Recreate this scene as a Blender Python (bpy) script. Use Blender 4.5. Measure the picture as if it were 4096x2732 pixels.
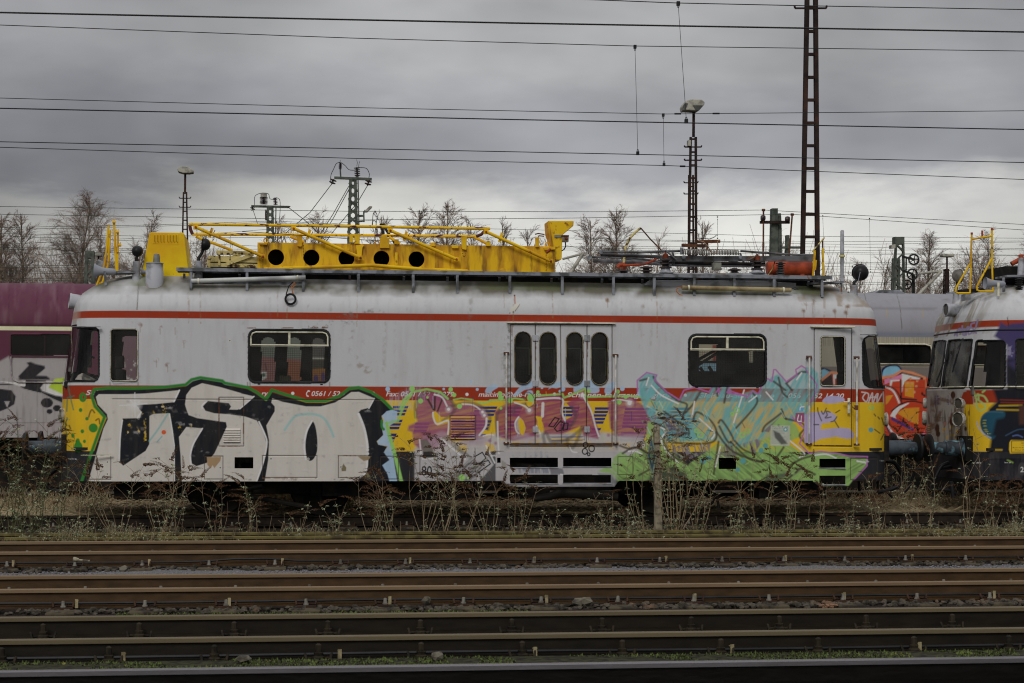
import bpy, math, random
import numpy as np
from mathutils import Vector, Matrix
for o in list(bpy.data.objects): bpy.data.objects.remove(o)
sc = bpy.context.scene
COL = sc.collection
R = math.radians
# ---------------------------------------------------------------- camera
F, CX, CY, HC = 7300.0, 2048.0, 1646.0, 1.62      # focal length and principal point in photo pixels, eye height above the rails
YAW, ROLL = 7.1, 0.0034
_f = Vector((math.sin(R(YAW)), math.cos(R(YAW)), 0)); _r0 = Vector((math.cos(R(YAW)), -math.sin(R(YAW)), 0)); _u0 = Vector((0, 0, 1))
_r = _r0*math.cos(ROLL) + _u0*math.sin(ROLL); _u = -_r0*math.sin(ROLL) + _u0*math.cos(ROLL)
cam_d = bpy.data.cameras.new('camera'); cam = bpy.data.objects.new('camera', cam_d); COL.objects.link(cam)
M = Matrix.Identity(4)
for i in range(3):
    M[i][0], M[i][1], M[i][2] = _r[i], _u[i], -_f[i]
M[0][3], M[1][3], M[2][3] = 0, 0, HC
cam.matrix_world = M
cam_d.sensor_width = 36; cam_d.lens = F/4096*36
cam_d.shift_x = 0; cam_d.shift_y = (CY-1366)/4096
cam_d.clip_start = 0.5; cam_d.clip_end = 3000
cam_d.dof.use_dof = True; cam_d.dof.focus_distance = 28.3; cam_d.dof.aperture_fstop = 7.5
sc.camera = cam
# ---------------------------------------------------------------- world, sun, exposure
w = bpy.data.worlds.new('World'); sc.world = w; w.use_nodes = True
nt = w.node_tree; N = nt.nodes; L = nt.links; N.clear()
def nd(t, **k):
    n = N.new(t)
    for a, b in k.items(): setattr(n, a, b)
    return n
SUN_EL, SUN_ROT = 38, 200
tc = nd('ShaderNodeTexCoord')
sky = nd('ShaderNodeTexSky', sky_type='NISHITA', sun_disc=False, sun_elevation=R(SUN_EL), sun_rotation=R(SUN_ROT), air_density=1.0, dust_density=4.0)
sep = nd('ShaderNodeSeparateXYZ'); L.new(tc.outputs['Generated'], sep.inputs[0])
mp = nd('ShaderNodeMapping'); mp.inputs['Scale'].default_value = (3.2, 3.2, 10.5); mp.inputs['Location'].default_value = (1.3, 0.4, 2.1); L.new(tc.outputs['Generated'], mp.inputs[0])
n1 = nd('ShaderNodeTexNoise'); n1.inputs['Scale'].default_value = 1.0; n1.inputs['Detail'].default_value = 7; n1.inputs['Roughness'].default_value = .52; n1.inputs['Distortion'].default_value = .5; L.new(mp.outputs[0], n1.inputs['Vector'])
mp2 = nd('ShaderNodeMapping'); mp2.inputs['Scale'].default_value = (9, 9, 26); mp2.inputs['Location'].default_value = (5.3, 2.4, 0.1); L.new(tc.outputs['Generated'], mp2.inputs[0])
n2 = nd('ShaderNodeTexNoise'); n2.inputs['Scale'].default_value = 1.0; n2.inputs['Detail'].default_value = 6; n2.inputs['Roughness'].default_value = .55; L.new(mp2.outputs[0], n2.inputs['Vector'])
def math_(op, a, b, clamp=False):
    m = nd('ShaderNodeMath', operation=op, use_clamp=clamp)
    for i, v in enumerate((a, b)):
        if isinstance(v, (int, float)): m.inputs[i].default_value = v
        else: L.new(v, m.inputs[i])
    return m.outputs[0]
a1 = math_('MULTIPLY', math_('SUBTRACT', n1.outputs[0], .5), .16)
a2 = math_('MULTIPLY', math_('SUBTRACT', n2.outputs[0], .5), .085)
hh = math_('ADD', math_('ADD', sep.outputs[2], a1), a2)
ramp = nd('ShaderNodeValToRGB'); L.new(hh, ramp.inputs[0]); cr = ramp.color_ramp
stops = [(0.0, (.50,.49,.46)), (.075, (.64,.635,.60)), (.100, (.56,.555,.535)), (.122, (.31,.315,.335)), (.155, (.30,.305,.325)), (.19, (.38,.38,.385)), (.27, (.36,.36,.365)), (.45, (.48,.48,.49)), (1.0, (.80,.80,.81))]
cr.elements[0].position = stops[0][0]; cr.elements[0].color = (*stops[0][1], 1)
cr.elements[1].position = stops[-1][0]; cr.elements[1].color = (*stops[-1][1], 1)
for p, c in stops[1:-1]:
    e = cr.elements.new(p); e.color = (*c, 1)
# soft darker cloud patches
mp3 = nd('ShaderNodeMapping'); mp3.inputs['Scale'].default_value = (5, 5, 12); mp3.inputs['Location'].default_value = (0.7, 8.4, 3.1); L.new(tc.outputs['Generated'], mp3.inputs[0])
n3 = nd('ShaderNodeTexNoise'); n3.inputs['Scale'].default_value = 1.0; n3.inputs['Detail'].default_value = 4; L.new(mp3.outputs[0], n3.inputs['Vector'])
pm_ = math_('ADD', math_('MULTIPLY', n3.outputs[0], 1.75), .14)
mixp = nd('ShaderNodeMix', data_type='RGBA', blend_type='MULTIPLY'); mixp.inputs[0].default_value = 1
xr = nd('ShaderNodeMapRange'); xr.inputs[1].default_value = -.5; xr.inputs[2].default_value = .7; L.new(sep.outputs[0], xr.inputs[0])
xramp = nd('ShaderNodeValToRGB'); L.new(xr.outputs[0], xramp.inputs[0]); xe = xramp.color_ramp
xe.elements[0].position = .22; xe.elements[0].color = (.70,.70,.72,1); xe.elements[1].position = .80; xe.elements[1].color = (.72,.72,.74,1)
for p_, v_ in ((.45, 1.0), (.62, 1.06)): e_ = xe.elements.new(p_); e_.color = (v_, v_, v_, 1)
pm2 = math_('MULTIPLY', pm_, 1.0); mxx = nd('ShaderNodeMix', data_type='RGBA', blend_type='MULTIPLY'); mxx.inputs[0].default_value = 1; L.new(xramp.outputs[0], mxx.inputs[6]); L.new(pm2, mxx.inputs[7])
L.new(ramp.outputs[0], mixp.inputs[6]); L.new(mxx.outputs[2], mixp.inputs[7])
sc10 = nd('ShaderNodeVectorMath', operation='SCALE'); sc10.inputs['Scale'].default_value = 10.0; L.new(mixp.outputs[2], sc10.inputs[0])
mixs = nd('ShaderNodeMix', data_type='RGBA'); mixs.inputs[0].default_value = .96; L.new(sky.outputs[0], mixs.inputs[6]); L.new(sc10.outputs[0], mixs.inputs[7])
bg = nd('ShaderNodeBackground'); bg.inputs['Strength'].default_value = .1; L.new(mixs.outputs[2], bg.inputs[0])
wo = nd('ShaderNodeOutputWorld'); L.new(bg.outputs[0], wo.inputs[0])
sd = bpy.data.lights.new('sun', 'SUN'); sd.energy = 1.0; sd.angle = R(20); sd.color = (1, .96, .90)
sun = bpy.data.objects.new('sun', sd); COL.objects.link(sun)
_az = R(SUN_ROT)
_sd = Vector((math.sin(_az)*math.cos(R(SUN_EL)), math.cos(_az)*math.cos(R(SUN_EL)), math.sin(R(SUN_EL))))
sun.rotation_euler = _sd.to_track_quat('Z', 'Y').to_euler()
sc.view_settings.view_transform = 'Standard'; sc.view_settings.look = 'None'; sc.view_settings.exposure = 0; sc.view_settings.gamma = 1
sc.render.engine = 'CYCLES'; sc.cycles.filter_width = 1.1; sc.cycles.max_bounces = 6; sc.cycles.transparent_max_bounces = 12
# ---------------------------------------------------------------- helpers
def U(px, py, Y):
    "photo pixel -> point of the vertical plane y = Y"
    d = _f + _r*((px-CX)/F) + _u*((CY-py)/F)
    return Vector((0, 0, HC)) + d*(Y/d.y)
def proj(V):
    V = np.asarray(V, float) - np.array([0, 0, HC])
    d = V@np.array(_f); d = np.where(np.abs(d) < 1e-6, 1e-6, d)
    return CX + F*(V@np.array(_r))/d, CY - F*(V@np.array(_u))/d
def S(r, g, b, k=1.55):
    "albedo from the colour a thing shows in the overcast light"
    def l(c):
        c /= 255; return c/12.92 if c < .04045 else ((c+.055)/1.055)**2.4
    return tuple(min(.88, l(c)*k) for c in (r, g, b))
MATS = {}
def pm(name, c1, c2=None, scale=4, rough=.6, metal=0, bump=0, lo=.45, hi=.6, detail=5, c3=None, s3=1.2, lo3=.5, hi3=.7, stretch=(1,1,1), spec=.22):
    if name in MATS: return MATS[name]
    m = bpy.data.materials.new(name); m.use_nodes = True; t = m.node_tree; b = t.nodes['Principled BSDF']; MATS[name] = m
    b.inputs['Roughness'].default_value = rough; b.inputs['Metallic'].default_value = metal; b.inputs['Specular IOR Level'].default_value = spec
    if c2 is None: c2 = tuple(x*.75 for x in c1)
    g = t.nodes.new('ShaderNodeNewGeometry')
    mp = t.nodes.new('ShaderNodeMapping'); mp.inputs['Scale'].default_value = stretch; t.links.new(g.outputs['Position'], mp.inputs[0])
    def nz(s, lo, hi, det):
        n = t.nodes.new('ShaderNodeTexNoise'); n.inputs['Scale'].default_value = s; n.inputs['Detail'].default_value = det; t.links.new(mp.outputs[0], n.inputs['Vector'])
        r = t.nodes.new('ShaderNodeMapRange'); r.inputs[1].default_value = lo; r.inputs[2].default_value = hi; t.links.new(n.outputs[0], r.inputs[0])
        return n, r
    n, r = nz(scale, lo, hi, detail)
    mx = t.nodes.new('ShaderNodeMix'); mx.data_type = 'RGBA'; mx.inputs[6].default_value = (*c1, 1); mx.inputs[7].default_value = (*c2, 1); t.links.new(r.outputs[0], mx.inputs[0])
    out = mx.outputs[2]
    if c3:
        n_, r_ = nz(s3, lo3, hi3, 6)
        m2 = t.nodes.new('ShaderNodeMix'); m2.data_type = 'RGBA'; t.links.new(out, m2.inputs[6]); m2.inputs[7].default_value = (*c3, 1); t.links.new(r_.outputs[0], m2.inputs[0]); out = m2.outputs[2]
    t.links.new(out, b.inputs['Base Color'])
    if bump:
        bp = t.nodes.new('ShaderNodeBump'); bp.inputs['Strength'].default_value = bump; bp.inputs['Distance'].default_value = .02; t.links.new(n.outputs[0], bp.inputs['Height']); t.links.new(bp.outputs[0], b.inputs['Normal'])
    return m
ORG = {}
def thing(name, label, cat, loc=(0, 0, 0), group=None, kind=None):
    o = bpy.data.objects.new(name, None); COL.objects.link(o); o.location = loc; o.empty_display_size = .2
    if label: o['label'] = label
    if cat: o['category'] = cat
    if group: o['group'] = group
    if kind: o['kind'] = kind
    ORG[o.name] = Vector(loc); return o
def tag(o, label=None, cat=None, group=None, kind=None):
    for k, v in (('label', label), ('category', cat), ('group', group), ('kind', kind)):
        if v: o[k] = v
    return o
def dup(root, loc, label=None, group=None, rz=None, s=None):
    def cp(o, par):
        c = o.copy(); COL.objects.link(c)
        if par: c.parent = par
        for ch in kids.get(o.name, []): cp(ch, c)
        return c
    kids = {}
    def walk(o):
        kids[o.name] = list(o.children)
        for c in o.children: walk(c)
    walk(root)
    r = cp(root, None); r.location = loc; ORG[r.name] = Vector(loc)
    if label: r['label'] = label
    if group: r['group'] = group
    if rz is not None: r.rotation_euler = (0, 0, rz)
    if s is not None: r.scale = s
    return r
class MB:
    def __init__(s): s.v = []; s.f = []
    def add(s, vs, fs):
        k = len(s.v); s.v += [tuple(v) for v in vs]; s.f += [tuple(i+k for i in f) for f in fs]; return s
    def box(s, x0, x1, y0, y1, z0, z1):
        return s.add([(x0,y0,z0),(x1,y0,z0),(x1,y1,z0),(x0,y1,z0),(x0,y0,z1),(x1,y0,z1),(x1,y1,z1),(x0,y1,z1)], [(0,3,2,1),(4,5,6,7),(0,1,5,4),(1,2,6,5),(2,3,7,6),(3,0,4,7)])
    def pbox(s, px0, py0, px1, py1, Y, d):
        "box whose front face spans the given photo rectangle on plane Y, d metres deep"
        a = U(px0, py0, Y); b = U(px1, py1, Y)
        return s.box(min(a.x, b.x), max(a.x, b.x), Y, Y+d, min(a.z, b.z), max(a.z, b.z))
    def bar(s, a, b, wdt, h=None, up=(0, 0, 1)):
        "rectangular bar from a to b"
        a = Vector(a); b = Vector(b); h = h or wdt; t = (b-a).normalized(); u = Vector(up)
        if abs(t.dot(u)) > .98: u = Vector((0, 1, 0))
        x = t.cross(u).normalized(); y = x.cross(t); x *= wdt/2; y *= h/2
        return s.add([a-x-y, a+x-y, a+x+y, a-x+y, b-x-y, b+x-y, b+x+y, b-x+y], [(0,1,2,3),(7,6,5,4),(0,4,5,1),(1,5,6,2),(2,6,7,3),(3,7,4,0)])
    def tube(s, pts, r, n=8, caps=True):
        pts = [Vector(p) for p in pts]; rs = r if isinstance(r, (list, tuple)) else [r]*len(pts)
        k = len(s.v); prev = None
        for i, p in enumerate(pts):
            t = (pts[min(i+1, len(pts)-1)]-pts[max(i-1, 0)])
            t = t.normalized() if t.length > 1e-9 else Vector((0, 0, 1))
            if prev is None:
                u = Vector((0, 0, 1)) if abs(t.z) < .9 else Vector((0, 1, 0))
            else: u = prev
            x = t.cross(u).normalized(); y = x.cross(t).normalized(); prev = y
            for j in range(n):
                a = 2*math.pi*j/n
                s.v.append(tuple(p + (x*math.cos(a)+y*math.sin(a))*rs[i]))
        for i in range(len(pts)-1):
            for j in range(n):
                s.f.append((k+i*n+j, k+i*n+(j+1) % n, k+(i+1)*n+(j+1) % n, k+(i+1)*n+j))
        if caps:
            s.f.append(tuple(k+j for j in range(n))[::-1]); s.f.append(tuple(k+(len(pts)-1)*n+j for j in range(n)))
        return s
    def ptube(s, pp, Y, r, n=8):
        return s.tube([U(p[0], p[1], p[2] if len(p) > 2 else Y) for p in pp], r, n)
    def lathe(s, c, axis, prof, n=20):
        "prof: (distance along axis, radius)"
        c = Vector(c); ax = Vector(axis).normalized(); u = Vector((0, 0, 1)) if abs(ax.z) < .9 else Vector((0, 1, 0))
        x = ax.cross(u).normalized(); y = x.cross(ax); k = len(s.v)
        for d, r in prof:
            for j in range(n):
                a = 2*math.pi*j/n; s.v.append(tuple(c+ax*d+(x*math.cos(a)+y*math.sin(a))*max(r, 1e-4)))
        for i in range(len(prof)-1):
            for j in range(n): s.f.append((k+i*n+j, k+i*n+(j+1) % n, k+(i+1)*n+(j+1) % n, k+(i+1)*n+j))
        s.f.append(tuple(k+j for j in range(n))[::-1]); s.f.append(tuple(k+(len(prof)-1)*n+j for j in range(n)))
        return s
    def prism(s, pp, Y, d):
        "photo outline on plane Y, d metres thick"
        a = [U(p[0], p[1], Y) for p in pp]; b = [Vector((q.x, q.y+d, q.z)) for q in a]; n = len(a)
        return s.add(a+b, [tuple(range(n)), tuple(range(2*n-1, n-1, -1))]+[(i, i+n, (i+1) % n+n, (i+1) % n) for i in range(n)])
    def build(s, name, mt, parent=None, smooth=False, bevel=0):
        org = Vector((0, 0, 0)); p = parent
        while p is not None: org += ORG.get(p.name, Vector((0, 0, 0))); p = p.parent
        me = bpy.data.meshes.new(name); me.from_pydata([(v[0]-org.x, v[1]-org.y, v[2]-org.z) for v in s.v], [], s.f)
        me.materials.append(mt)
        if smooth: me.polygons.foreach_set('use_smooth', [True]*len(me.polygons))
        me.update()
        if smooth: me.set_sharp_from_angle(angle=R(42))
        o = bpy.data.objects.new(name, me); COL.objects.link(o)
        if parent: o.parent = parent
        if bevel:
            bv = o.modifiers.new('b', 'BEVEL'); bv.width = bevel; bv.segments = 2; bv.limit_method = 'ANGLE'
        return o
def rr(x0, y0, x1, y1, r, n=6):
    "rounded rectangle outline"
    r = min(r, abs(x1-x0)/2-.01, abs(y1-y0)/2-.01); P = []
    for cx, cy, a0 in ((x1-r, y0+r, -90), (x1-r, y1-r, 0), (x0+r, y1-r, 90), (x0+r, y0+r, 180)):
        for i in range(n+1):
            a = R(a0+90*i/n); P.append((cx+r*math.cos(a), cy+r*math.sin(a)))
    return P
def spl(P, closed=False, k=6):
    "Catmull-Rom through the points"
    P = [np.array(p, float) for p in P]; n = len(P); out = []
    if n < 3: return [tuple(p) for p in P]
    for i in range(n if closed else n-1):
        p0, p1, p2, p3 = (P[(i-1) % n], P[i], P[(i+1) % n], P[(i+2) % n]) if closed else (P[max(i-1, 0)], P[i], P[i+1], P[min(i+2, n-1)])
        for j in range(k):
            t = j/k; out.append(tuple(.5*((2*p1)+(p2-p0)*t+(2*p0-5*p1+4*p2-p3)*t*t+(3*p1-p0-3*p2+p3)*t**3)))
    if not closed: out.append(tuple(P[-1]))
    return out
def vn(x, y, s, seed=0):
    "value noise"
    x = x/s+seed*17.3; y = y/s+seed*9.1; xi = np.floor(x).astype(np.int64); yi = np.floor(y).astype(np.int64); fx = x-xi; fy = y-yi
    fx = fx*fx*(3-2*fx); fy = fy*fy*(3-2*fy)
    def h(a, b):
        n = (a*374761393+b*668265263+seed*1442695) & 0x7fffffff; n = ((n ^ (n >> 13))*1274126177) & 0x7fffffff; return ((n ^ (n >> 16)) & 0xffff)/65535.
    return (h(xi, yi)*(1-fx)+h(xi+1, yi)*fx)*(1-fy)+(h(xi, yi+1)*(1-fx)+h(xi+1, yi+1)*fx)*fy
def fbm(x, y, s, seed=0, o=4):
    r = 0; a = .5; t = 0
    for i in range(o): r = r+a*vn(x, y, s/2**i, seed+i); t += a; a *= .55
    return r/t
def sdist(x, y, P, closed=True):
    "distance to outline and inside flag"
    P = np.array(P, float)[:, :2]; n = len(P); d = np.full(x.shape, 1e9); ins = np.zeros(x.shape, bool)
    for i in range(n if closed else n-1):
        ax, ay = P[i]; bx, by = P[(i+1) % n]; ex, ey = bx-ax, by-ay; l2 = ex*ex+ey*ey+1e-9
        t = np.clip(((x-ax)*ex+(y-ay)*ey)/l2, 0, 1); d = np.minimum(d, (x-ax-t*ex)**2+(y-ay-t*ey)**2)
        if closed and ay != by:
            c = ((ay > y) != (by > y)) & (x < (bx-ax)*(y-ay)/(by-ay)+ax); ins ^= c
    return np.sqrt(d), ins
class Paint:
    "paint layers laid on the points of a surface"
    def __init__(s, x, y, base): s.x = x; s.y = y; s.c = np.empty((len(x), 3)); s.c[:] = base
    def sel(s, P, m):
        P = np.array(P, float); return np.nonzero((s.x > P[:, 0].min()-m) & (s.x < P[:, 0].max()+m) & (s.y > P[:, 1].min()-m) & (s.y < P[:, 1].max()+m))[0]
    def put(s, k, a, col): s.c[k] = s.c[k]*(1-a[:, None])+np.array(col)*a[:, None]
    def mod(s, k, a, hatch, rag):
        if rag: a = a*np.clip((fbm(s.x[k], s.y[k], 14, 5)-.5+rag[0])*rag[1], 0, 1)
        if hatch:
            an, sp, lo = hatch; u = s.x[k]*math.cos(R(an))+s.y[k]*math.sin(R(an)); v = -s.x[k]*math.sin(R(an))+s.y[k]*math.cos(R(an))
            a = a*np.clip(lo+(1-lo)*(vn(u, v*7, sp*7, 3)*2.2-.6), 0, 1)
        return a
    def poly(s, P, col, soft=2.5, al=1, sm=False, hatch=None, rag=None):
        if sm: P = spl(P, True)
        k = s.sel(P, soft*2)
        if len(k) == 0: return
        d, i = sdist(s.x[k], s.y[k], P); d = np.where(i, d, -d)
        s.put(k, s.mod(k, np.clip(d/soft+.5, 0, 1)*al, hatch, rag), col)
    def stroke(s, P, wd, col, soft=2.5, al=1, sm=True, hatch=None, rag=None, taper=False):
        if sm and len(P) > 2: P = spl(P)
        k = s.sel(P, wd+soft*2)
        if len(k) == 0: return
        d, _ = sdist(s.x[k], s.y[k], P, False)
        s.put(k, s.mod(k, np.clip((wd/2-d)/soft+.5, 0, 1)*al, hatch, rag), col)
    def dot(s, cx, cy, r, col, soft=2.5, al=1, ry=None, rag=None):
        ry = ry or r; k = s.sel([(cx-r, cy-ry), (cx+r, cy+ry)], soft*2)
        if len(k) == 0: return
        d = r*(1-np.hypot((s.x[k]-cx)/r, (s.y[k]-cy)/ry)); s.put(k, s.mod(k, np.clip(d/soft+.5, 0, 1)*al, None, rag), col)
    def text(s, txt, x, y, h, col, wd=None, slant=.25, bold=.012, al=1, slope=0.0, rag=None):
        "x, y: left end of the base line; h: capital height"
        cu = bpy.data.curves.new('t', 'FONT'); cu.body = txt; cu.offset = bold; cu.resolution_u = 3
        ob = bpy.data.objects.new('t', cu); COL.objects.link(ob); bpy.context.view_layer.update()
        me = bpy.data.meshes.new_from_object(ob); me.calc_loop_triangles()
        V = np.empty(len(me.vertices)*3); me.vertices.foreach_get('co', V); V = V.reshape(-1, 3)
        T = np.empty(len(me.loop_triangles)*3, int); me.loop_triangles.foreach_get('vertices', T); T = T.reshape(-1, 3)
        bpy.data.objects.remove(ob); bpy.data.curves.remove(cu); bpy.data.meshes.remove(me)
        if len(T) == 0: return
        sy = h/.70; vx = (V[:, 0]+V[:, 1]*slant); vx = vx-vx.min(); sx = (wd/vx.max()) if wd else sy
        X = x+vx*sx; Y = y-V[:, 1]*sy+(X-x-vx*0)*slope
        k = s.sel(np.c_[X, Y], 3); cov = np.zeros(len(k)); px, py = s.x[k], s.y[k]
        for ox, oy in ((-.6, -.6), (.6, -.6), (-.6, .6), (.6, .6)):
            ins = np.zeros(len(k), bool); qx = px+ox; qy = py+oy
            for a, b, c in T:
                ax, ay, bx, by, cx_, cy_ = X[a], Y[a], X[b], Y[b], X[c], Y[c]
                m = np.nonzero((qx >= min(ax, bx, cx_)) & (qx <= max(ax, bx, cx_)) & (qy >= min(ay, by, cy_)) & (qy <= max(ay, by, cy_)))[0]
                if len(m) == 0: continue
                x_, y_ = qx[m], qy[m]
                d1 = (x_-bx)*(ay-by)-(ax-bx)*(y_-by); d2 = (x_-cx_)*(by-cy_)-(bx-cx_)*(y_-cy_); d3 = (x_-ax)*(cy_-ay)-(cx_-ax)*(y_-ay)
                ins[m] |= ~(((d1 < 0) | (d2 < 0) | (d3 < 0)) & ((d1 > 0) | (d2 > 0) | (d3 > 0)))
            cov += ins*.25
        s.put(k, s.mod(k, cov*al, None, rag), col)
# ---------------------------------------------------------------- railcar shell
Y0, YC, HW = 27.87, 29.37, 1.5          # near side plane, centre line, half width
RT, RH = 3.13, .65                       # where the roof curve starts, its height
ENDC = [(0, 0), (.03, .5), (.09, .85), (.20, 1.15), (.40, 1.34), (.80, 1.45), (1.25, 1.5)]
def endx(z):
    return float(np.interp(z, [0, 2.0, 2.93, 3.13, 3.24, 3.42, 3.53, 3.64, 3.73, 3.78], [0, 0, .13, .16, .185, .29, .44, .68, .95, 1.35]))
def shell(X0, Ln, z0, du, dz, xa=None, xb=None, duf=.05):
    "closed railcar shell as a grid: V[ring, column], near side fine between xa and xb"
    e = spl(ENDC, k=40); e = [(p[0], p[1]) for p in e]
    s = [0]
    for i in range(1, len(e)): s.append(s[-1]+math.hypot(e[i][0]-e[i-1][0], e[i][1]-e[i-1][1]))
    def res(step):
        q = np.arange(0, s[-1], step); return np.c_[np.interp(q, s, [p[0] for p in e]), np.interp(q, s, [p[1] for p in e])]
    fl = res(du if (xa is None or xa <= 1.3) else .04); fr = res(du if (xb is None or xb >= Ln-1.3) else .04); cf = res(duf)
    def mid(a, b, fine):
        xs = [a]
        while xs[-1] < b-1e-6:
            x = xs[-1]; st = du if (fine and (xa is None or (x >= xa and x < xb))) else duf
            xs.append(min(b, x+st))
        return xs[:-1]
    P = [(p[0], -p[1]) for p in fl]+[(x, -1.5) for x in mid(1.25, Ln-1.25, True)]+[(Ln-p[0], -p[1]) for p in fr[::-1]]
    near = len(P)
    P += [(Ln-p[0], p[1]) for p in cf[1:]]+[(x, 1.5) for x in mid(1.25, Ln-1.25, False)[::-1]]+[(p[0], p[1]) for p in cf[::-1][:-1]]
    P = np.array(P); zs = list(np.arange(z0, RT, dz))
    rings = [(z, 1., endx(z)) for z in zs]
    th = np.linspace(0, math.pi/2, 46)
    for t in th: z = RT+RH*math.sin(t); rings.append((z, max(math.cos(t), .002)**.86, endx(z)))
    V = np.empty((len(rings), len(P), 3)); xc = Ln/2
    for i, (z, ky, e_) in enumerate(rings):
        V[i, :, 0] = X0+xc+(P[:, 0]-xc)*(1-e_/xc); V[i, :, 1] = YC+P[:, 1]*ky*HW/1.5; V[i, :, 2] = z
    return V, near
def colour_mat(name, rough=.5, inner=(.02, .02, .02), dirt=.26, bump=.15, grime=(.16, .13, .09)):
    m = bpy.data.materials.new(name); m.use_nodes = True; t = m.node_tree; b = t.nodes['Principled BSDF']; b.inputs['Roughness'].default_value = rough; b.inputs['Specular IOR Level'].default_value = .12
    at = t.nodes.new('ShaderNodeAttribute'); at.attribute_name = 'Col'
    g = t.nodes.new('ShaderNodeNewGeometry')
    def noise(sc_, det, lo, hi, st=(1, 1, 1)):
        mp = t.nodes.new('ShaderNodeMapping'); mp.inputs['Scale'].default_value = st; t.links.new(g.outputs['Position'], mp.inputs[0])
        n = t.nodes.new('ShaderNodeTexNoise'); n.inputs['Scale'].default_value = sc_; n.inputs['Detail'].default_value = det; n.inputs['Roughness'].default_value = .6; t.links.new(mp.outputs[0], n.inputs['Vector'])
        r = t.nodes.new('ShaderNodeMapRange'); r.inputs[1].default_value = lo; r.inputs[2].default_value = hi; t.links.new(n.outputs[0], r.inputs[0]); return n, r
    n1, r1 = noise(.9, 8, .3, .75, (1, 1, .6)); n2, r2 = noise(3, 8, .48, .82, (2.2, 2.2, .35)); n3, r3 = noise(30, 4, .3, .7)
    def mix(a, colr, f, bl='MIX'):
        mx = t.nodes.new('ShaderNodeMix'); mx.data_type = 'RGBA'; mx.blend_type = bl; t.links.new(a, mx.inputs[6]); mx.inputs[7].default_value = (*colr, 1)
        mm = t.nodes.new('ShaderNodeMath'); mm.operation = 'MULTIPLY'; t.links.new(f[0], mm.inputs[0]); mm.inputs[1].default_value = f[1]; t.links.new(mm.outputs[0], mx.inputs[0]); return mx.outputs[2]
    c = mix(at.outputs['Color'], (.72, .70, .66), (r1.outputs[0], dirt), 'MULTIPLY')
    c = mix(c, grime, (r2.outputs[0], dirt*.8))
    c = mix(c, (.86, .86, .86), (r3.outputs[0], dirt*.6), 'MULTIPLY')
    bf = t.nodes.new('ShaderNodeMix'); bf.data_type = 'RGBA'; t.links.new(g.outputs['Backfacing'], bf.inputs[0]); t.links.new(c, bf.inputs[6]); bf.inputs[7].default_value = (*inner, 1)
    t.links.new(bf.outputs[2], b.inputs['Base Color'])
    bp = t.nodes.new('ShaderNodeBump'); bp.inputs['Strength'].default_value = bump; bp.inputs['Distance'].default_value = .01; t.links.new(n3.outputs[0], bp.inputs['Height']); t.links.new(bp.outputs[0], b.inputs['Normal'])
    return m
def glass_mat(name, tint, rough=.03, refl=1.0, film=.06):
    m = bpy.data.materials.new(name); m.use_nodes = True; t = m.node_tree; t.nodes.clear(); MATS[name] = m
    o = t.nodes.new('ShaderNodeOutputMaterial'); tr = t.nodes.new('ShaderNodeBsdfTransparent'); tr.inputs[0].default_value = (*tint, 1)
    gl = t.nodes.new('ShaderNodeBsdfGlossy'); gl.inputs['Roughness'].default_value = rough; gl.inputs[0].default_value = (.9*refl,)*3+(1,)
    df = t.nodes.new('ShaderNodeBsdfDiffuse'); df.inputs[0].default_value = (.30, .30, .28, 1)
    fr = t.nodes.new('ShaderNodeFresnel'); fr.inputs['IOR'].default_value = 1.5
    g = t.nodes.new('ShaderNodeNewGeometry'); n = t.nodes.new('ShaderNodeTexNoise'); n.inputs['Scale'].default_value = 3; n.inputs['Detail'].default_value = 6; t.links.new(g.outputs['Position'], n.inputs['Vector'])
    mr = t.nodes.new('ShaderNodeMapRange'); mr.inputs[1].default_value = .35; mr.inputs[2].default_value = .8; mr.inputs[3].default_value = film*.4; mr.inputs[4].default_value = film*3; t.links.new(n.outputs[0], mr.inputs[0])
    a = t.nodes.new('ShaderNodeMixShader'); t.links.new(fr.outputs[0], a.inputs[0]); t.links.new(tr.outputs[0], a.inputs[1]); t.links.new(gl.outputs[0], a.inputs[2])
    b = t.nodes.new('ShaderNodeMixShader'); t.links.new(mr.outputs[0], b.inputs[0]); t.links.new(a.outputs[0], b.inputs[1]); t.links.new(df.outputs[0], b.inputs[2])
    t.links.new(b.outputs[0], o.inputs[0]); return m
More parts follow.
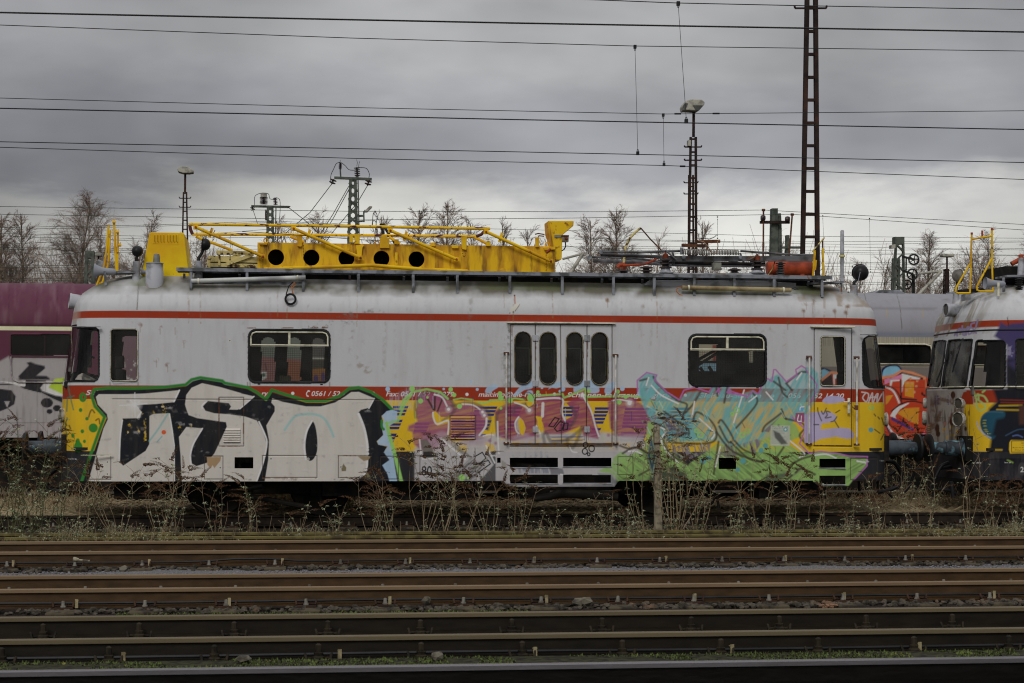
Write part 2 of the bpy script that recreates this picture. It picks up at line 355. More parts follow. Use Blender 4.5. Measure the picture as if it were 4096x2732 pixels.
def cut(V, lab, parts, cols, smooth=True):
    "parts: label -> (name, material, parent, outward offset, thickness); makes one mesh per label"
    nr, nc = V.shape[:2]; idx = np.arange(nr*nc).reshape(nr, nc)
    j2 = (np.arange(nc)+1) % nc
    quads = np.stack([idx[:-1, :], idx[:-1][:, j2], idx[1:][:, j2], idx[1:, :]], -1).reshape(-1, 4); lab = lab.reshape(-1)
    VV = V.reshape(-1, 3); res = {}
    dx = V[:, j2]-V[:, (np.arange(nc)-1) % nc]; dzv = np.gradient(V, axis=0); nrm = np.cross(dx, dzv).reshape(-1, 3); nrm /= np.linalg.norm(nrm, axis=1)[:, None]+1e-9
    for lb, (name, mt, parent, off, thick) in parts.items():
        q = quads[lab == lb]
        if len(q) == 0: continue
        u, inv = np.unique(q, return_inverse=True); inv = inv.reshape(-1, 4)
        P = VV[u]+nrm[u]*off
        org = Vector((0, 0, 0)); p = parent
        while p is not None: org += ORG.get(p.name, Vector((0, 0, 0))); p = p.parent
        P = P-np.array(org)
        me = bpy.data.meshes.new(name); me.vertices.add(len(P)); me.vertices.foreach_set('co', P.astype(np.float32).ravel())
        me.loops.add(len(q)*4); me.loops.foreach_set('vertex_index', inv.ravel().astype(np.int32))
        me.polygons.add(len(q)); me.polygons.foreach_set('loop_start', np.arange(0, len(q)*4, 4, dtype=np.int32))
        me.polygons.foreach_set('use_smooth', np.ones(len(q), bool)); me.update(calc_edges=True)
        if cols is not None:
            ca = me.color_attributes.new('Col', 'FLOAT_COLOR', 'POINT'); ca.data.foreach_set('color', np.c_[cols[u], np.ones(len(u))].astype(np.float32).ravel())
        me.materials.append(mt); ob = bpy.data.objects.new(name, me); COL.objects.link(ob); ob.parent = parent
        if thick:
            so = ob.modifiers.new('s', 'SOLIDIFY'); so.thickness = thick; so.offset = -1
        res[lb] = ob
    return res
def centres(V):
    j2 = (np.arange(V.shape[1])+1) % V.shape[1]; return (V[:-1]+V[1:]+V[:-1][:, j2]+V[1:][:, j2])/4
GREY = S(172, 173, 176); YEL = S(224, 164, 36); RED = S(138, 48, 26); BLK = S(40, 40, 44); SIL = S(182, 178, 172); BLKP = S(27, 29, 34)
GRN = S(44, 116, 48); LGR = S(135, 185, 100); PUR = S(136, 74, 106); TEA = S(100, 158, 160); WHT = S(226, 226, 232); LBL = S(150, 175, 205); NAVY = S(35, 45, 110); DKG = S(72, 70, 68); ORA = S(205, 140, 50)
def O(ox, oy, s=2.614):
    return lambda *P: [(ox+P[i]/s, oy+P[i+1]/s) for i in range(0, len(P), 2)]
A_, B_, C_, D_, E_ = O(200, 1400), O(900, 1400), O(1600, 1400), O(2300, 1400), O(2900, 1400)
def bands(p, z):
    "paint scheme by height: yellow, red, grey, red stripe, grey roof"
    c = p.c
    def band(a, b, col):
        al = np.clip((z-a)/.008+.5, 0, 1)*np.clip((b-z)/.008+.5, 0, 1); c[:] = c*(1-al[:, None])+np.array(col)*al[:, None]
    c[:] = GREY; band(-1, 1.004, BLK); band(1.004, 1.786, YEL); band(1.786, 1.993, RED); band(3.005, 3.112, RED)
def logo(p, x, y, w=62, al=1, rows=(0, 14, 28, 55, 69, 83, 110, 124, 138)):
    for i, r in enumerate(rows):
        sh = -r*.42; p.poly([(x+sh*.4, y+r), (x+w+sh, y+r), (x+w+sh-4, y+r+10), (x+sh*.4, y+r+10)], NAVY, al=al, soft=2)
def paint_car(p, z):
    bands(p, z); x, y = p.x, p.y; rnd = random.Random(3)
    for a_, b_ in ((605, 640), (560, 900), (975, 1000), (1495, 1200)): p.dot(200+a_/2.614, 1400+b_/2.614, 14, S(120, 120, 120), soft=18, al=.3)
    # weather on the plain paint
    for i in range(26):
        cx, cy = rnd.uniform(430, 3450), rnd.uniform(1290, 1530)
        p.dot(cx, cy, rnd.uniform(5, 14), S(140, 118, 84, 1.15), al=.5, ry=rnd.uniform(4, 12), soft=8, rag=(.0, 5))
    for cx, cy in ((640, 1308), (700, 1310), (560, 1300), (735, 1363), (625, 1440), (670, 1460), (3250, 1225), (3255, 1200), (3340, 1245), (3390, 1228), (3225, 1210), (3215, 1245), (3385, 1250), (3150, 1290), (2430, 1200)):
        p.dot(cx, cy, 9, S(120, 84, 48, 1.1), al=.8, soft=9, rag=(.1, 4)); p.stroke([(cx, cy), (cx+1, cy+28)], 3, S(128, 96, 62, 1.15), al=.5, soft=4)
    for cx in (752, 756, 800, 1150, 1430, 2055, 2210, 2625, 2628, 3295, 3300, 1110, 2015):
        p.stroke([(cx, 1165), (cx+rnd.uniform(-3, 3), 1165+rnd.uniform(60, 190))], rnd.uniform(3, 6), S(140, 116, 78, 1.15), al=.55, soft=5, sm=False, rag=(.15, 4))
    for k in range(8):
        sx = 1300+k*17; p.stroke([(sx, 1300-k*2), (sx+60, 1262-k*3), (sx+120, 1250)], 7, S(105, 105, 98), al=.38, soft=9, rag=(-.02, 5))
    for a, b, r_ in ((2575, 1222, 10), (2650, 1227, 11), (1440, 1460, 14), (1470, 1480, 16), (1425, 1430, 8), (2600, 1200, 8), (2740, 1235, 8)):
        p.dot(a, b, r_, S(125, 115, 100), soft=10, al=.6, ry=r_*.9, rag=(.0, 5))
    for i in range(70):    # faint dirt runs and rub marks on the sheets
        cx, y0_ = rnd.uniform(400, 3480), rnd.choice((1165, 1180, 1290, 1300)); p.stroke([(cx, y0_), (cx+rnd.uniform(-3, 3), y0_+rnd.uniform(40, 230))], rnd.uniform(4, 16), S(120, 116, 106, 1.2), al=rnd.uniform(.10, .30), soft=9, sm=False, rag=(.05, 4))
    for i in range(30):
        cx, cy = rnd.uniform(1330, 3450), rnd.uniform(1300, 1530); p.stroke([(cx, cy), (cx+rnd.uniform(-60, 60), cy+rnd.uniform(-25, 25))], rnd.uniform(4, 14), S(118, 114, 106, 1.2), al=rnd.uniform(.12, .3), soft=10, sm=False, rag=(-.02, 5))
    for cx in (990, 1000, 1318, 2040, 2458, 2755, 3062, 3240, 3425, 440, 552): p.stroke([(cx, 1530), (cx+1, 1545+rnd.uniform(0, 12))], 5, S(110, 92, 66, 1.1), al=.6, soft=4, sm=False)
    p.dot(2026, 1470, 22, S(96, 92, 80, 1.1), ry=120, soft=26, al=.5, rag=(.1, 3)); p.dot(2033, 1330, 8, S(96, 92, 80, 1.1), ry=40, soft=10, al=.7, rag=(.1, 4))
    p.dot(1240, 1308, 60, S(88, 60, 36, 1.1), ry=6, soft=10, al=.7, rag=(.05, 5)); p.dot(1330, 1290, 60, S(100, 98, 90, 1.1), ry=18, soft=20, al=.5, rag=(.0, 5))
    # moss and soot along the gutter
    k = np.nonzero((z > 3.36))[0]
    mo = np.clip((z[k]-3.36+.10*(fbm(x[k], y[k], 60, 14)-.5))/.13, 0, 1)*np.clip((fbm(x[k], y[k], 110, 11)-.22)*3.2, 0, 1)
    p.put(k, mo*.88, S(84, 80, 60, 1.2)); 
    k2 = k[(z[k] > 3.5)]; p.put(k2, np.clip((fbm(x[k2], y[k2], 130, 21)-.48)*5, 0, 1)*.5, S(80, 92, 48))
    k = np.nonzero(x < 345)[0]; fr = np.clip((330-x[k])/45, 0, 1)*np.clip((fbm(x[k]*2.5, y[k]*.35, 22, 31)-.40)*4, 0, 1); p.put(k, fr*.75*(y[k] < 1310), S(125, 118, 98))
    k = np.nonzero((x < 330) & (z > 2.98) & (z < 3.13))[0]; p.put(k, np.clip((325-x[k])/20, 0, 1)*.55, S(165, 140, 130))
    k = np.nonzero((x > 3190) & (z > 3.3))[0]; p.put(k, np.clip((fbm(x[k], y[k], 40, 33)-.48)*5, 0, 1)*.6, S(120, 100, 72))
    # torn paint
    p.poly([(2040, 1235), (2068, 1212), (2080, 1215), (2074, 1232), (2056, 1248), (2042, 1252)], S(180, 178, 168), soft=3); p.stroke([(2038, 1253), (2060, 1244), (2078, 1220)], 2.5, S(70, 60, 50), soft=2)
    p.stroke([(2059, 1181), (2060, 1214)], 5, S(140, 75, 30), al=.8, soft=3); p.dot(2058, 1181, 3, (.01, .01, .01))
    # lettering on the red band
    def tx(s, px, wd, **k): p.text(s, px, 1587+(px-2048)*.0045, 19, WHT, wd=wd, slope=.005, **k)
    tx('Schienen', 343, 150); tx('ry', 1046, 26); tx('\u2022', 1168, 10, slant=0)
    p.dot(1171, 1573.5, 6.5, WHT); p.dot(1493, 1573, 6.5, WHT); p.dot(1868, 1577.5, 6.5, WHT); p.dot(2218, 1577, 6.5, WHT); p.dot(2742, 1581, 6.5, WHT); p.dot(3091, 1584, 6.5, WHT)
    for X in (1225, 3130):
        p.stroke([(X+11, 1564), (X+3, 1569), (X+1, 1578), (X+5, 1583)], 3.5, WHT, soft=2); p.stroke([(X+8, 1563), (X+13, 1565)], 5, WHT, soft=2); p.stroke([(X+3, 1583), (X+8, 1585)], 5, WHT, soft=2)
    tx('0561 / 52 14 20', 1246, 192); tx('Fax: 0561 / 52 14 279', 1544, 272); tx('mail:info@die-l r.de', 1914, 250); tx('Schienen-Fahrzeug-Logistik', 2268, 422); tx('Gleisbau-Service', 2790, 255); tx('056', 3153, 50); tx('/  52 14 20', 3225, 152)
    p.text('www.die-lr-gleisbau.de', 1846, 1799, 19, BLKP, wd=325)
    logo(p, 1572, 1624); logo(p, 1660, 1690, 60, rows=(0, 14, 28)); logo(p, 1900, 1626, 90); logo(p, 2030, 1628, 60); logo(p, 2250, 1627, 70); logo(p, 2380, 1629, 60, rows=(0, 14, 28, 42, 56, 83, 97, 124)); logo(p, 2500, 1631, 130, rows=(0, 14, 28, 42, 56, 70, 97, 111, 124)); logo(p, 2670, 1630, 132, rows=(0, 14, 28, 42, 56, 70, 84, 97, 111))
    # ---- silver and grey wash of the middle piece
    p.poly(B_(1800,960, 1890,1380, 1720,1385, 1780,1050), S(95,93,92), soft=14, al=.6, rag=(.2,3))
    p.poly(C_(150,1040, 260,880, 420,900, 560,960, 760,950, 900,900, 1060,860, 1150,900, 1500,860, 1900,870, 2120,860, 2500,900, 2600,1000, 2500,1080, 2320,1150, 2240,1420, 1180,1430, 1060,1375, 140,1375), S(168,166,168), soft=16, al=.93, sm=False)
    p.poly(C_(0,1065, 150,1065, 150,1375, 0,1375), S(38,38,42), soft=6, al=.9); p.poly(C_(240,1060, 330,1050, 400,1120, 240,1130), S(48,46,46), soft=5)
    p.poly(C_(470,1375, 740,1130, 880,1200, 770,1375), S(80,78,78), soft=12, al=.8, hatch=(-45,4,.5)); p.poly(C_(900,1065, 1000,1065, 1000,1375, 830,1375, 980,1200), S(45,45,48), soft=6, al=.85)
    p.poly(C_(620,990, 700,990, 700,1060, 590,1060), YEL, soft=6, al=.7); p.poly(C_(890,960, 980,990, 1000,1060, 900,1060), YEL, soft=5, al=.7)
    for P in (C_(1170,960, 1500,930, 1800,930, 2000,960, 2000,1020, 1160,1010), C_(2150,960, 2500,980, 2600,1030, 2200,1030), C_(1100,740, 1140,740, 1130,940, 1040,940)): p.poly(P, YEL, soft=12, al=.6, rag=(.1,4))
    for q in range(7): p.stroke(C_(1200+q*55,1070, 1185+q*60,1105+q*9), 9, S(80,88,115), al=.4, soft=7, rag=(.1,4), sm=False)
    p.poly(C_(1240,1235, 1560,1235, 1560,1290, 1240,1290), S(85,92,118), soft=6, al=.6, hatch=(90,3,0)); p.poly(C_(1560,1230, 1700,1240, 1720,1300, 1580,1300), S(80,82,92), soft=6, al=.7)
    p.poly(C_(1400,1405, 2100,1405, 2220,1375, 2240,1425, 1160,1430), S(92,96,108), soft=8, al=.5, rag=(.1,4))
    # purple letters
    H = dict(soft=9, al=.92, hatch=(-12, 6, .82))
    p.poly(C_(165,640, 175,540, 240,470, 340,440, 460,465, 550,540, 575,620, 540,670, 440,730, 390,700, 350,650, 345,700, 395,790, 500,760, 515,900, 430,930, 400,1000, 330,1050, 210,1040, 140,980, 130,860, 80,840, 90,790, 180,750), PUR, sm=False, **H)
    p.poly(C_(530,640, 600,590, 720,560, 850,590, 920,680, 910,800, 830,900, 800,940, 530,940, 520,760), PUR, sm=False, **H)
    p.poly(C_(990,640, 1060,590, 1160,540, 1240,560, 1330,610, 1415,560, 1430,495, 1690,470, 1720,560, 1800,520, 1930,490, 1990,600, 2050,760, 2090,880, 2070,930, 1920,900, 1880,800, 1700,880, 1510,880, 1490,760, 1440,720, 1420,900, 1180,950, 1010,900), S(132,56,92), sm=False, **H)
    p.poly(C_(2170,540, 2240,510, 2420,500, 2520,560, 2640,650, 2740,730, 2720,880, 2600,880, 2500,910, 2280,900, 2200,820), PUR, sm=False, **H)
    for P in (C_(240,1010, 420,850, 520,920, 420,1040), C_(620,980, 760,880, 900,900, 880,990), C_(1180,930, 1300,870, 1420,930, 1400,960), C_(2300,890, 2500,880, 2560,900, 2500,940)): p.poly(P, S(160,140,152), soft=14, al=.6, sm=True)
    for a, b in ((935,948), (1000,975), (1225,990), (1440,900), (2180,890), (2240,880), (2320,880), (2850,1090)): p.dot(1600+a/2.614, 1400+b/2.614, 6, S(140,95,120), soft=8, al=.8)
    # yellow windows in the letters, dark grey outlines, white edges
    p.poly(C_(345,650, 370,640, 430,700, 520,700, 520,730, 400,755), YEL, soft=4); p.poly(C_(1700,600, 1735,550, 1790,610, 1810,690, 1740,725, 1700,690), YEL, soft=4)
    for r_ in (0, 15, 29): p.poly([(2252, 1627+r_), (2292, 1627+r_), (2290, 1637+r_), (2252, 1637+r_)], NAVY, soft=2)
    p.poly(C_(1215,730, 1250,700, 1290,740, 1315,820, 1300,870, 1250,870, 1215,810), S(165,150,150), soft=5); p.poly(C_(1240,730, 1270,720, 1300,770, 1310,820, 1290,885, 1265,880, 1245,820), YEL, soft=3, sm=True)
    p.poly(C_(1415,690, 1490,700, 1480,740, 1500,800, 1460,790), YEL, soft=4); p.poly(C_(1820,940, 1870,820, 1915,800, 1880,870, 1850,960), YEL, soft=5, al=.9)
    for q in range(4): p.poly(C_(1560+q*8,905+q*18, 1930,900+q*18, 1900,915+q*18, 1590,918+q*18), NAVY if q % 2 == 0 else YEL, soft=4, al=.65)
    G = dict(soft=7, al=.55)
    for P in (C_(165,700, 165,560, 230,470, 340,430, 470,470, 565,570, 560,650, 450,740), C_(500,600, 720,550, 880,610, 940,700, 920,830), C_(1020,900, 1010,700, 1060,610), C_(1190,660, 1200,600, 1310,560), C_(1800,600, 1840,680, 1800,780, 1740,800), C_(1510,960, 1500,890, 1530,870, 1560,930, 1600,960, 1760,930, 1910,810), C_(1750,930, 1760,1000, 1820,1010, 1900,830)): p.stroke(P, 13, DKG, **G)
    p.poly(C_(440,905, 500,890, 760,1130, 740,1150, 600,1050), S(110,108,100), soft=6, al=.85, hatch=(42,4,.5)); p.poly(C_(215,940, 280,930, 330,1000, 350,1060, 240,1065), S(100,96,88), soft=4, al=.9); p.poly(C_(1060,1150, 1110,1180, 1120,1240, 1065,1230), S(130,126,118), soft=5, al=.8)
    for a, b in ((290,510, ), (360,480), (440,500)): pass
    p.stroke(C_(285,505, 350,620), 8, S(55,40,35), soft=4, sm=False, al=.9); p.stroke(C_(365,490, 362,625), 8, S(60,42,40), soft=4, sm=False, al=.9); p.stroke(C_(445,505, 395,635), 7, S(60,42,40), soft=4, sm=False, al=.9)
    W = dict(soft=3.5, al=.85)
    for P, wd in ((C_(360,465, 440,495, 490,585), 7), (C_(345,655, 350,710, 390,775, 505,740, 500,880), 7), (C_(650,565, 760,575, 835,620), 6), (C_(905,715, 895,800, 830,890), 8), (C_(1020,750, 1025,940, 1035,1080), 7), (C_(205,940, 220,1095), 6), (C_(430,925, 560,1040, 680,1140), 6), (C_(870,900, 930,885, 980,890), 5), (C_(1200,550, 1290,580, 1335,610), 6), (C_(1240,700, 1205,760, 1215,840, 1245,875), 6), (C_(1430,515, 1690,510, 1690,640, 1725,735), 8), (C_(1495,560, 1490,690), 12), (C_(1420,790, 1465,870), 7), (C_(1920,490, 2000,640, 2045,800, 2080,900), 7), (C_(900,1000, 990,1180), 6), (C_(2220,530, 2300,520, 2420,540), 6), (C_(1680,1300, 1760,1310), 5), (C_(1770,1000, 1800,1060, 1850,1070), 5), (C_(2540,560, 2640,620, 2760,700), 6)): p.stroke(P, wd, WHT, **W)
    for a, b, r_ in ((508,620,6), (862,648,5), (882,683,5), (1352,630,7), (1908,470,7), (2400,555,8)): p.dot(1600+a/2.614, 1400+b/2.614, r_*1.8, WHT, soft=14, al=.5); p.dot(1600+a/2.614, 1400+b/2.614, r_, WHT, soft=3)
    # light blue throw-ups and pale green line across the band
    for P in (C_(890,440, 920,380, 1000,360, 1025,390, 980,420, 940,450), C_(1180,480, 1290,350, 1360,330, 1400,340, 1380,400, 1300,420, 1230,470), C_(1550,410, 1600,360, 1680,330, 1690,370, 1640,400, 1590,395), C_(1820,440, 1840,340, 1960,320, 2030,310, 2070,360, 2080,440, 1990,450, 1930,400), C_(2140,440, 2160,370, 2250,330, 2230,420, 2180,470), C_(2480,470, 2510,370, 2540,370, 2560,430, 2600,400, 2640,390, 2650,480, 2560,510), C_(1330,430, 1380,425, 1390,460, 1340,470)): p.poly(P, LBL, soft=4, sm=True, al=.85)
    for a, b, r_ in ((457,408,5), (742,332,5), (808,412,6), (1485,395,5), (1674,432,6), (1712,303,6), (2075,345,7), (2325,405,9), (1705,410,9)): p.dot(1600+a/2.614, 1400+b/2.614, r_, LBL)
    p.dot(1578, 1529, 5, LBL); p.dot(1551, 1556, 9, LBL, ry=10)
    p.poly(B_(1900,400, 2080,380, 2085,520, 1960,620, 1720,640, 1700,520), LBL, soft=16, al=.35, hatch=(90,3,0))
    for P, wd in ((C_(0,620, 40,520, 130,440, 280,410, 420,440, 500,510), 9), (C_(560,520, 640,505, 760,520), 6), (C_(820,545, 870,560, 940,535, 940,525, 1090,520), 7), (C_(1130,520, 1200,505, 1300,520), 7), (C_(1420,480, 1700,460, 1715,500, 1940,405, 1950,530), 8), (C_(1960,490, 2420,480, 2560,500, 2700,570), 8)): p.stroke(P, wd, LGR, soft=4, al=.85, sm=False)
    for a, b, r_ in ((127,405,11), (215,533,10), (287,497,5), (530,412,9), (622,590,10), (565,470,9), (1045,455,9), (1055,500,11), (1155,530,10), (1055,608,6), (1370,500,16), (1442,440,7), (1975,430,8), (2275,435,9), (2290,545,10), (2360,490,8), (648,1335,13), (712,1340,5)): p.dot(1600+a/2.614, 1400+b/2.614, r_, LGR, soft=3)
    p.stroke(C_(1300,520, 1290,470, 1340,440, 1390,480, 1405,560, 1350,600, 1310,560), 3, DKG, soft=3)
    for i_ in range(10):
        yy = 1668+i_*9.6; p.stroke([(1806, yy), (1897, yy+rnd.uniform(-.5, .5))], 3.2, YEL if i_ % 3 != 2 else NAVY, soft=2.5, al=.9, sm=False); p.stroke([(1808, yy+4), (1850+rnd.uniform(0, 40), yy+4)], 3, NAVY if i_ % 2 else PUR, soft=2.5, al=.6, sm=False)
    for i_ in range(26):   # dry strokes of the roller and drips under the letters
        xx = rnd.uniform(1620, 2580); y0_ = rnd.uniform(1560, 1760); p.stroke([(xx, y0_), (xx+rnd.uniform(-2, 2), y0_+rnd.uniform(15, 60))], rnd.uniform(1.8, 3), rnd.choice((S(220,170,60), NAVY, PUR, LBL, LGR)), soft=2.2, al=.6, sm=False)
    # marker tags
    for P in (C_(1555,795, 1620,705, 1665,720, 1605,805, 1555,795), C_(1615,820, 1680,740, 1715,770, 1690,840, 1640,850, 1615,820), C_(1705,840, 1720,765, 1758,765, 1750,830, 1705,840), C_(790,1110, 860,1070, 900,1130, 830,1190), C_(770,1200, 925,1155, 945,1190, 820,1280), C_(2840,820, 3000,830)): p.stroke(P, 4.5, BLKP, soft=2, sm=False)
    for a, b, r_ in ((1941,993,9), (2004,1030,11), (1933,1060,10), (1973,1090,5)):
        t = [(1600+a/2.614+r_*math.cos(q), 1400+b/2.614+r_*math.sin(q)*1.15) for q in np.linspace(0, 6.28, 14)]; p.stroke(t, 4.5, BLKP, soft=2)
    p.text('80', 1686, 1902, 38, BLKP, wd=42, slant=0); p.text('Kraftstoff', 1690, 1839, 9, WHT, wd=42, slant=0, bold=.006); p.text('Anzeige', 1962, 1825, 7, WHT, wd=24, slant=0, bold=.006)
    # ---- teal and green piece
    T = dict(soft=8, al=.88)
    p.poly(D_(650,310, 750,235, 860,260, 850,330, 960,440, 1090,520, 1170,440, 1300,430, 1400,460, 1480,320, 1500,460, 1600,280, 1640,460, 1740,460, 1860,420, 1920,460, 2000,330, 2060,280, 2140,250, 2250,380, 2290,300, 2390,190, 2470,170, 2540,240, 2560,420, 2500,560, 2380,740, 2300,730, 2200,860, 1900,960, 1650,1060, 1480,950, 1100,960, 900,960, 820,800, 700,560), TEA, sm=False, hatch=(-62,7,.62), soft=8, al=.95)
    p.poly(D_(560,1110, 480,1060, 400,1130, 380,1200, 230,1270, 380,1290, 450,1375, 2700,1375, 2770,1350, 2900,1180, 2640,1090, 2560,1070, 2400,1100, 2200,960, 2050,900, 1900,960, 1680,1010, 1480,980, 1180,1200, 960,1040, 900,900, 820,760, 760,740, 740,1000), S(132,166,96), sm=False, soft=6, al=.97, hatch=(38,6,.66))
    p.poly(E_(880,1090, 1000,1060, 1200,1080, 1300,1120, 1490,1130, 1480,1200, 1330,1370, 1290,1420, 1010,1425, 960,1375, 700,1375, 700,1200), S(132,166,96), soft=6, al=.97, hatch=(-30,6,.7))
    for P in (D_(1160,560, 1500,470, 1560,640, 1500,880, 1300,920), D_(1540,560, 1700,540, 1640,700, 1760,880, 1900,900, 2060,760, 2200,640, 2380,560, 2300,600, 2050,860), D_(1780,660, 2050,560, 2160,620, 2000,800)): p.poly(P, S(196,155,70), soft=14, al=.6, hatch=(-55,7,0))
    p.poly(E_(480,850, 480,760, 590,700, 740,780, 780,860, 800,900, 660,960), S(132,166,96), soft=6, al=.9)
    p.poly(D_(940,960, 1060,1000, 1180,985, 1420,980, 1400,1060, 1150,1160, 1020,1080), S(120,112,122), soft=6, al=.95, hatch=(75,5,.25)); p.poly(D_(900,730, 940,660, 1180,860, 1180,890, 1010,890), S(88,72,105), soft=9, al=.8, hatch=(0,4,.4))
    p.poly(D_(1500,1130, 1540,1020, 1600,960, 1700,1060, 1700,1100, 1620,1130), S(108,100,104), soft=6, al=.95, hatch=(80,5,.4)); p.poly(D_(1720,990, 1900,930, 1960,950, 1880,1080), S(112,104,118), soft=6, al=.95, hatch=(80,5,.3)); p.poly(E_(400,850, 570,700, 580,690, 500,780, 460,860), S(112,104,110), soft=5, al=.9)
    p.poly(D_(900,1230, 1040,1220, 1160,1290, 1200,1375, 740,1375), S(48,50,54), soft=16, al=.85); p.poly(D_(2000,1300, 2180,1290, 2250,1300, 2100,1375, 1980,1375), S(60,72,62), soft=10, al=.8); p.poly(D_(240,1290, 380,1300, 440,1390, 300,1420), S(80,90,92), soft=10, al=.7)
    p.poly(E_(560,1370, 600,1300, 760,1210, 860,1200, 720,1330), S(95,90,85), soft=12, al=.7, hatch=(-40,5,.3)); p.poly(E_(640,950, 540,830, 490,830, 500,900, 610,990), S(70,66,68), soft=5, al=.9)
    for P in (D_(470,1000, 560,1030, 660,1020, 740,1080), D_(500,1080, 620,1020, 740,1060), D_(820,760, 950,830, 930,960, 1000,1090, 1180,1200), D_(930,640, 1060,740, 1180,830, 1190,890), D_(820,280, 870,360, 1060,520, 1170,570, 1130,670), D_(680,320, 760,300), D_(1310,440, 1240,560, 1150,660), D_(1480,400, 1490,480), D_(1620,260, 1560,550), D_(1860,450, 1900,560, 1680,820), D_(1240,720, 1280,650, 1420,740, 1480,860, 1440,960, 1240,980, 980,960, 990,920), D_(1500,760, 1540,740, 1650,920, 1600,960, 1510,800), D_(1480,860, 1650,1060, 1940,1170), D_(1960,850, 1990,790, 2080,720, 2170,650), D_(1670,950, 1760,1040, 1880,1090), E_(60,960, 240,1130, 390,1170), E_(590,620, 620,700, 640,720), E_(640,720, 800,760, 830,820, 780,900, 860,990), E_(560,790, 640,950, 520,1150), E_(690,1200, 800,1140, 900,1110), E_(740,1280, 800,1240, 940,1300), E_(640,1360, 700,1310), E_(650,340, 780,240, 850,230), E_(560,290, 600,440, 650,490), E_(640,350, 700,420), D_(1500,960, 1450,1300), D_(670,1310, 780,1250, 940,1180), D_(2080,330, 2200,420), E_(650,930, 560,820)): p.stroke(P, 8.5, S(62,55,48), soft=5.5, al=.82)
    for P in (D_(770,290, 745,370), D_(800,370, 900,470, 1080,560), D_(1250,540, 1225,690), D_(1300,715, 1450,860, 1430,930), D_(1520,1010, 1470,1220), D_(560,1060, 640,1060, 700,1090), D_(900,810, 950,850, 900,940, 960,1060, 1080,1180), E_(940,1100, 1060,1090, 1160,1130), E_(680,950, 830,1080, 780,1120), E_(250,540, 330,480), E_(800,240, 750,310), E_(200,420, 90,760), E_(430,440, 500,520), E_(1380,1160, 1470,1180)): p.stroke(P, 6, S(218,230,226), soft=3.5, al=.92)
    for i_ in range(60):   # loose hatching inside the teal and green letters
        xx, yy = rnd.uniform(2560, 3230), rnd.uniform(1600, 1915); tl = yy < 1750; l_ = rnd.uniform(14, 46); a_ = -62 if tl else rnd.choice((38, -35)); dx_, dy_ = l_*math.cos(R(a_)), l_*math.sin(R(a_))
        p.stroke([(xx, yy), (xx+dx_, yy-dy_ if tl else yy+dy_*.8)], rnd.uniform(2.2, 5), rnd.choice((S(70,66,58), S(205,160,62), S(150,200,190)) if tl else (S(52,62,50), S(70,92,62), S(170,205,130))), soft=4, al=rnd.uniform(.35, .75), sm=False)
    LIL = S(160,98,160)
    for P in (D_(655,430, 650,320, 750,235, 855,262, 830,310, 960,440, 1090,520), D_(1100,500, 1140,420, 1250,390, 1400,440), D_(1400,440, 1480,320, 1500,320, 1510,460), D_(1480,440, 1600,250, 1620,260, 1600,450, 1800,480), E_(20,440, 60,430, 240,490, 290,430, 350,460, 400,330, 450,300, 490,330, 510,205, 530,205, 640,330, 750,260, 740,205, 800,165, 840,190, 960,360, 950,440, 880,580), E_(700,700, 840,830, 780,980, 880,1080, 1000,1060, 1160,1080, 1300,1110, 1490,1115, 1485,1210, 1340,1365), E_(830,720, 780,780)): p.stroke(P, 6, LIL, soft=3, sm=False, al=.9)
    for a, b, r_ in ((1695,628,9), (1645,667,6), (1312,890,11), (1270,845,7), (1750,890,10), (1805,850,8), (3100,605,8), (2700+600,1010,5)):
        t = [(2300+a/2.614+r_*math.cos(q), 1400+b/2.614+r_*math.sin(q)) for q in np.linspace(0, 6.28, 12)]; p.stroke(t, 5, LGR, soft=3)
    for a, b, r_ in ((1758,1160,11), (1700,1250,9), (1400,1130,10), (1340,1160,12), (1990,1000,10), (1945,1050,10), (3095,835,10)): p.dot(2300+a/2.614, 1400+b/2.614, r_, S(85,145,150), soft=4)
    # ---- right end: lilac roll-over, tags, plates
    p.poly(E_(830,680, 900,650, 1100,640, 1170,690, 1160,740, 1090,760, 1010,770, 1000,830, 1200,810, 1300,820, 1360,880, 1350,920, 1280,930, 1160,905, 1000,930, 900,980, 830,970), S(160,152,185), soft=4, al=.95); p.poly(E_(1020,540, 1060,490, 1150,480, 1240,500, 1240,540, 1100,560), S(160,152,185), soft=4, sm=True)
    p.poly(E_(1010,800, 1080,780, 1170,790, 1150,805, 1020,830), YEL, soft=4, al=.7)
    for P in (E_(970,605, 975,650, 1010,740), E_(1010,640, 1030,670, 1060,610), E_(1100,650, 1060,640, 1070,680, 1050,710, 1110,700), E_(1110,750, 1140,740, 1170,700), E_(1160,655, 1200,630), E_(930,780, 980,780), E_(1150,745, 1190,810), E_(1565,830, 1620,870), E_(1560,670, 1575,690), E_(1600,700, 1615,720), E_(1640,710, 1660,780), E_(1630,940, 1660,880)): p.stroke(P, 5, S(60,58,40), soft=3, al=.8)
    for P in (E_(1430,440, 1500,460, 1480,540, 1440,500, 1470,450), E_(1500,550, 1540,450, 1540,540), E_(1510,500, 1570,490), E_(1550,550, 1580,470, 1600,460, 1580,500), E_(1600,460, 1590,545, 1640,460), E_(1655,440, 1660,550)): p.stroke(P, 5.5, S(185,175,175), soft=3, al=.9)
    p.poly([(3182, 1652), (3218, 1651), (3217, 1688), (3180, 1687)], PUR, soft=2); p.stroke(E_(770,680, 760,740, 800,745), 4, WHT, soft=2); p.stroke(E_(800,690, 795,740), 3, WHT, soft=2)
    p.poly([(3196, 1628), (3217, 1625), (3213, 1645), (3194, 1645)], S(90,150,190), soft=2); p.stroke([(3200, 1640), (3202, 1629), (3216, 1627)], 4, WHT, soft=2)
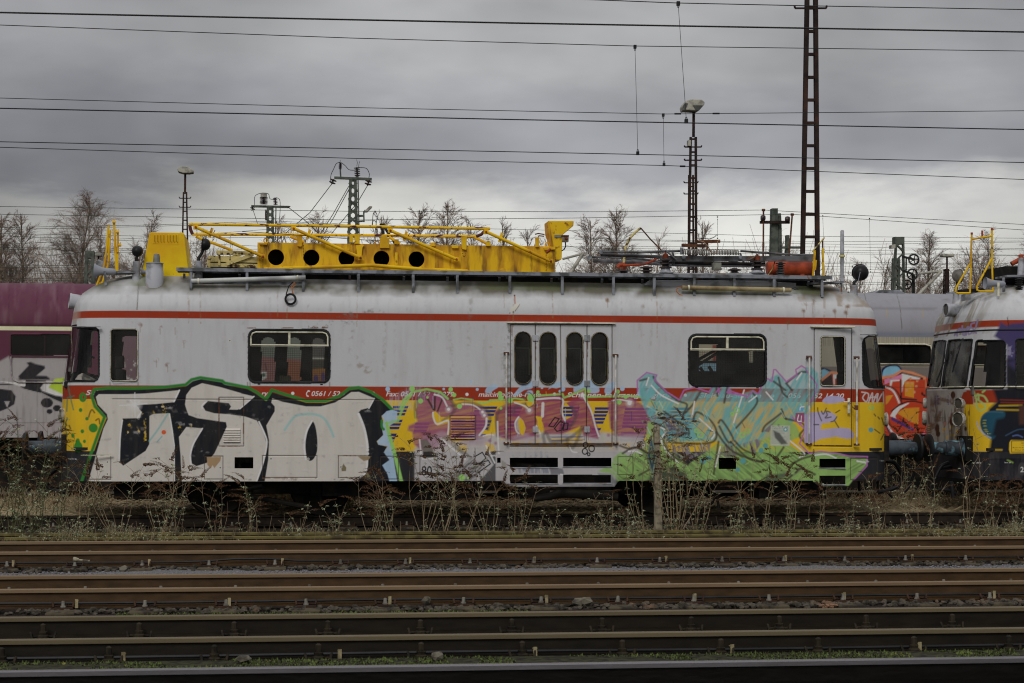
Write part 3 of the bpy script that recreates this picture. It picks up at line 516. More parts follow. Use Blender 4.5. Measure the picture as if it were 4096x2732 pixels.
    p.poly([(3083, 1702), (3160, 1702), (3159, 1783), (3082, 1782)], S(170,175,165), soft=2, al=.9)
    p.text('Schweres Nebenfahrzeug', 3087, 1709, 5, BLKP, wd=64, slant=0, bold=0, al=.8); p.text('Nr. 97 86 07 512 17 - 5', 3087, 1717, 5, BLKP, wd=62, slant=0, bold=0, al=.8)
    for q in range(7): p.stroke([(3087, 1724+q*8), (3150-(q*13) % 30, 1724+q*8)], 2, S(70,72,70), soft=3, al=.55, sm=False)
    p.poly([(3094, 1722), (3118, 1732), (3150, 1775), (3125, 1778), (3100, 1750)], S(50,52,50), soft=7, al=.8); p.dot(3142, 1718, 9, S(90,150,150)); p.dot(3142, 1718, 4, WHT)
    p.text('Batterie IIb', 3428, 1849, 8, WHT, wd=48, slant=0, bold=.006); p.text('Batteriesicherung', 3520, 1845, 4.5, WHT, wd=22, slant=0, bold=0)
    p.stroke([(3080, 1785), (3078, 1925)], 2.5, S(60,70,50), soft=2, al=.8); p.stroke([(3100, 1785), (3112, 1925)], 2.5, S(60,70,50), soft=2, al=.6)
    # ---- silver letters at the left
    left = A_(330,1375, 430,1080, 520,830, 570,700, 470,590, 435,480, 465,410, 600,398, 900,400, 1200,388, 1420,362, 1480,310, 1570,288, 1800,322)+B_(0,345, 240,392, 330,440, 430,515, 490,418, 600,455, 850,530, 1050,532, 1200,480, 1300,402, 1400,392, 1530,440, 1650,520, 1750,625)
    p.poly(A_(345,1375, 450,1080, 540,830, 590,710, 490,590, 450,480, 475,425, 600,412, 900,412, 1200,402, 1420,380, 1490,325, 1580,300, 1800,335)+B_(0,360, 240,408, 330,460, 430,530, 490,440, 600,475, 850,548, 1050,550, 1200,500, 1300,420, 1400,405, 1530,455, 1640,530, 1745,625, 1640,690, 1650,760, 1645,820, 1660,890, 1590,955, 1605,985, 1700,1010, 1665,1070, 1720,1150, 1645,1205, 1700,1300, 1710,1375), BLKP, soft=6)
    p.stroke(left, 12, GRN, soft=5, sm=False)
    p.poly(B_(1750,625, 1690,640, 1640,690, 1660,735, 1640,800, 1655,890, 1590,955, 1605,990, 1700,1005, 1662,1070, 1720,1150, 1645,1205, 1700,1300, 1720,1375, 1800,1375, 1770,1180, 1745,1000, 1710,800, 1800,740, 1800,640), LBL, soft=4, al=.93, sm=False)
    p.stroke(B_(1640,740, 1640,800, 1660,830), 10, GRN, soft=4); p.stroke(B_(1950,470, 1880,560, 1830,680, 1810,740, 1685,765), 9, LGR, soft=4, al=.8, sm=False); p.stroke(B_(1690,765, 1720,900, 1775,1090, 1845,1378), 14, LGR, soft=5, sm=False)
    K = dict(soft=3.5)
    p.poly(A_(480,490, 510,462, 800,462, 1000,455, 1355,420, 1310,520, 1248,665, 1285,850, 1303,1100, 1303,1378, 400,1378, 480,1100, 560,820, 605,725, 596,670, 500,570), SIL, **K)
    p.poly(A_(895,575, 1100,565, 1295,545, 1345,515, 1310,680, 1245,662, 1080,668, 1040,690, 1038,985, 1000,1055, 765,1210, 722,1165, 730,950, 760,715, 940,712, 962,650), BLKP, **K)
    p.poly(A_(1412,570, 1425,470, 1480,395, 1590,347, 1780,388, 2000,452)+B_(170,455, 300,485, 150,614)+A_(1985,640, 2045,690)+B_(200,690, 330,735, 400,850, 434,980, 405,1170, 330,1378)+A_(1378,1378, 1365,1100, 1348,905, 1425,800, 1440,670), SIL, **K)
    p.poly(A_(1598,590, 1650,533, 1870,556, 1893,590, 1875,622, 1985,625, 2080,565, 2080,700, 1900,675, 1720,662, 1625,635), BLKP, **K)
    p.poly(B_(250,560, 300,485, 470,560, 520,600, 520,650, 440,770, 330,735, 200,690, 60,675, 150,614), BLKP, **K)
    p.poly(A_(1300,600, 1415,600, 1450,680, 1540,712, 1840,755, 1850,800, 1720,1080, 1640,1180, 1530,1215, 1478,1185, 1470,1090, 1510,950, 1598,820, 1425,805, 1350,905, 1280,700), BLKP, **K)
    p.poly(B_(495,505, 600,542, 850,590, 1000,590, 1150,550, 1250,490, 1320,440, 1400,438, 1560,505, 1500,605, 1420,625, 1390,660, 1450,780, 1490,950, 1500,1040, 1493,1200, 1475,1290, 1400,1340, 1400,1378, 415,1378, 452,1150, 462,950, 432,790, 520,640, 520,590, 485,550), SIL, **K)
    p.poly(B_(915,745, 945,800, 965,930, 962,1060, 925,1140, 880,1158, 850,1110, 840,980, 860,860, 885,785), BLKP, sm=True, **K)
    for P, wd in ((A_(1352,422, 1297,538), 6), (A_(948,652, 915,708), 5), (A_(756,735, 735,900, 724,1160), 5), (A_(1250,668, 1275,820, 1300,1000), 4), (A_(1300,1000, 1303,1370), 3), (A_(1640,536, 1592,575, 1592,612), 5), (A_(1592,822, 1500,980, 1468,1100, 1475,1190), 6), (B_(303,486, 155,614), 5), (B_(355,750, 415,880, 437,980, 400,1170, 330,1375), 6), (B_(908,745, 850,860, 830,1000, 845,1140), 7), (B_(1560,508, 1505,608), 5), (B_(1397,668, 1450,800, 1480,930, 1492,1020), 9), (B_(1490,1110, 1485,1220, 1465,1290, 1410,1335), 6)): p.stroke(P, wd, WHT, soft=3)
    for a, b in ((1492,1045), (1494,1084)): p.dot(900+a/2.614, 1400+b/2.614, 5, WHT)
    cx, cy = 200+887/2.614, 1400+572/2.614
    p.dot(cx, cy, 22, WHT, soft=26, al=.7); p.dot(cx, cy, 8, S(240,240,245), soft=5)
    for dx, dy in ((0,-48), (1,48), (-60,3), (48,-5), (-17,-17), (15,14), (17,-12)): p.stroke([(cx, cy), (cx+dx, cy+dy)], 3.2, WHT, soft=4, sm=False, al=.85)
    p.stroke(A_(1230,670, 1130,830, 1040,950), 7, TEA, soft=6, al=.7); p.stroke(A_(1120,960, 1170,905), 5, TEA, soft=4, al=.8); p.dot(200+1190/2.614, 1400+860/2.614, 9, S(190,85,45)); p.stroke(B_(625,835, 720,705, 820,672, 950,675, 1040,720, 1100,820, 1135,905), 9, S(125,175,175), soft=6, al=.75)
    for P, wd in ((A_(790,720, 830,800, 820,860), 13), (A_(1175,580, 1200,610, 1190,650), 14), (A_(960,650, 990,700, 995,880), 9), (A_(1335,780, 1370,840), 10), (A_(900,810, 960,890), 6), (A_(1070,610, 1090,660), 5), (A_(990,900, 1000,960), 12), (A_(1485,780, 1490,800), 8)): p.stroke(P, wd, YEL, soft=5, al=.85, rag=(-.05,6))
    for a, b, r_, q in ((343,495,15,19), (320,628,7,8), (387,718,7,7), (452,815,18,18), (338,850,7,8), (238,895,6,9), (360,955,6,7), (295,1015,17,22), (290,965,9,16)): p.dot(200+a/2.614, 1400+b/2.614, r_, S(50,120,45), ry=q, soft=3.5)
    p.dot(200+350/2.614, 1400+493/2.614, 4, RED, ry=7)
    for P in (A_(190,380, 215,500, 245,625), A_(180,500, 250,480), A_(175,640, 180,520), A_(180,710, 160,800, 180,900)): p.stroke(P, 5, S(60,110,90), soft=4, al=.8)
    for P in (A_(405,700, 420,650, 440,625, 465,655), A_(480,735, 510,720, 520,770), A_(200,790, 215,820), A_(165,770, 175,790)): p.stroke(P, 6, S(70,50,30), soft=4, al=.8)
    p.text('Batterie Sicherung', 272, 1838, 5, WHT, wd=36, slant=0, bold=0)
    # hatch with peeled paint
    p.poly(A_(1640,1120, 1790,1115, 1780,1160, 1720,1235, 1700,1205, 1680,1240, 1645,1200), S(150,125,95), soft=3); p.poly(B_(1385,1110, 1530,1110, 1500,1150, 1450,1160), S(135,120,95), soft=3); p.poly(B_(1215,1230, 1240,1190, 1268,1230, 1265,1265, 1220,1268), S(110,105,80), soft=2.5); p.poly(B_(1440,1335, 1490,1275, 1525,1330, 1510,1340), S(105,100,75), soft=2.5)
    for a, b in ((600,1172), (600,1297), (1780,1230), (1880,-99)): p.dot(200+a/2.614, 1400+b/2.614, 5.5, S(190,188,180)); p.dot(200+a/2.614, 1400+b/2.614, 2.6, (.02,.02,.02))
    for a, b in ((481,1137), (869,1140), (1212,1223)): p.dot(900+a/2.614, 1400+b/2.614, 5.5, S(185,183,176)); p.dot(900+a/2.614, 1400+b/2.614, 2.6, (.02,.02,.02))
    for i in range(150):
        cx, cy = rnd.uniform(340, 1450), rnd.uniform(1600, 1915); p.stroke([(cx, cy), (cx+rnd.uniform(15, 90), cy+rnd.uniform(-8, 8))], rnd.uniform(3, 13), S(112,108,104) if rnd.random() < .75 else S(205,202,198), soft=9, al=rnd.uniform(.12,.42), sm=False, rag=(.0,4))
    # sheet seams, dark with dirt
    for P in SEAMS: p.stroke(P, 2.6, S(58,50,42), soft=1.8, sm=False, al=.9)
    for P in RUSTY: p.stroke(P, 4.5, S(95,58,32), soft=3, sm=False, al=.85, rag=(.08,6))
    for i in range(60):
        cx = rnd.uniform(600, 3400); p.stroke([(cx, 1918), (cx+rnd.uniform(10, 50), 1919)], 5, S(90,85,75), soft=5, al=.4, sm=False, rag=(.0,5))
def box_(x0, y0, x1, y1): return [(x0, y0), (x1, y0), (x1, y1), (x0, y1), (x0, y0)]
SEAMS = [box_(2042, 1298, 2449, 1775), [(2142, 1298), (2141, 1775)], [(2242, 1298), (2247, 1775)], [(2349, 1298), (2346, 1775)], [(2040, 1786), (2448, 1788)],
    box_(3257, 1313, 3408, 1785), [(3253, 1784), (3408, 1787)], box_(876, 1590, 975, 1785), box_(346, 1822, 443, 1918), box_(818, 1825, 892, 1917), box_(1050, 1823, 1268, 1911), box_(1354, 1824, 1482, 1912), box_(1522, 1826, 1594, 1917), box_(1680, 1826, 1752, 1900), box_(2472, 1828, 2532, 1900), box_(3403, 1834, 3508, 1920),
    [(450, 1596), (1520, 1600)], [(555, 1120), (548, 1240)], box_(1800, 1664, 1903, 1760)]
RUSTY = [[(876, 1592), (876, 1700)], [(975, 1592), (974, 1785)], [(876, 1785), (974, 1785)], [(2143, 1370), (2143, 1440)], [(2351, 1370), (2350, 1430)], [(2045, 1776), (2449, 1777)], [(3258, 1782), (3400, 1784)], [(2048, 1300), (2047, 1400)], [(1050, 1912), (1268, 1912)], [(1354, 1823), (1482, 1823)], [(990, 1312), (1310, 1311)], [(2040, 1833), (2230, 1833)]]
# ---------------------------------------------------------------- main railcar
M_gl = glass_mat('window_glass', (.56, .58, .56), film=.014, refl=.6); M_glc = glass_mat('cab_glass', (.80, .82, .80), film=.02, refl=.55)
M_rub = pm('black_rubber', (.012, .012, .014), (.03, .03, .032), rough=.5)
M_alu = pm('weathered_aluminium', S(190, 188, 168), S(110, 108, 80), 9, rough=.45, lo=.5, hi=.75)
M_gry = pm('grey_paint', S(116, 119, 126), S(70, 72, 74), 6, rough=.55, c3=S(110, 70, 40), s3=7, lo3=.66, hi3=.74)
M_lgry = pm('light_grey_paint', S(150, 152, 158), S(110, 112, 115), 5, rough=.5, c3=S(120, 85, 50), s3=4, lo3=.62, hi3=.75)
M_dark = pm('black_underframe', (.007, .007, .007), (.022, .018, .014), 5, rough=.85)
M_yel = pm('yellow_paint', S(206, 158, 22), S(166, 122, 24), 3, rough=.5, c3=S(96, 62, 26), s3=4.2, lo3=.52, hi3=.74, stretch=(2.5, 2.5, .6))
M_yel2 = pm('clean_yellow_paint', S(210, 162, 20), S(176, 132, 20), 2.6, rough=.5, c3=S(110, 66, 28), s3=9, lo3=.60, hi3=.70)
M_chip = pm('chipped_yellow_tube', S(208, 162, 30), S(72, 34, 26), 9, rough=.6, lo=.54, hi=.60, stretch=(1, 2, 2))
M_cream = pm('rusty_cream_paint', S(178, 164, 108), S(60, 42, 28), 11, rough=.65, lo=.54, hi=.62)
M_red = pm('orange_red_paint', S(156, 66, 38, 1.25), S(112, 46, 30, 1.2), 4, rough=.5)
M_rust = pm('rust', S(92, 58, 40), S(58, 38, 28), 8, rough=.85, bump=.3)
M_ins = pm('brown_porcelain', S(60, 52, 52), S(38, 32, 34), 4, rough=.25)
M_blk = pm('black_plastic', (.012, .012, .014), (.02, .02, .022), rough=.4)
M_slot = pm('vent_dark', (.005, .005, .005), rough=.9)
def in_poly(px, py, P):
    ins = np.zeros(px.shape, bool); n = len(P)
    for i in range(n):
        ax, ay = P[i]; bx, by = P[(i+1) % n]
        if ay != by: ins ^= ((ay > py) != (by > py)) & (px < (bx-ax)*(py-ay)/(by-ay)+ax)
    return ins
def inset(P, d):
    c = np.mean(np.array(P), 0); out = []
    A = np.array(P, float); n = len(A); area = sum(A[i][0]*A[(i+1) % n][1]-A[(i+1) % n][0]*A[i][1] for i in range(n)); sg = 1 if area > 0 else -1
    for i in range(n):
        e = A[(i+1) % n]-A[i-1]; l = math.hypot(*e)+1e-9; out.append((A[i][0]-sg*e[1]/l*d, A[i][1]+sg*e[0]/l*d))
    return out
car = thing('tower_railcar', 'long grey and yellow overhead line service railcar covered in silver, purple and green graffiti', 'railcar', (3.1, YC, 0))
X0 = -3.44; LN = 13.14
V, near = shell(X0, LN, .46, .0068, .0070, duf=.03)
px, py = proj(V.reshape(-1, 3)); NV = V.reshape(-1, 3)
# sheet waviness, grooves, louvres
off = np.zeros(len(NV)); isn = np.tile(np.arange(V.shape[1]) < near, V.shape[0])
off += (fbm(px, py, 230, 5, 3)-.5)*.010+(fbm(px, py, 70, 8, 2)-.5)*.0035
for P in SEAMS:
    k = np.nonzero(isn & (px > min(q[0] for q in P)-6) & (px < max(q[0] for q in P)+6) & (py > min(q[1] for q in P)-6) & (py < max(q[1] for q in P)+6))[0]
    d, _ = sdist(px[k], py[k], P, False); off[k] -= np.clip(1-d/3.2, 0, 1)*.010
for (x0, y0, x1, y1, n) in ((894, 1714, 961, 1770, 6), (1803, 1666, 1898, 1758, 9)):
    k = np.nonzero(isn & (px > x0) & (px < x1) & (py > y0) & (py < y1))[0]; t = ((py[k]-y0)/(y1-y0)*n) % 1; off[k] += np.where(t < .75, t/.75, (1-t)/.25)*.030
for (x0, y0, x1, y1) in ((3224, 1424, 3249, 1782), (3414, 1426, 3439, 1784)):
    k = np.nonzero(isn & (px > x0) & (px < x1) & (py > y0) & (py < y1))[0]; off[k] -= .035*np.clip(np.minimum(px[k]-x0, x1-px[k])/3, 0, 1)
k = np.nonzero(isn & (py > 1306) & (py < 1537) & ((px < 405) | (px > 3440)))[0]; off[k] -= 0.0
side = np.where(isn, -1, 1)
NV[:, 1] += side*off
V = NV.reshape(V.shape)
pt = Paint(px, py, GREY)
paint_car(pt, NV[:, 2])
cols = pt.c; far = ~isn
pf = Paint(px[far], py[far], GREY); bands(pf, NV[far, 2]); cols[far] = pf.c
C = centres(V); cx_, cy_ = proj(C.reshape(-1, 3)); cx_ = cx_.reshape(C.shape[:2]); cy_ = cy_.reshape(C.shape[:2]); cz_ = C[..., 2]
lab = np.zeros(C.shape[:2], int); nearf = np.zeros(C.shape[:2], bool); nearf[:, :near-1] = True
skirt = in_poly(cx_, cy_, [(2005, 1900), (2005, 1925), (2036, 1948), (2457, 1948), (2474, 1925), (2474, 1900)]) | in_poly(cx_, cy_, [(3252, 1900), (3252, 1927), (3282, 1950), (3392, 1949), (3410, 1930), (3410, 1900)])
lab[(cz_ < .548) & ~(skirt & nearf)] = -1
doorA = nearf & in_poly(cx_, cy_, box_(2042, 1298, 2449, 1775)[:4]); doorB = nearf & in_poly(cx_, cy_, box_(3257, 1313, 3408, 1785)[:4])
leaf = [doorA & (cx_ < 2142), doorA & (cx_ >= 2142) & (cx_ < 2244.5), doorA & (cx_ >= 2244.5) & (cx_ < 2347.5), doorA & (cx_ >= 2347.5)]
for i, q in enumerate(leaf): lab[q & (lab == 0)] = 40+i
lab[doorB & (lab == 0)] = 44
for P in ((938, 1829, 1013, 1873), (2040, 1831, 2232, 1871), (2253, 1831, 2445, 1868), (2040, 1899, 2232, 1936), (2253, 1899, 2444, 1934), (1988, 1831, 2003, 1851), (2875, 1832, 2944, 1876), (3277, 1835, 3382, 1873), (3277, 1903, 3382, 1940)):
    lab[nearf & in_poly(cx_, cy_, box_(*P)[:4])] = -1
WIN = {}   # name: (outer outline, rubber width)
cabL = [(287, 1311), (300, 1308), (385, 1309), (396, 1318), (399, 1340), (399, 1500), (392, 1518), (378, 1528), (272, 1529)]
sideL = rr(441, 1314, 552, 1525, 13); winA = rr(991, 1315, 1322, 1533, 32); winB = rr(2752, 1334, 3067, 1547, 32)
cabR = [(3447, 1372), (3455, 1352), (3472, 1342), (3514, 1342), (3541, 1554), (3478, 1552), (3457, 1540), (3449, 1520)]
ov = [rr(a, 1326+i*.8, a+69, 1538+i, 34) for i, a in enumerate((2057.5, 2157.5, 2264, 2364))]
dwin = rr(3281, 1344, 3381, 1544, 13)
frontL = [(254, 1532), (266, 1528), (283, 1316), (279, 1315)]
specs = [('w', cabL, 6), ('w', sideL, 4), ('w', winA, 8), ('w', winB, 8), ('w', cabR, 6)]+[('d%d' % i, o_, 5) for i, o_ in enumerate(ov)]+[('d4', dwin, 4)]
parts = {0: ('body', colour_mat('railcar_paint'), car, 0, 0)}
for i, (kd, P, wd) in enumerate(specs):
    o_ = nearf & in_poly(cx_, cy_, P); n_ = nearf & in_poly(cx_, cy_, inset(P, wd))
    lab[o_] = 100+2*i; lab[n_] = 101+2*i
    parts[100+2*i] = ('window_frame' if kd == 'w' else 'door_window', M_rub, car, .012, .03)
    parts[101+2*i] = ('pane', M_glc if i in (0, 1, 4, 9) else M_gl, car, -.018, 0)
for i in range(4): parts[40+i] = ('door_leaf', MATS.get('rp') or parts[0][1], car, -.004, .012)
parts[44] = ('driver_door', parts[0][1], car, -.006, .012)
# openings of the far side, seen through the windows
ff = ~nearf
for P in (rr(1046, 1349, 1100, 1540, 25), rr(1150, 1350, 1203, 1540, 25), rr(1246, 1352, 1298, 1540, 25), rr(2762, 1377, 2870, 1485, 6), rr(3276, 1350, 3372, 1545, 10), rr(492, 1345, 560, 1530, 8), rr(330, 1325, 402, 1500, 6), rr(3420, 1350, 3520, 1545, 6), rr(2997, 1404, 3048, 1450, 2)):
    lab[ff & in_poly(cx_, cy_, P)] = -1
P = [(X0-.1, 0)];
# windscreens of the two ends (end faces: normals along x)
endf = (np.abs(C[..., 1]-YC) < 1.22) & (cz_ > 2.06) & (cz_ < 2.92) & ((C[..., 0] < X0+.45) | (C[..., 0] > X0+LN-.45))
yy = np.abs(C[..., 1]-YC); post = ((yy > .40) & (yy < .46)) | ((yy > 1.14))
lab[endf & ~post & (C[..., 0] < X0+1)] = 160; lab[endf & ~post & (C[..., 0] > X0+LN-1)] = 162
parts[160] = ('windscreen', M_glc, car, -.015, 0); parts[162] = ('windscreen', M_glc, car, -.015, 0)
res = cut(V, lab, parts, cols)
def adopt(ch, par): ch.parent = par
for i, (kd, P, wd) in enumerate(specs):
    fr, pa = res[100+2*i], res[101+2*i]
    if kd == 'w': adopt(pa, fr)
    else:
        dr = res[40+int(kd[1])] if kd != 'd4' else res[44]; adopt(fr, dr); adopt(pa, dr)
# body inner floor, bulkheads and clutter seen through the glass
M_int = pm('dark_interior', (.020, .019, .017), (.03, .028, .025), 3, rough=.8)
M_tan = pm('tan_cardboard', S(120, 112, 80), S(95, 88, 62), 6, rough=.9)
m = MB(); m.box(X0+.3, X0+LN-.3, YC-1.38, YC+1.38, 1.02, 1.06); m.build('floor_plate', M_int, car)
m = MB()
for xa in (-1.72, -1.2, 1.95, 6.4, 8.0): MB().box(xa, xa+.05, YC-(1.2 if xa < 0 else 1.3), YC+(.9 if xa < 0 else 1.3), 1.06, 3.05).build('bulkhead', M_int, car)
def seatx(x, y):
    q = MB(); q.box(x, x+.5, y, y+.5, 1.45, 1.55); q.box(x+.38, x+.5, y, y+.5, 1.5, 2.25); q.tube([(x+.25, y+.25, 1.06), (x+.25, y+.25, 1.45)], .05); q.box(x+.36, x+.48, y+.1, y+.4, 2.27, 2.45); return q
s_ = seatx(-2.95, YC-.9); s_.build('driver_seat', pm('seat_cloth', S(60, 60, 62), rough=.9), car, bevel=.03); s_ = seatx(8.6, YC-.8); s_.build('driver_seat', MATS['seat_cloth'], car, bevel=.03)
m = MB(); m.box(X0+.12, X0+.62, YC-1.1, YC+1.1, 1.95, 2.06); m.box(X0+.2, X0+.5, YC-.9, YC-.3, 2.06, 2.18); m.build('control_desk', M_int, car, bevel=.02)
m = MB(); m.bar(U(345, 1500, 28.6), U(335, 1330, 28.6), .04); m.bar(U(338, 1410, 28.4), U(378, 1433, 28.4), .03); m.bar(U(360, 1380, 28.4), U(357, 1470, 28.4), .06, .1); m.build('cab_fitting', M_blk, car)
m = MB(); m.prism([(300, 1518), (312, 1500), (330, 1492), (352, 1503), (380, 1516), (392, 1522)], 28.05, .2); m.build('crumpled_litter', pm('pale_litter', S(150, 145, 138), S(95, 92, 88), 14, lo=.4, hi=.55), car)
m = MB(); m.prism([(1118, 1502), (1135, 1502), (1142, 1505), (1158, 1501), (1166, 1510), (1163, 1526), (1118, 1526)], 28.3, .25); m.build('cardboard_box', M_tan, car)
m = MB()
for a, b in (((2764, 1455), (2880, 1390)), ((2764, 1478), (2880, 1405)), ((2872, 1380), (2872, 1546)), ((2894, 1385), (2894, 1546)), ((2894, 1490), (2942, 1490)), ((2764, 1448), (2890, 1448)), ((2800, 1470), (2818, 1495)), ((2835, 1465), (2850, 1490))):
    m.bar(U(*a, 28.9), U(*b, 28.9), .045)
m.build('workshop_rack', pm('rack_steel', S(52, 54, 52, 1), rough=.7), car)
# welded mesh behind the windows
def grille(x0, y0, x1, y1, Y, par, st=7.0, c=None):
    q = MB(); a = U(x0, y0, Y); b = U(x1, y1, Y); z1, z0 = a.z, b.z; d = st/255; x = a.x
    while x < b.x: q.box(x, x+.0035, Y, Y+.0035, z0, z1); x += d
    z = z0
    while z < z1: q.box(a.x, b.x, Y+.004, Y+.0075, z, z+.0035); z += d
    return q.build('wire_grille', pm('grille_wire', S(48, 45, 32, 1.2), rough=.6), par)
grille(1002, 1392, 1314, 1524, Y0+.10, res[104]); grille(2762, 1402, 3058, 1538, Y0+.10, res[106])
for i, a in enumerate((2064, 2164, 2270, 2371)):
    grille(a, 1395+i, a+55, 1530+i, Y0+.07, res[40+i], 6); m = MB(); m.pbox(a, 1390+i, a+55, 1394+i, Y0+.05, .02); m.pbox(a+51, 1390+i, a+55, 1500+i, Y0+.05, .02); m.build('grille_frame', pm('grille_frame_paint', S(112, 112, 100)), res[40+i])
# aluminium hopper frames of the two big windows
for (x0, y0, x1, ym, fr) in ((1000, 1324, 1315, 1384, res[104]), (2761, 1343, 3059, 1401, res[106])):
    q = MB(); xm = x0+(x1-x0)*.5; top = [(x0+4, ym-2), (x0+4, y0+22), (x0+10, y0+9), (x0+24, y0+4), (x1-24, y0+6), (x1-10, y0+11), (x1-4, y0+24), (x1-4, ym)]
    q.ptube(top, Y0-.012, .012, 6); q.pbox(x0, ym-8, x1, ym-1, Y0-.022, .03); q.pbox(x0, ym, x1, ym+3, Y0-.030, .03); q.pbox(xm-5, y0+3, xm+4, ym-8, Y0-.026, .03)
    q.build('hopper_frame', M_alu, fr)
# thin bright rims round the small windows
for P, fr in ((sideL, res[102]),)+tuple((o_, res[40+i]) for i, o_ in enumerate(ov))+((dwin, res[44]),):
    q = MB(); a = [U(p[0], p[1], Y0-.024) for p in inset(P, 2)]; q.tube(a+[a[0]], .005, 5); q.build('window_rim', pm('rim_brass', S(125, 112, 78), S(70, 60, 45), 8) if fr.name.startswith('door') else M_alu, fr)
# door furniture
for i, xs in enumerate((2142, 2349)):
    for yy_ in (1352, 1534, 1718):
        q = MB(); q.pbox(xs-11, yy_-12, xs+11, yy_+12, Y0-.014, .02); q.ptube([(xs, yy_-9), (xs, yy_+9)], Y0-.016, .007, 6); q.build('hinge', M_lgry, res[40+2*i], bevel=.002)
q = MB(); q.pbox(2028, 1288, 2464, 1296, Y0-.05, .07); q.build('rain_strip', M_alu, car, bevel=.008); q = MB(); q.pbox(3244, 1304, 3422, 1311, Y0-.05, .07); q.build('rain_strip', M_alu, car, bevel=.008)
q = MB(); q.pbox(2040, 1776, 2450, 1779, Y0-.03, .03); q.build('door_sill', M_rust, car)
q = MB(); q.pbox(283, 1305, 401, 1308, Y0-.01, .07); q.build('drip_rail', M_gry, car); MB().pbox(3445, 1337, 3514, 1340, Y0-.01, .06).build('drip_rail', M_gry, car)
q = MB(); q.pbox(323, 1819, 449, 1823, Y0-.02, .02); q.build('battery_hatch_hinge', M_alu, car)
q = MB(); q.pbox(3391, 1592, 3401, 1654, Y0-.02, .02); q.pbox(3375, 1605, 3396, 1610, Y0-.07, .03); q.tube([U(3396, 1607, Y0-.07), U(3396, 1607, Y0)], .012); q.build('door_handle', M_alu, res[44], bevel=.004)
q = MB()
for k_ in range(9): t_ = k_/8; p_ = (3398+t_*24, 1607+26*math.sin(t_*1.9)); q.ptube([p_, (p_[0]+2.5, p_[1]+2)], Y0-.075, .008, 5)
q.pbox(3420, 1621, 3433, 1640, Y0-.10, .03); q.build('padlock_chain', M_rust, car)
for xx, ya, yb in ((2026, 1412, 1772), (2463, 1420, 1774), (3238, 1430, 1776), (3428, 1432, 1778)):
    q = MB(); q.ptube([(xx, ya), (xx-1, yb)], Y0-.085, .014, 10); q.build('handrail', pm('rail_metal', S(188, 186, 180), S(140, 136, 128), 6, rough=.4), car)
    for y_ in (ya, yb): q = MB(); q.pbox(xx-11, y_-4, xx+11, y_+5, Y0-.03, .035); q.tube([U(xx, y_, Y0-.09), U(xx, y_, Y0-.02)], .018); q.build('handrail_bracket', M_rust, car, bevel=.004)
for a_, b_ in ((1031, 1534), (1281, 1536), (2782, 1547), (3025, 1549)): MB().pbox(a_, b_, a_+10, b_+4, Y0-.004, .01).build('drain_slot', M_slot, car)
# vent bottom ledges
for P in ((2040, 1871, 2232), (2253, 1868, 2445), (2040, 1936, 2232), (2253, 1934, 2444), (3277, 1873, 3382), (3277, 1940, 3382)):
    q = MB(); q.pbox(P[0]-2, P[1]-2, P[2]+2, P[1]+1, Y0-.012, .05); q.build('vent_ledge', M_lgry, car)
q = MB(); q.ptube([(930, 1840), (1020, 1840)], Y0+.25, .05); q.ptube([(958, 1838), (958, 1870)], Y0+.22, .03); q.build('pipework', pm('grimy_pipe', S(58, 58, 52), S(30, 28, 24), 9), car); q = MB(); q.ptube([(2040, 1862), (2200, 1866)], Y0+.35, .05); q.build('pipework', pm('grimy_pipe', S(58, 58, 52), S(30, 28, 24), 9), car)
# peep number plates etc are paint. headlights
XR_ = X0+LN
def lamp_ring(c, ax, r, par, nm='headlight', mt=None, dpt=.05):
    q = MB(); q.lathe(c, ax, [(-dpt, r*.85), (0, r*.95), (.02, r), (.035, r*.97), (.04, r*.88), (.0, r*.85), (-.01, .01)], 24); o_ = q.build(nm, mt or pm('dull_chrome', S(150, 148, 142), S(84, 80, 72), 14, rough=.4), par, True)
    q = MB(); q.lathe(Vector(c)+Vector(ax).normalized()*.018, ax, [(0, r*.8), (.004, r*.55), (.006, .01)], 20); q.build('lens', pm('lamp_lens', S(74, 72, 66, 1.2), S(48, 48, 44, 1.2), 3, rough=.12), o_, True); return o_
lamp_ring(U(245, 1661, 28.5)+Vector((.02, 0, 0)), (-1, -.25, 0), .115, car); lamp_ring(U(245, 1661, 30.1)+Vector((.02, 0, 0)), (-1, .25, 0), .115, car)
lamp_ring(U(3547, 1678, 28.6)+Vector((-.03, 0, 0)), (1, -.12, 0), .115, car); lamp_ring((XR_-.06, YC+.75, 1.5), (1, .3, 0), .115, car)
lamp_ring(U(302, 1206, 29.37)+Vector((-.06, 0, 0)), (-1, -.18, .12), .13, car, 'roof_headlight', M_lgry, .42)
# buffers and coupling
def buffer(xs, Y, par, sgn):
    "sgn -1: buffer points to -x"
    q = MB(); q.lathe((xs, Y, 1.05), (sgn, 0, 0), [(-.12, .17), (.02, .17), (.03, .125), (.30, .125), (.31, .10), (.56, .10)], 22); b_ = q.build('buffer', pm('worn_buffer', S(58, 66, 74), S(30, 30, 30), 3, rough=.5, c3=S(110, 150, 165), s3=3, lo3=.56, hi3=.66), par, True)
    q = MB(); q.lathe((xs+sgn*.56, Y, 1.05), (sgn, 0, 0), [(-.03, .10), (-.01, .23), (.02, .235), (.045, .21), (.055, .05)], 26); q.build('buffer_head', M_blk, b_, True)
    q = MB(); q.box(xs-.10 if sgn > 0 else xs-.02, xs+.02 if sgn > 0 else xs+.10, Y-.2, Y+.2, .85, 1.25); q.build('buffer_plate', M_dark, b_); return b_
XR = X0+LN
for Y in (YC-.875, YC+.875):
    buffer(X0+.10, Y, car, -1); buffer(XR-.10, Y, car, 1)
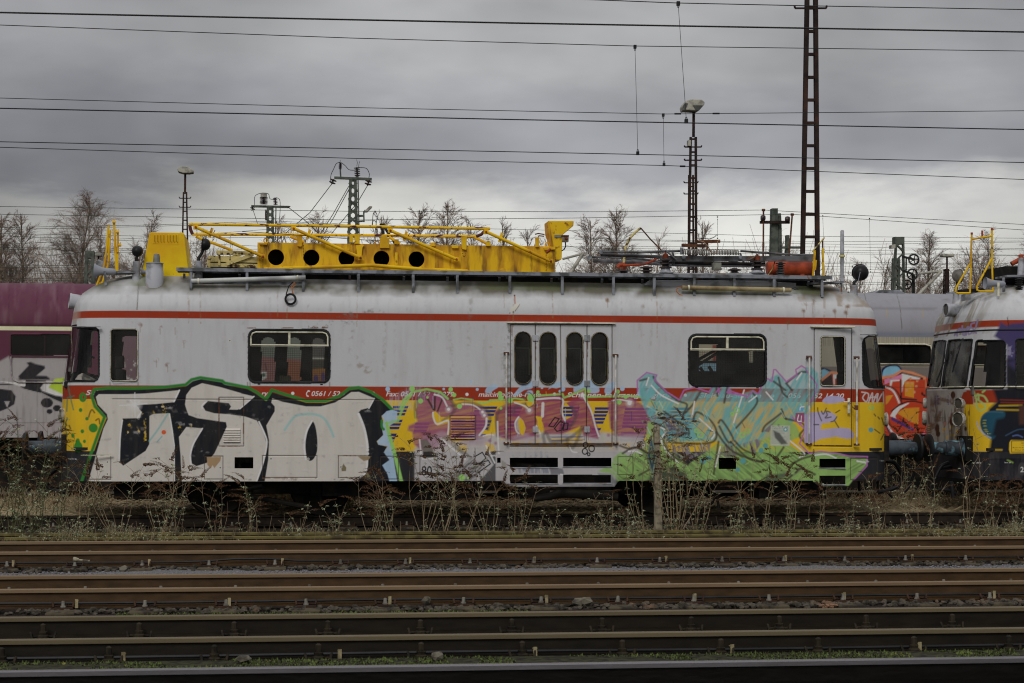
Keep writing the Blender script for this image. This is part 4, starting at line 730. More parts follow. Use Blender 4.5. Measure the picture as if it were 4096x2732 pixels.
# ---------------------------------------------------------------- roof equipment of the main railcar
def cyl(a, b, r, n=14): return MB().tube([a, b], r, n)
YR = 28.02
# walkway
wz = lambda x: None
a = U(705, 1078, YR); b = U(3365, 1112, YR); z_ = (a.z+b.z)/2
zt = 3.80
q = MB(); xa, xb = U(705, 1085, YR).x, U(3330, 1112, YR).x; zl, zr = U(705, 1078, YR).z, U(3330, 1105, YR).z
print('walk z', zl, zr)
zw = (zl+zr)/2
q.box(xa, xb, YR, YR+.006, zw-.035, zw+.02); q.box(xa, xb, YR+.36, YR+.366, zw-.035, zw+.02); q.build('walkway_edge', M_gry, car)
q = MB(); x = xa
while x < xb: q.box(x, x+.006, YR+.006, YR+.36, zw-.02, zw+.012); x += .03
for j in range(7): q.box(xa, xb, YR+.03+j*.05, YR+.034+j*.05, zw-.018, zw+.010)
q.build('walkway_grating', pm('grating', S(60, 62, 66), S(40, 42, 44), 7), car)
q = MB(); q.box(xa+.25, xb-.2, YR+.40, YR+.44, zw-.15, zw-.02); q.build('walkway_bearer', M_dark, car)
for bx in (764, 988, 1213, 1434, 1653, 1830, 2040, 2250, 2455, 2618, 2778, 2938, 3098, 3290):
    t = U(bx, 1098, YR); x = t.x; q = MB(); q.box(x-.02, x+.02, YR+.01, YR+.05, zw-.30, zw-.03); q.box(x-.02, x+.02, YR-.005, YR+.05, zw-.32, zw-.29); q.bar((x, YR+.02, zw-.05), (x, YR+.38, zw-.05), .03, .04); q.bar((x-.12, YR+.36, zw-.05), (x-.12, YR+.42, zw-.16), .035); q.build('walkway_bracket', M_gry, car)
# light tubes on the edge
def lamp_tube(x0, y0, x1, y1, r, mt, nm='light_tube'):
    q = MB(); q.ptube([(x0, y0), (x1, y1)], YR-.02, r, 12); o_ = q.build(nm, mt, car, True)
    for t in (.06, .93):
        px_ = x0+(x1-x0)*t; py_ = y0+(y1-y0)*t; q = MB(); q.ptube([(px_-3, py_), (px_+3, py_)], YR-.02, r*1.2, 12); q.build('clip', M_alu, o_)
    return o_
lamp_tube(766, 1124, 1222, 1110, .034, pm('clear_tube', S(170, 172, 170), S(120, 122, 122), 2, rough=.25)); lamp_tube(2728, 1150, 3164, 1160, .036, pm('brown_tube', S(140, 128, 96), S(84, 66, 44), 2.5, rough=.4))
q = MB(); q.pbox(760, 1123, 1220, 1140, YR+.04, .012); q.build('light_tray', M_gry, car); q = MB(); q.pbox(2726, 1166, 3160, 1171, YR+.01, .05); q.build('light_tray', M_gry, car)
q = MB(); c0 = U(1162, 1197, YR-.16)
for r_, ph in ((.075, 0), (.082, .4), (.07, .9)):
    q.tube([c0+Vector((math.cos(t)*r_, -.01-ph*.01, math.sin(t)*r_)) for t in np.linspace(0, 6.3, 22)], .011, 6, False)
q.ptube([(1173, 1126), (1155, 1145), (1145, 1175), (1143, 1195), (1150, 1212)], YR-.15, .009, 6); q.build('cable_coil', M_blk, car, True)
q = MB(); q.ptube([(1175, 1128), (1182, 1140), (1168, 1152), (1170, 1170), (1176, 1185)], YR-.15, .008, 6); q.ptube([(1180, 1128), (1165, 1148), (1174, 1178)], YR-.15, .008, 6); q.ptube([(2726, 1149), (2708, 1152), (2705, 1165), (2718, 1178), (2730, 1180)], YR-.13, .009, 6); q.build('brown_wire', pm('brown_cable', S(150, 95, 55)), car, True)
q = MB(); q.ptube([(3166, 1155), (3180, 1151), (3194, 1157), (3175, 1158)], YR, .007, 6); q.ptube([(3242, 1150), (3280, 1165), (3340, 1170), (3380, 1180), (3400, 1185), (3395, 1168), (3375, 1175), (3400, 1190)], 28.35, .009, 6); q.build('loose_cable', M_blk, car, True)
# yellow box girder
YG = 28.72; HOL = [(1104, 1029.5), (1246, 1031), (1386, 1033), (1526, 1035), (1666, 1037.5)]
g = thing('tmp', None, None); bpy.data.objects.remove(g)
def plate(px0, px1, yt0, yt1, yb, Y, holes, rh, nm, mt, par, thick):
    A = U(px0, yt0, Y); B = U(px1, yt1, Y); st = .010; q = MB(); nx = int((B.x-A.x)/st); zb = U(px0, yb, Y).z; hs = [(U(h[0], h[1], Y).x, U(h[0], h[1], Y).z) for h in holes]; r = rh/7300*Y
    rows = 46; grid = {}
    def vid(i, j):
        if (i, j) not in grid:
            x = A.x+i*(B.x-A.x)/nx; zt_ = A.z+(B.z-A.z)*i/nx; grid[(i, j)] = len(q.v); q.v.append((x, Y, zb+(zt_-zb)*j/rows))
        return grid[(i, j)]
    for i in range(nx):
        x = A.x+(i+.5)*(B.x-A.x)/nx; zt_ = A.z+(B.z-A.z)*(i+.5)/nx
        for j in range(rows):
            z = zb+(zt_-zb)*(j+.5)/rows
            if any((x-h[0])**2+(z-h[1])**2 < r*r for h in hs): continue
            q.f.append((vid(i, j), vid(i+1, j), vid(i+1, j+1), vid(i, j+1)))
    o_ = q.build(nm, mt, par); so = o_.modifiers.new('s', 'SOLIDIFY'); so.thickness = thick; so.offset = 1; return o_
gird = plate(1030, 2220, 970, 986, 1096, YG, HOL, 33, 'crane_girder', M_yel, car, .012)
q = MB()
for h in HOL:
    c = U(h[0], h[1], YG-.004); r = 33.5/7300*YG; q.tube([c+Vector((math.cos(t)*r, 0, math.sin(t)*r)) for t in np.linspace(0, 2*math.pi, 33)], .008, 6, False)
q.build('hole_rim', M_yel, gird, True)
A = U(1030, 970, YG); B = U(2220, 986, YG); zb = U(1030, 1096, YG).z; D = .85
q = MB(); k = [(A.x, YG+.013, A.z), (B.x, YG+.013, B.z), (B.x, YG+D, B.z), (A.x, YG+D, A.z)]; q.add(k+[(v[0], v[1], v[2]-.01) for v in k], [(0,1,2,3),(7,6,5,4),(0,4,5,1),(2,6,7,3),(1,5,6,2),(0,3,7,4)]); q.box(A.x, B.x, YG+D, YG+D+.01, zb+.22, A.z); q.box(A.x, A.x+.01, YG+.02, YG+.25, zb, A.z-.02); q.box(B.x-.012, B.x-.002, YG+.02, YG+D-.01, zb, B.z-.02); q.box(A.x+.1, B.x-.1, YG+.02, YG+D, zb-.02, zb)
q.build('girder_box', M_yel, gird); MB().box(A.x+.05, B.x-.05, YG+.55, YG+.56, zb+.0, A.z-.03).build('shade_liner', M_dark, gird)  # last plate is an added black liner, painting the shade behind the holes
q = MB(); x = A.x+.3
for t in range(6): q.bar((x+.75*t, YG+.4, zb+.02), (x+.3+.75*t, YG+.45, A.z-.06), .06)
q.build('inner_brace', M_dark, gird)
def ptb(pp, Y, r, nm, mt, par=car, n=10): return MB().ptube(pp, Y, r, n).build(nm, mt, par, True)
ptb([(757, 897), (1400, 905), (1960, 915)], 28.62, .024, 'rail_tube', M_chip); ptb([(768, 937), (1300, 940), (1905, 945)], 29.75, .024, 'rail_tube', M_chip)
ptb([(759, 899), (762, 918), (770, 937)], 28.9, .026, 'rail_tube', pm('maroon_tube', S(72, 36, 36)))
ptb([(1945, 917), (1925, 938), (1905, 946)], 29, .026, 'rail_tube', MATS['maroon_tube'])
for a_, b_ in (((783, 908), (1052, 1026)), ((1175, 914), (1442, 1031)), ((1562, 922), (1826, 1037)), ((1945, 927), (2204, 1045))):
    o_ = ptb([a_, b_], 28.60, .026, 'fold_strut', M_yel2)
    for p_ in (a_, b_): q = MB(); q.pbox(p_[0]-10, p_[1]-9, p_[0]+9, p_[1]+9, 28.59, .05); q.build('pivot_plate', M_yel2, o_, bevel=.004); q = MB(); q.lathe(U(p_[0], p_[1], 28.58), (0, -1, 0), [(-.02, .018), (.008, .018), (.012, .01)], 8); q.build('pivot_bolt', M_red, o_)
    mx_, my_ = a_[0]+.22*(b_[0]-a_[0]), a_[1]+.22*(b_[1]-a_[1]); q = MB(); q.prism([(mx_-10, my_+14), (mx_+2, my_-24), (mx_+12, my_-20), (mx_+1, my_+18)], 28.61, .01); q.build('lug', M_yel2, o_)
    q = MB(); q.ptube([(mx_+18, my_-14), (mx_+10, my_+2), (mx_+14, my_+20), (mx_+8, my_+30)], 28.6, .006, 5); q.build('safety_hook', M_rust, o_)
for a_, b_ in (((783, 946), (930, 1002)), ((1160, 946), (1216, 968)), ((1556, 948), (1600, 975)), ((1897, 948), (1962, 982))): ptb([a_, b_], 29.7, .024, 'fold_strut', M_yel2)
ptb([(1056, 1076), (1100, 1074), (1486, 1061), (1700, 1078), (1870, 1084)], 28.6, .030, 'boom_tube', M_yel2); ptb([(1850, 1084), (1885, 1088)], 28.58, .02, 'boom_tube', M_yel2)
for x_, y_ in ((1165, 1072), (1757, 1082), (2011, 1084)):
    q = MB(); q.lathe(U(x_, y_, 28.56), (0, -1, 0), [(-.03, .05 if x_ > 2000 else .03), (0, .05 if x_ > 2000 else .03), (.006, .02)], 12); q.build('flange', M_yel2, car)
for P in ([(1187, 938), (1209, 938), (1207, 985), (1203, 987), (1190, 985)], [(1398, 937), (1414, 937), (1414, 970), (1398, 970)], [(1418, 935), (1439, 935), (1439, 975), (1418, 975)], [(1423, 981), (1457, 981), (1450, 990), (1445, 1035), (1432, 1035)], [(1526, 940), (1549, 940), (1549, 952), (1558, 952), (1558, 992), (1520, 992), (1520, 952), (1526, 952)], [(1580, 1010), (1591, 1010), (1591, 1062), (1578, 1060)], [(1845, 946), (1868, 946), (1866, 1000), (1848, 996)], [(1806, 982), (1834, 980), (1834, 993), (1808, 993)], [(2142, 949), (2157, 949), (2157, 988), (2142, 988)], [(1035, 970), (1070, 971), (1068, 979), (1038, 978)], [(1722, 970), (1742, 969), (1742, 985), (1722, 985)], [(1945, 965), (1962, 963), (1962, 984), (1945, 984)], [(1578, 957), (1595, 957), (1595, 976), (1578, 976)], [(2175, 990), (2221, 986), (2221, 998), (2178, 1000)]):
    q = MB(); q.prism(P, 28.66, .05); q.build('bracket', M_yel2, gird, bevel=.004)
for x_, y_ in ((1064, 962), (2189, 979), (1508, 973)):
    q = MB(); c = U(x_, y_, 28.8); q.tube([c+Vector((math.cos(t)*.034, 0, math.sin(t)*.034)) for t in np.linspace(0, 2*math.pi, 17)], .010, 6, False); q.build('lifting_eye', M_yel2, gird, True)
q = MB()
for cx0, cx1, sg in ((1841, 1868, 24), ):
    for t in np.linspace(0, 1, 14): p_ = (cx0+(cx1-cx0)*t, 965+60*math.sin(t*math.pi)*.85+20*t); q.ptube([p_, (p_[0]+2, p_[1]+2.5)], 28.6, .006, 5)
for x_, ya, yb in ((2184, 1015, 1085), (1213, 980, 1038), (787, 915, 975)):
    y_ = ya
    while y_ < yb: q.ptube([(x_, y_), (x_+1, y_+3.5)], 28.6, .007, 5); y_ += 6
q.build('chain', M_rust, gird)
ptb([(2185, 1012), (2203, 996)], 28.58, .022, 'locking_lever', M_red); ptb([(2140, 937), (2153, 934), (2178, 938), (2176, 945), (2155, 943), (2152, 949), (2157, 970)], 28.9, .010, 'crank_handle', M_rust)
ptb([(968, 926), (1100, 934), (1300, 948), (1460, 960), (1700, 972), (1760, 970)], 28.75, .005, 'guy_wire', M_blk)
# control pulpit
hop = MB().prism([(2193, 883), (2295, 883), (2294, 903), (2250, 940), (2247, 1036), (2243, 1040), (2222, 1040), (2207, 985), (2203, 950), (2196, 930)], 28.75, .45).build('control_pulpit', M_yel2, car, bevel=.012)
q = MB(); q.prism([(2190, 887), (2196, 883), (2204, 930), (2214, 985), (2205, 988), (2197, 935)], 28.72, .05); q.build('pulpit_edge', M_yel, hop); q = MB(); q.pbox(2218, 939, 2245, 950, 28.735, .012); q.build('data_plate', pm('plate_grey', S(120, 122, 110)), hop)
q = MB(); q.pbox(2249, 942, 2275, 967, 28.72, .12); cb = q.build('switch_box', pm('switch_box_grey', S(130, 126, 112), S(95, 80, 62), 8), car, bevel=.006); q = MB(); q.pbox(2247, 940, 2276, 946, 28.71, .14); q.build('box_lid', M_rust, cb)
q = MB(); q.lathe(U(2265, 954, 28.72), (0, -1, 0), [(0, .018), (.02, .022), (.03, .016)], 12); q.build('stop_button', M_red, cb, True); ptb([(2261, 968), (2263, 985), (2256, 998), (2247, 1003)], 28.75, .010, 'box_cable', M_blk, cb)
# cream lattice tray left of the girder
q = MB()
for (a_, b_, w_) in (((832, 1037), (1030, 1042), .11), ((832, 1060), (1030, 1064), .10), ((833, 1072), (1028, 1076), .04), ((866, 1006), (1018, 1009), .035), ((866, 1015), (1015, 1018), .03)): q.bar(U(*a_, 28.75), U(*b_, 28.75), .04, w_)
q.bar(U(877, 1004, 28.72), U(877, 1062, 28.72), .035); q.bar(U(905, 1057, 28.70), U(1012, 1018, 28.70), .03, .05); q.bar(U(880, 1045, 28.9), U(1000, 1005, 28.9), .03, .04); q.bar(U(835, 1033, 28.74), U(835, 1078, 28.74), .05, .03)
q.build('storage_tray', M_cream, car)
q = MB(); q.pbox(840, 1040, 1028, 1085, 29.0, .3); q.build('tray_box', M_dark, car)
# yellow cowl with louvres
cw = MB(); Pc = [(597, 934), (601, 929), (732, 930), (737, 935), (757, 1105), (757, 1119), (660, 1117), (566, 1113), (571, 1075)]
fr_ = [U(p[0], p[1], 28.55) for p in Pc]; bk = [U(p[0], p[1], 28.55)+Vector((.0, 1.3, 0)) for p in Pc]; n = len(Pc); cw.add(fr_+bk, [tuple(range(n)), tuple(range(2*n-1, n-1, -1))]+[(i, i+n, (i+1) % n+n, (i+1) % n) for i in range(n)])
cowl = cw.build('engine_cowl', pm('cowl_yellow', S(212, 170, 14), S(190, 148, 16), 1.5, rough=.55, c3=S(100, 84, 30), s3=9, lo3=.66, hi3=.72), car, bevel=.025)
for i in range(8):
    x_ = 620+i*11.8+(6 if i > 3 else 0); q = MB(); c = U(x_, 954, 28.55); q.box(c.x-.006, c.x+.012, 28.535, 28.56, c.z-.055, c.z+.055); q.build('louvre', cowl.data.materials[0], cowl, bevel=.005); q = MB(); q.box(c.x-.011, c.x-.006, 28.545, 28.56, c.z-.05, c.z+.05); q.build('louvre_gap', M_slot, cowl)
q = MB(); q.pbox(611, 974, 717, 976, 28.545, .01); q.build('cowl_seam', M_yel, cowl)
# left roof fittings
q = MB(); c = U(621, 1100, 28.35); q.lathe((c.x, 28.2, 3.47), (0, 0, 1), [(0, .135), (.26, .135), (.27, .128), (.375, .128), (.38, .137), (.39, .13), (.392, .02)], 26); bc = q.build('beacon_base', M_lgry, car, True)
q = MB(); q.lathe((c.x+.03, 28.2, 3.862), (0, 0, 1), [(0, .06), (.02, .055), (.10, .048), (.13, .042), (.14, .02)], 18); q.build('beacon', pm('dull_beacon', S(128, 128, 122), S(95, 96, 92), 5, rough=.3), bc, True)
def horn(px_a, px_b, y_, Y, r0, r1, sg=1, mt=None):
    a_ = U(px_a, y_, Y); b_ = U(px_b, y_+3, Y); ax = (b_-a_); L_ = ax.length; q = MB(); prof = []
    for i in range(9): t = i/8; prof.append((L_*t, r1+(r0-r1)*(1-t)**2.4))
    q.lathe(a_, ax, [(.03, .01), (.01, r0*.9)]+prof+[(L_*1.25, r1*.95), (L_*1.4, r1*.4)], 20); return q.build('horn', mt or pm('horn_grey', S(122, 126, 134), S(150, 112, 90), 7, rough=.5, lo=.62, hi=.72), car, True)
hn = horn(377, 440, 1083, 28.3, .112, .05); q = MB(); c = U(419, 1105, 28.3); q.bar(U(419, 1084, 28.25), U(423, 1142, 28.25), .035, .015); q.build('horn_bracket', M_gry, hn)
horn(566, 592, 1086, 28.5, .058, .02)
q = MB(); a_ = U(452, 1092, 28.5); b_ = U(543, 1090, 28.5); q.bar(a_, b_, .35, .035); q.build('front_step', M_gry, car)
def flood(cx, cy, r, Y, base_px, yt, yb, side=0, bw=13):
    c = U(cx, cy, Y); q = MB(); zb = U(base_px, yb, Y).z; bx = U(base_px, yb, Y).x; z1 = U(base_px, yt, Y).z
    q.lathe((bx, Y, zb-.1), (0, 0, 1), [(0, bw*1.3/255), (z1-zb+.09, bw/255), (z1-zb+.10, bw*1.1/255), (z1-zb+.115, bw*1.1/255), (z1-zb+.117, .01)], 16); ln = q.build('floodlight', M_lgry, car, True)
    q = MB(); q.tube([(bx, Y, z1), (bx, Y, z1+.06), (c.x*.5+bx*.5, Y, (z1+c.z)/2), c], [.026, .024, .022, .03], 10); q.build('bellows', M_blk, ln, True)
    R_ = r*Y/7300; q = MB(); prof = [(R_*math.sin(t)*.9, R_*math.cos(t)) for t in np.linspace(-1.4, .35, 12)]+[(R_*.36, R_*1.06), (R_*.42, R_*1.06), (R_*.42, R_*.9), (R_*.30, .01)]
    q.lathe(c, (side, .5 if not side else .15, .1), prof, 24); q.build('lamp_head', M_blk, ln, True); return ln
flood(549, 1006, 21, 28.4, 545, 1050, 1115); 
f2 = flood(820, 978, 24, 28.4, 794, 1048, 1112, side=-1)
f3 = flood(3443, 1091, 33, 28.6, 3415, 1145, 1200, bw=14); ptb([(3425, 1160), (3441, 1088)], 28.4, .006, 'aerial_rod', M_gry, f3)
q = MB(); q.tube([U(3408, 1072, 28.5), U(3412, 1060, 28.5), U(3425, 1058, 28.5), U(3432, 1064, 28.5)], .006, 6); q.build('lamp_grip', M_blk, f3)
c = U(394, 1068, 29.6); q = MB(); q.lathe(c, (-1, .1, .2), [(-.12, .03), (-.06, .10), (0, .115), (.02, .12), (.03, .10), (.0, .02)], 20); q.build('search_light', M_gry, car, True)
for P in ([(434, 900), (427, 1000), (418, 1060), (384, 1150)], [(440, 920), (435, 1040), (428, 1075), (405, 1145)], [(456, 886), (461, 1000), (466, 1092)], [(471, 926), (471, 970), (469, 1092)]): ptb(P, 28.9, .018, 'folding_ladder_pole', M_yel2)
q = MB(); q.prism([(393, 1130), (416, 1122), (417, 1136), (386, 1150)], 28.9, .02); q.build('pole_foot', M_yel, car)
for x_, y_ in ((456, 888), (470, 928), (479, 981)): q = MB(); q.ptube([(x_-6, y_), (x_+6, y_)], 28.86, .022, 8); q.ptube([(x_, y_), (x_-4, y_-12)], 28.86, .006, 5); q.ptube([(x_, y_), (x_+4, y_-12)], 28.86, .006, 5); q.build('wing_nut', M_yel2, car)
# right half: fairing, insulators, pantograph
q = MB(); q.prism([(2622, 1092), (3062, 1092), (3082, 1108), (3060, 1112), (2600, 1108)], 28.55, 1.3); q.build('pantograph_base', M_lgry, car)
q = MB(); q.prism([(2575, 1142), (2600, 1120), (3110, 1122), (3112, 1150), (2700, 1150)], 28.28, .3); q.build('roof_fairing', M_lgry, car, bevel=.02); q = MB(); q.prism([(3110, 1128), (3185, 1132), (3185, 1152), (3112, 1150)], 28.3, .4); q.build('roof_fairing', M_lgry, car, bevel=.01)
def insul(px_, yt, yb, Y, r, n, par=car, mt=None, cap=True):
    t = U(px_, yt, Y); b_ = U(px_, yb, Y); H_ = t.z-b_.z; q = MB(); prof = [(0, r*.55)]
    for i in range(n):
        z0_ = H_*(i/n); d_ = H_/n; prof += [(z0_+d_*.1, r*.5), (z0_+d_*.25, r*(1 if i == n-1 else .86)), (z0_+d_*.55, r*(1 if i == n-1 else .86)), (z0_+d_*.8, r*.45)]
    prof += [(H_, r*.4)]; q.lathe(b_, (0, 0, 1), prof, 22); o_ = q.build('insulator', mt or M_ins, par, True)
    if cap: q = MB(); q.lathe((t.x, Y, t.z), (0, 0, 1), [(-.01, r*.36), (.01, r*.38), (.06, r*.38), (.065, r*.30), (.075, .02), (.10, .015)], 16); q.build('insulator_cap', pm('cap_orange', S(140, 66, 38, 1.2), S(110, 50, 30, 1.1), 6), o_, True)
    return o_
insul(2662, 1033, 1076, 28.6, .118, 3); insul(3029, 1040, 1082, 28.6, .118, 3); insul(2494, 1078, 1100, 29.2, .115, 2); insul(2585, 1064, 1100, 29.5, .115, 3, cap=False); insul(2938, 1072, 1100, 29.5, .115, 2, cap=False); insul(3122, 1048, 1104, 28.7, .082, 6, mt=pm('grey_insulator', S(72, 78, 78), S(50, 52, 52), 5, rough=.35), cap=False)
for x_ in (2662, 3029): q = MB(); c = U(x_, 1085, 28.6); q.lathe((c.x, 28.6, c.z-.03), (0, 0, 1), [(0, .13), (.015, .13), (.02, .09), (.075, .07)], 16); q.build('insulator_foot', M_lgry, car, True)
M_pan = pm('pantograph_steel', S(96, 96, 100, 1.3), S(64, 62, 62, 1.2), 5, rough=.5, c3=S(92, 66, 48), s3=6, lo3=.62, hi3=.72)
pan = MB().bar(U(2640, 1035, 28.65), U(3260, 1035, 28.65), .05, .085).build('pantograph', M_pan, car)
def pt_(P, Y, r, nm='pantograph_arm', mt=None): MB().ptube(P, Y, r, 10).build(nm, mt or M_pan, pan, True)
pt_([(2404, 1007), (2560, 1010), (2640, 1006), (2720, 1004)], 28.6, .021); pt_([(2402, 1019), (2560, 1024), (2700, 1031), (3080, 1036), (3260, 1034)], 28.7, .030); pt_([(2358, 1028), (2460, 1030), (2640, 1048)], 29.9, .02); pt_([(2372, 1042), (2560, 1050), (2700, 1058), (3000, 1062), (3060, 1058)], 29.8, .034); pt_([(2962, 1004), (3100, 1014), (3210, 1021)], 28.65, .018); pt_([(3210, 1021), (3262, 1022)], 28.65, .026)
pt_([(2480, 1025), (2600, 1040), (2680, 1056), (2760, 1060)], 29.2, .018); pt_([(2700, 1056), (2790, 1030), (2900, 1040), (3010, 1062)], 29.3, .016, mt=M_dark)
pt_([(2640, 1046), (2760, 1052), (3010, 1056), (3060, 1050)], 28.9, .030, mt=M_dark); pt_([(2690, 1010), (2700, 1040), (2690, 1060)], 28.7, .016); pt_([(2660, 1002), (2672, 1010), (2705, 1038)], 28.58, .014); pt_([(3030, 1018), (3015, 1030), (2990, 1044)], 28.58, .014); pt_([(2960, 1012), (2975, 1050)], 28.9, .018)
pt_([(2490, 1062), (2573, 1058), (2585, 1055), (2617, 1040), (2630, 1030)], 28.7, .020, 'current_lead', M_red); pt_([(2470, 1070), (2478, 1060), (2500, 1058)], 28.75, .035, 'current_lead', M_red)
pt_([(2495, 1065), (2496, 1040), (2502, 990), (2518, 955), (2540, 930), (2563, 912)], 29.1, .020, 'arcing_horn', M_cream); pt_([(2563, 912), (2600, 955), (2651, 1006)], 29.1, .011, 'arcing_horn', M_rust)
for x_ in (2404, 2358): q = MB(); c = U(x_, 1008 if x_ == 2404 else 1030, 28.6 if x_ == 2404 else 29.9); q.lathe(c+Vector((0, -.03, 0)), (0, 1, 0), [(0, .035), (.06, .035)], 12); q.build('joint', M_gry, pan)
q = MB(); q.bar(U(2727, 990, 28.6), U(2727, 1018, 28.6), .05, .03)
for i in range(2): 
    c = U(2733+i*228, 1030, 28.58); q.lathe(c, (0, -1, 0), [(0, .034), (.05, .034), (.055, .02)], 6)
q.build('joint', M_gry, pan); 
for x0, x1 in ((2730, 2848), (2848, 2955)):
    q = MB(); a_ = U(x0, 1007, 28.55); b_ = U(x1, 1010, 28.55); T_ = 17; q.tube([a_.lerp(b_, t)+Vector((0, math.cos(t*T_*2*math.pi)*.042, math.sin(t*T_*2*math.pi)*.042)) for t in np.linspace(0, 1, T_*12)], .0075, 5); q.build('coil_spring', pm('spring_steel', S(125, 122, 118), S(90, 86, 80), 8), pan, True)
pt_([(2792, 962), (2815, 968), (2832, 985), (2845, 1010), (2853, 1018), (2865, 1012), (2872, 985), (2870, 965), (2878, 962)], 28.5, .008, 'braid_lead', pm('copper_braid', S(128, 108, 92)))
q = MB(); q.bar(U(2782, 967, 28.8), U(2880, 965, 28.8), .05, .05); q.bar(U(2727, 981, 28.7), U(2822, 984, 28.7), .05, .05); q.bar(U(2829, 965, 28.8), U(2829, 1000, 28.8), .03); q.build('contact_strip', M_rust, pan)
pt_([(2795, 958), (2803, 953), (2840, 956), (2858, 948), (2866, 940)], 28.8, .006, 'strip_horn', M_blk)
q = MB(); q.pbox(2853, 1050, 2886, 1080, 28.6, .12); q.build('lock_box', pm('lock_box_grey', S(118, 120, 112), S(90, 90, 82), 9), pan, bevel=.006)
tk = MB(); a_ = U(3068, 1073, 29.2); b_ = U(3250, 1075, 29.2); tk.lathe(a_, b_-a_, [(0, .02), (.0, .10), (.03, .13), ((b_-a_).length-.03, .13), ((b_-a_).length, .10), ((b_-a_).length, .02)], 22); tank = tk.build('air_tank', M_red, car, True)
for x_ in (3083, 3210): q = MB(); q.pbox(x_-8, 1095, x_+8, 1108, 29.1, .1); q.build('tank_foot', M_red, tank)
ptb([(3066, 1108), (3090, 1075), (3100, 1045)], 28.8, .008, 'tank_strap', M_cream, tank)
q = MB(); q.prism([(3256, 1000), (3264, 1000), (3256, 1115), (3249, 1115)], 28.4, .03); q.prism([(3289, 992), (3295, 992), (3300, 1118), (3292, 1118)], 28.4, .03); q.prism([(3262, 1040), (3268, 1040), (3264, 1080), (3258, 1080)], 28.38, .03); q.build('end_ladder', M_yel2, car)
ptb([(3249, 1006), (3298, 950)], 28.4, .012, 'stay_rod', M_cream); ptb([(3290, 955), (3291, 995)], 28.45, .012, 'stay_rod', M_rust)
q = MB(); c = U(3368, 1130, 28.5); zt_ = U(3368, 920, 28.5).z; zm = U(3368, 1023, 28.5).z; z0_ = U(3368, 1126, 28.5).z; q.lathe((c.x, 28.5, z0_-.2), (0, 0, 1), [(0, .012), (.2, .014), (.2, .028), (zm-z0_+.2, .032), (zm-z0_+.2, .034), (zt_-z0_+.18, .030), (zt_-z0_+.2, .02)], 14); mst = q.build('antenna_mast', M_lgry, car, True); q = MB(); q.lathe((c.x, 28.5, zm-.02), (0, 0, 1), [(0, .045), (.015, .05), (.03, .045)], 16); q.build('mast_collar', pm('pale_yellow', S(190, 180, 110)), mst, True)
q = MB(); q.bar(U(3235, 1136, 28.3), U(3365, 1130, 28.3), .3, .03); q.ptube([(3364, 1132), (3366, 1168)], 28.2, .012); q.build('end_step', M_gry, car)
q = MB(); q.prism([(3440, 1213), (3447, 1210), (3462, 1222), (3455, 1226)], 28.9, .1); q.build('marker_lamp', M_lgry, car, bevel=.01)
# ---------------------------------------------------------------- running gear
def wheelset(xc, par, r=.46):
    for Y in (YC-.78, YC+.68):
        q = MB(); q.lathe((xc, Y-.02, r), (0, 1, 0), [(0, r*.3), (.0, r*.8), (-.02, r*.85), (-.02, r), (.10, r), (.12, r+.03), (.14, r+.03), (.14, r*.3)], 36); q.build('wheel', M_dark, par, True)
    MB().tube([(xc, YC-.95, r), (xc, YC+.95, r)], .08).build('axle', M_dark, par)
    for Y in (YC-.98, YC+.86): MB().box(xc-.16, xc+.16, Y, Y+.12, r-.16, r+.14).build('axle_box', M_dark, par, bevel=.02)
for xx in (X0+2.4, X0+4.0, X0+LN-2.6-1.2): wheelset(xx, car)
q = MB(); q.box(X0+.25, XR-.25, YC-1.15, YC-1.05, .60, 1.0); q.box(X0+.25, XR-.25, YC+1.05, YC+1.15, .60, 1.0); q.box(X0+.3, XR-.3, YC-1.1, YC+1.1, .88, 1.0); q.build('underframe', M_dark, car)
def ub(x0, y0, x1, y1, Y, d, nm='equipment_box'): MB().pbox(x0, y0, x1, y1, Y, d).build(nm, M_dark, car, bevel=.01)
ub(456, 1915, 712, 1996, 28.2, 1.0); ub(955, 1918, 1010, 2010, 28.4, .5); ub(1290, 1915, 1500, 1985, 28.2, 1.1); ub(1560, 1915, 1900, 2000, 28.2, 1.4); ub(3036, 1915, 3290, 1994, 28.2, 1.1); ub(2015, 1935, 2200, 1990, 28.4, .8); ub(2560, 1915, 2900, 1960, 28.3, 1.2); ub(1010, 1930, 1300, 1975, 28.45, .3, 'bogie_frame'); ub(2490, 1925, 2840, 1975, 28.45, .3, 'bogie_frame')
q = MB(); q.ptube([(2130, 1995), (2200, 1985), (2240, 1972), (2470, 1985)], 28.15, [.05, .06, .075, .075], 14); q.build('exhaust_pipe', pm('sooty_pipe', S(34, 32, 28), S(22, 20, 18), 3), car, True)
q = MB(); q.ptube([(1050, 1945), (900, 1965), (1240, 2030)], 28.3, .04); q.build('brake_rod', M_dark, car)
for P in ([(2840, 1960), (2860, 1985), (2850, 2010), (2838, 2018)], [(2870, 1980), (2874, 2035)], [(3290, 1935), (3300, 1995)], [(3435, 1925), (3438, 1965)], [(3510, 1925), (3512, 1970)], [(262, 1925), (262, 1965)], [(280, 1925), (285, 1972)], [(1280, 1960), (1285, 2020)]): ptb(P, 28.3, .022, 'hanger', M_dark)
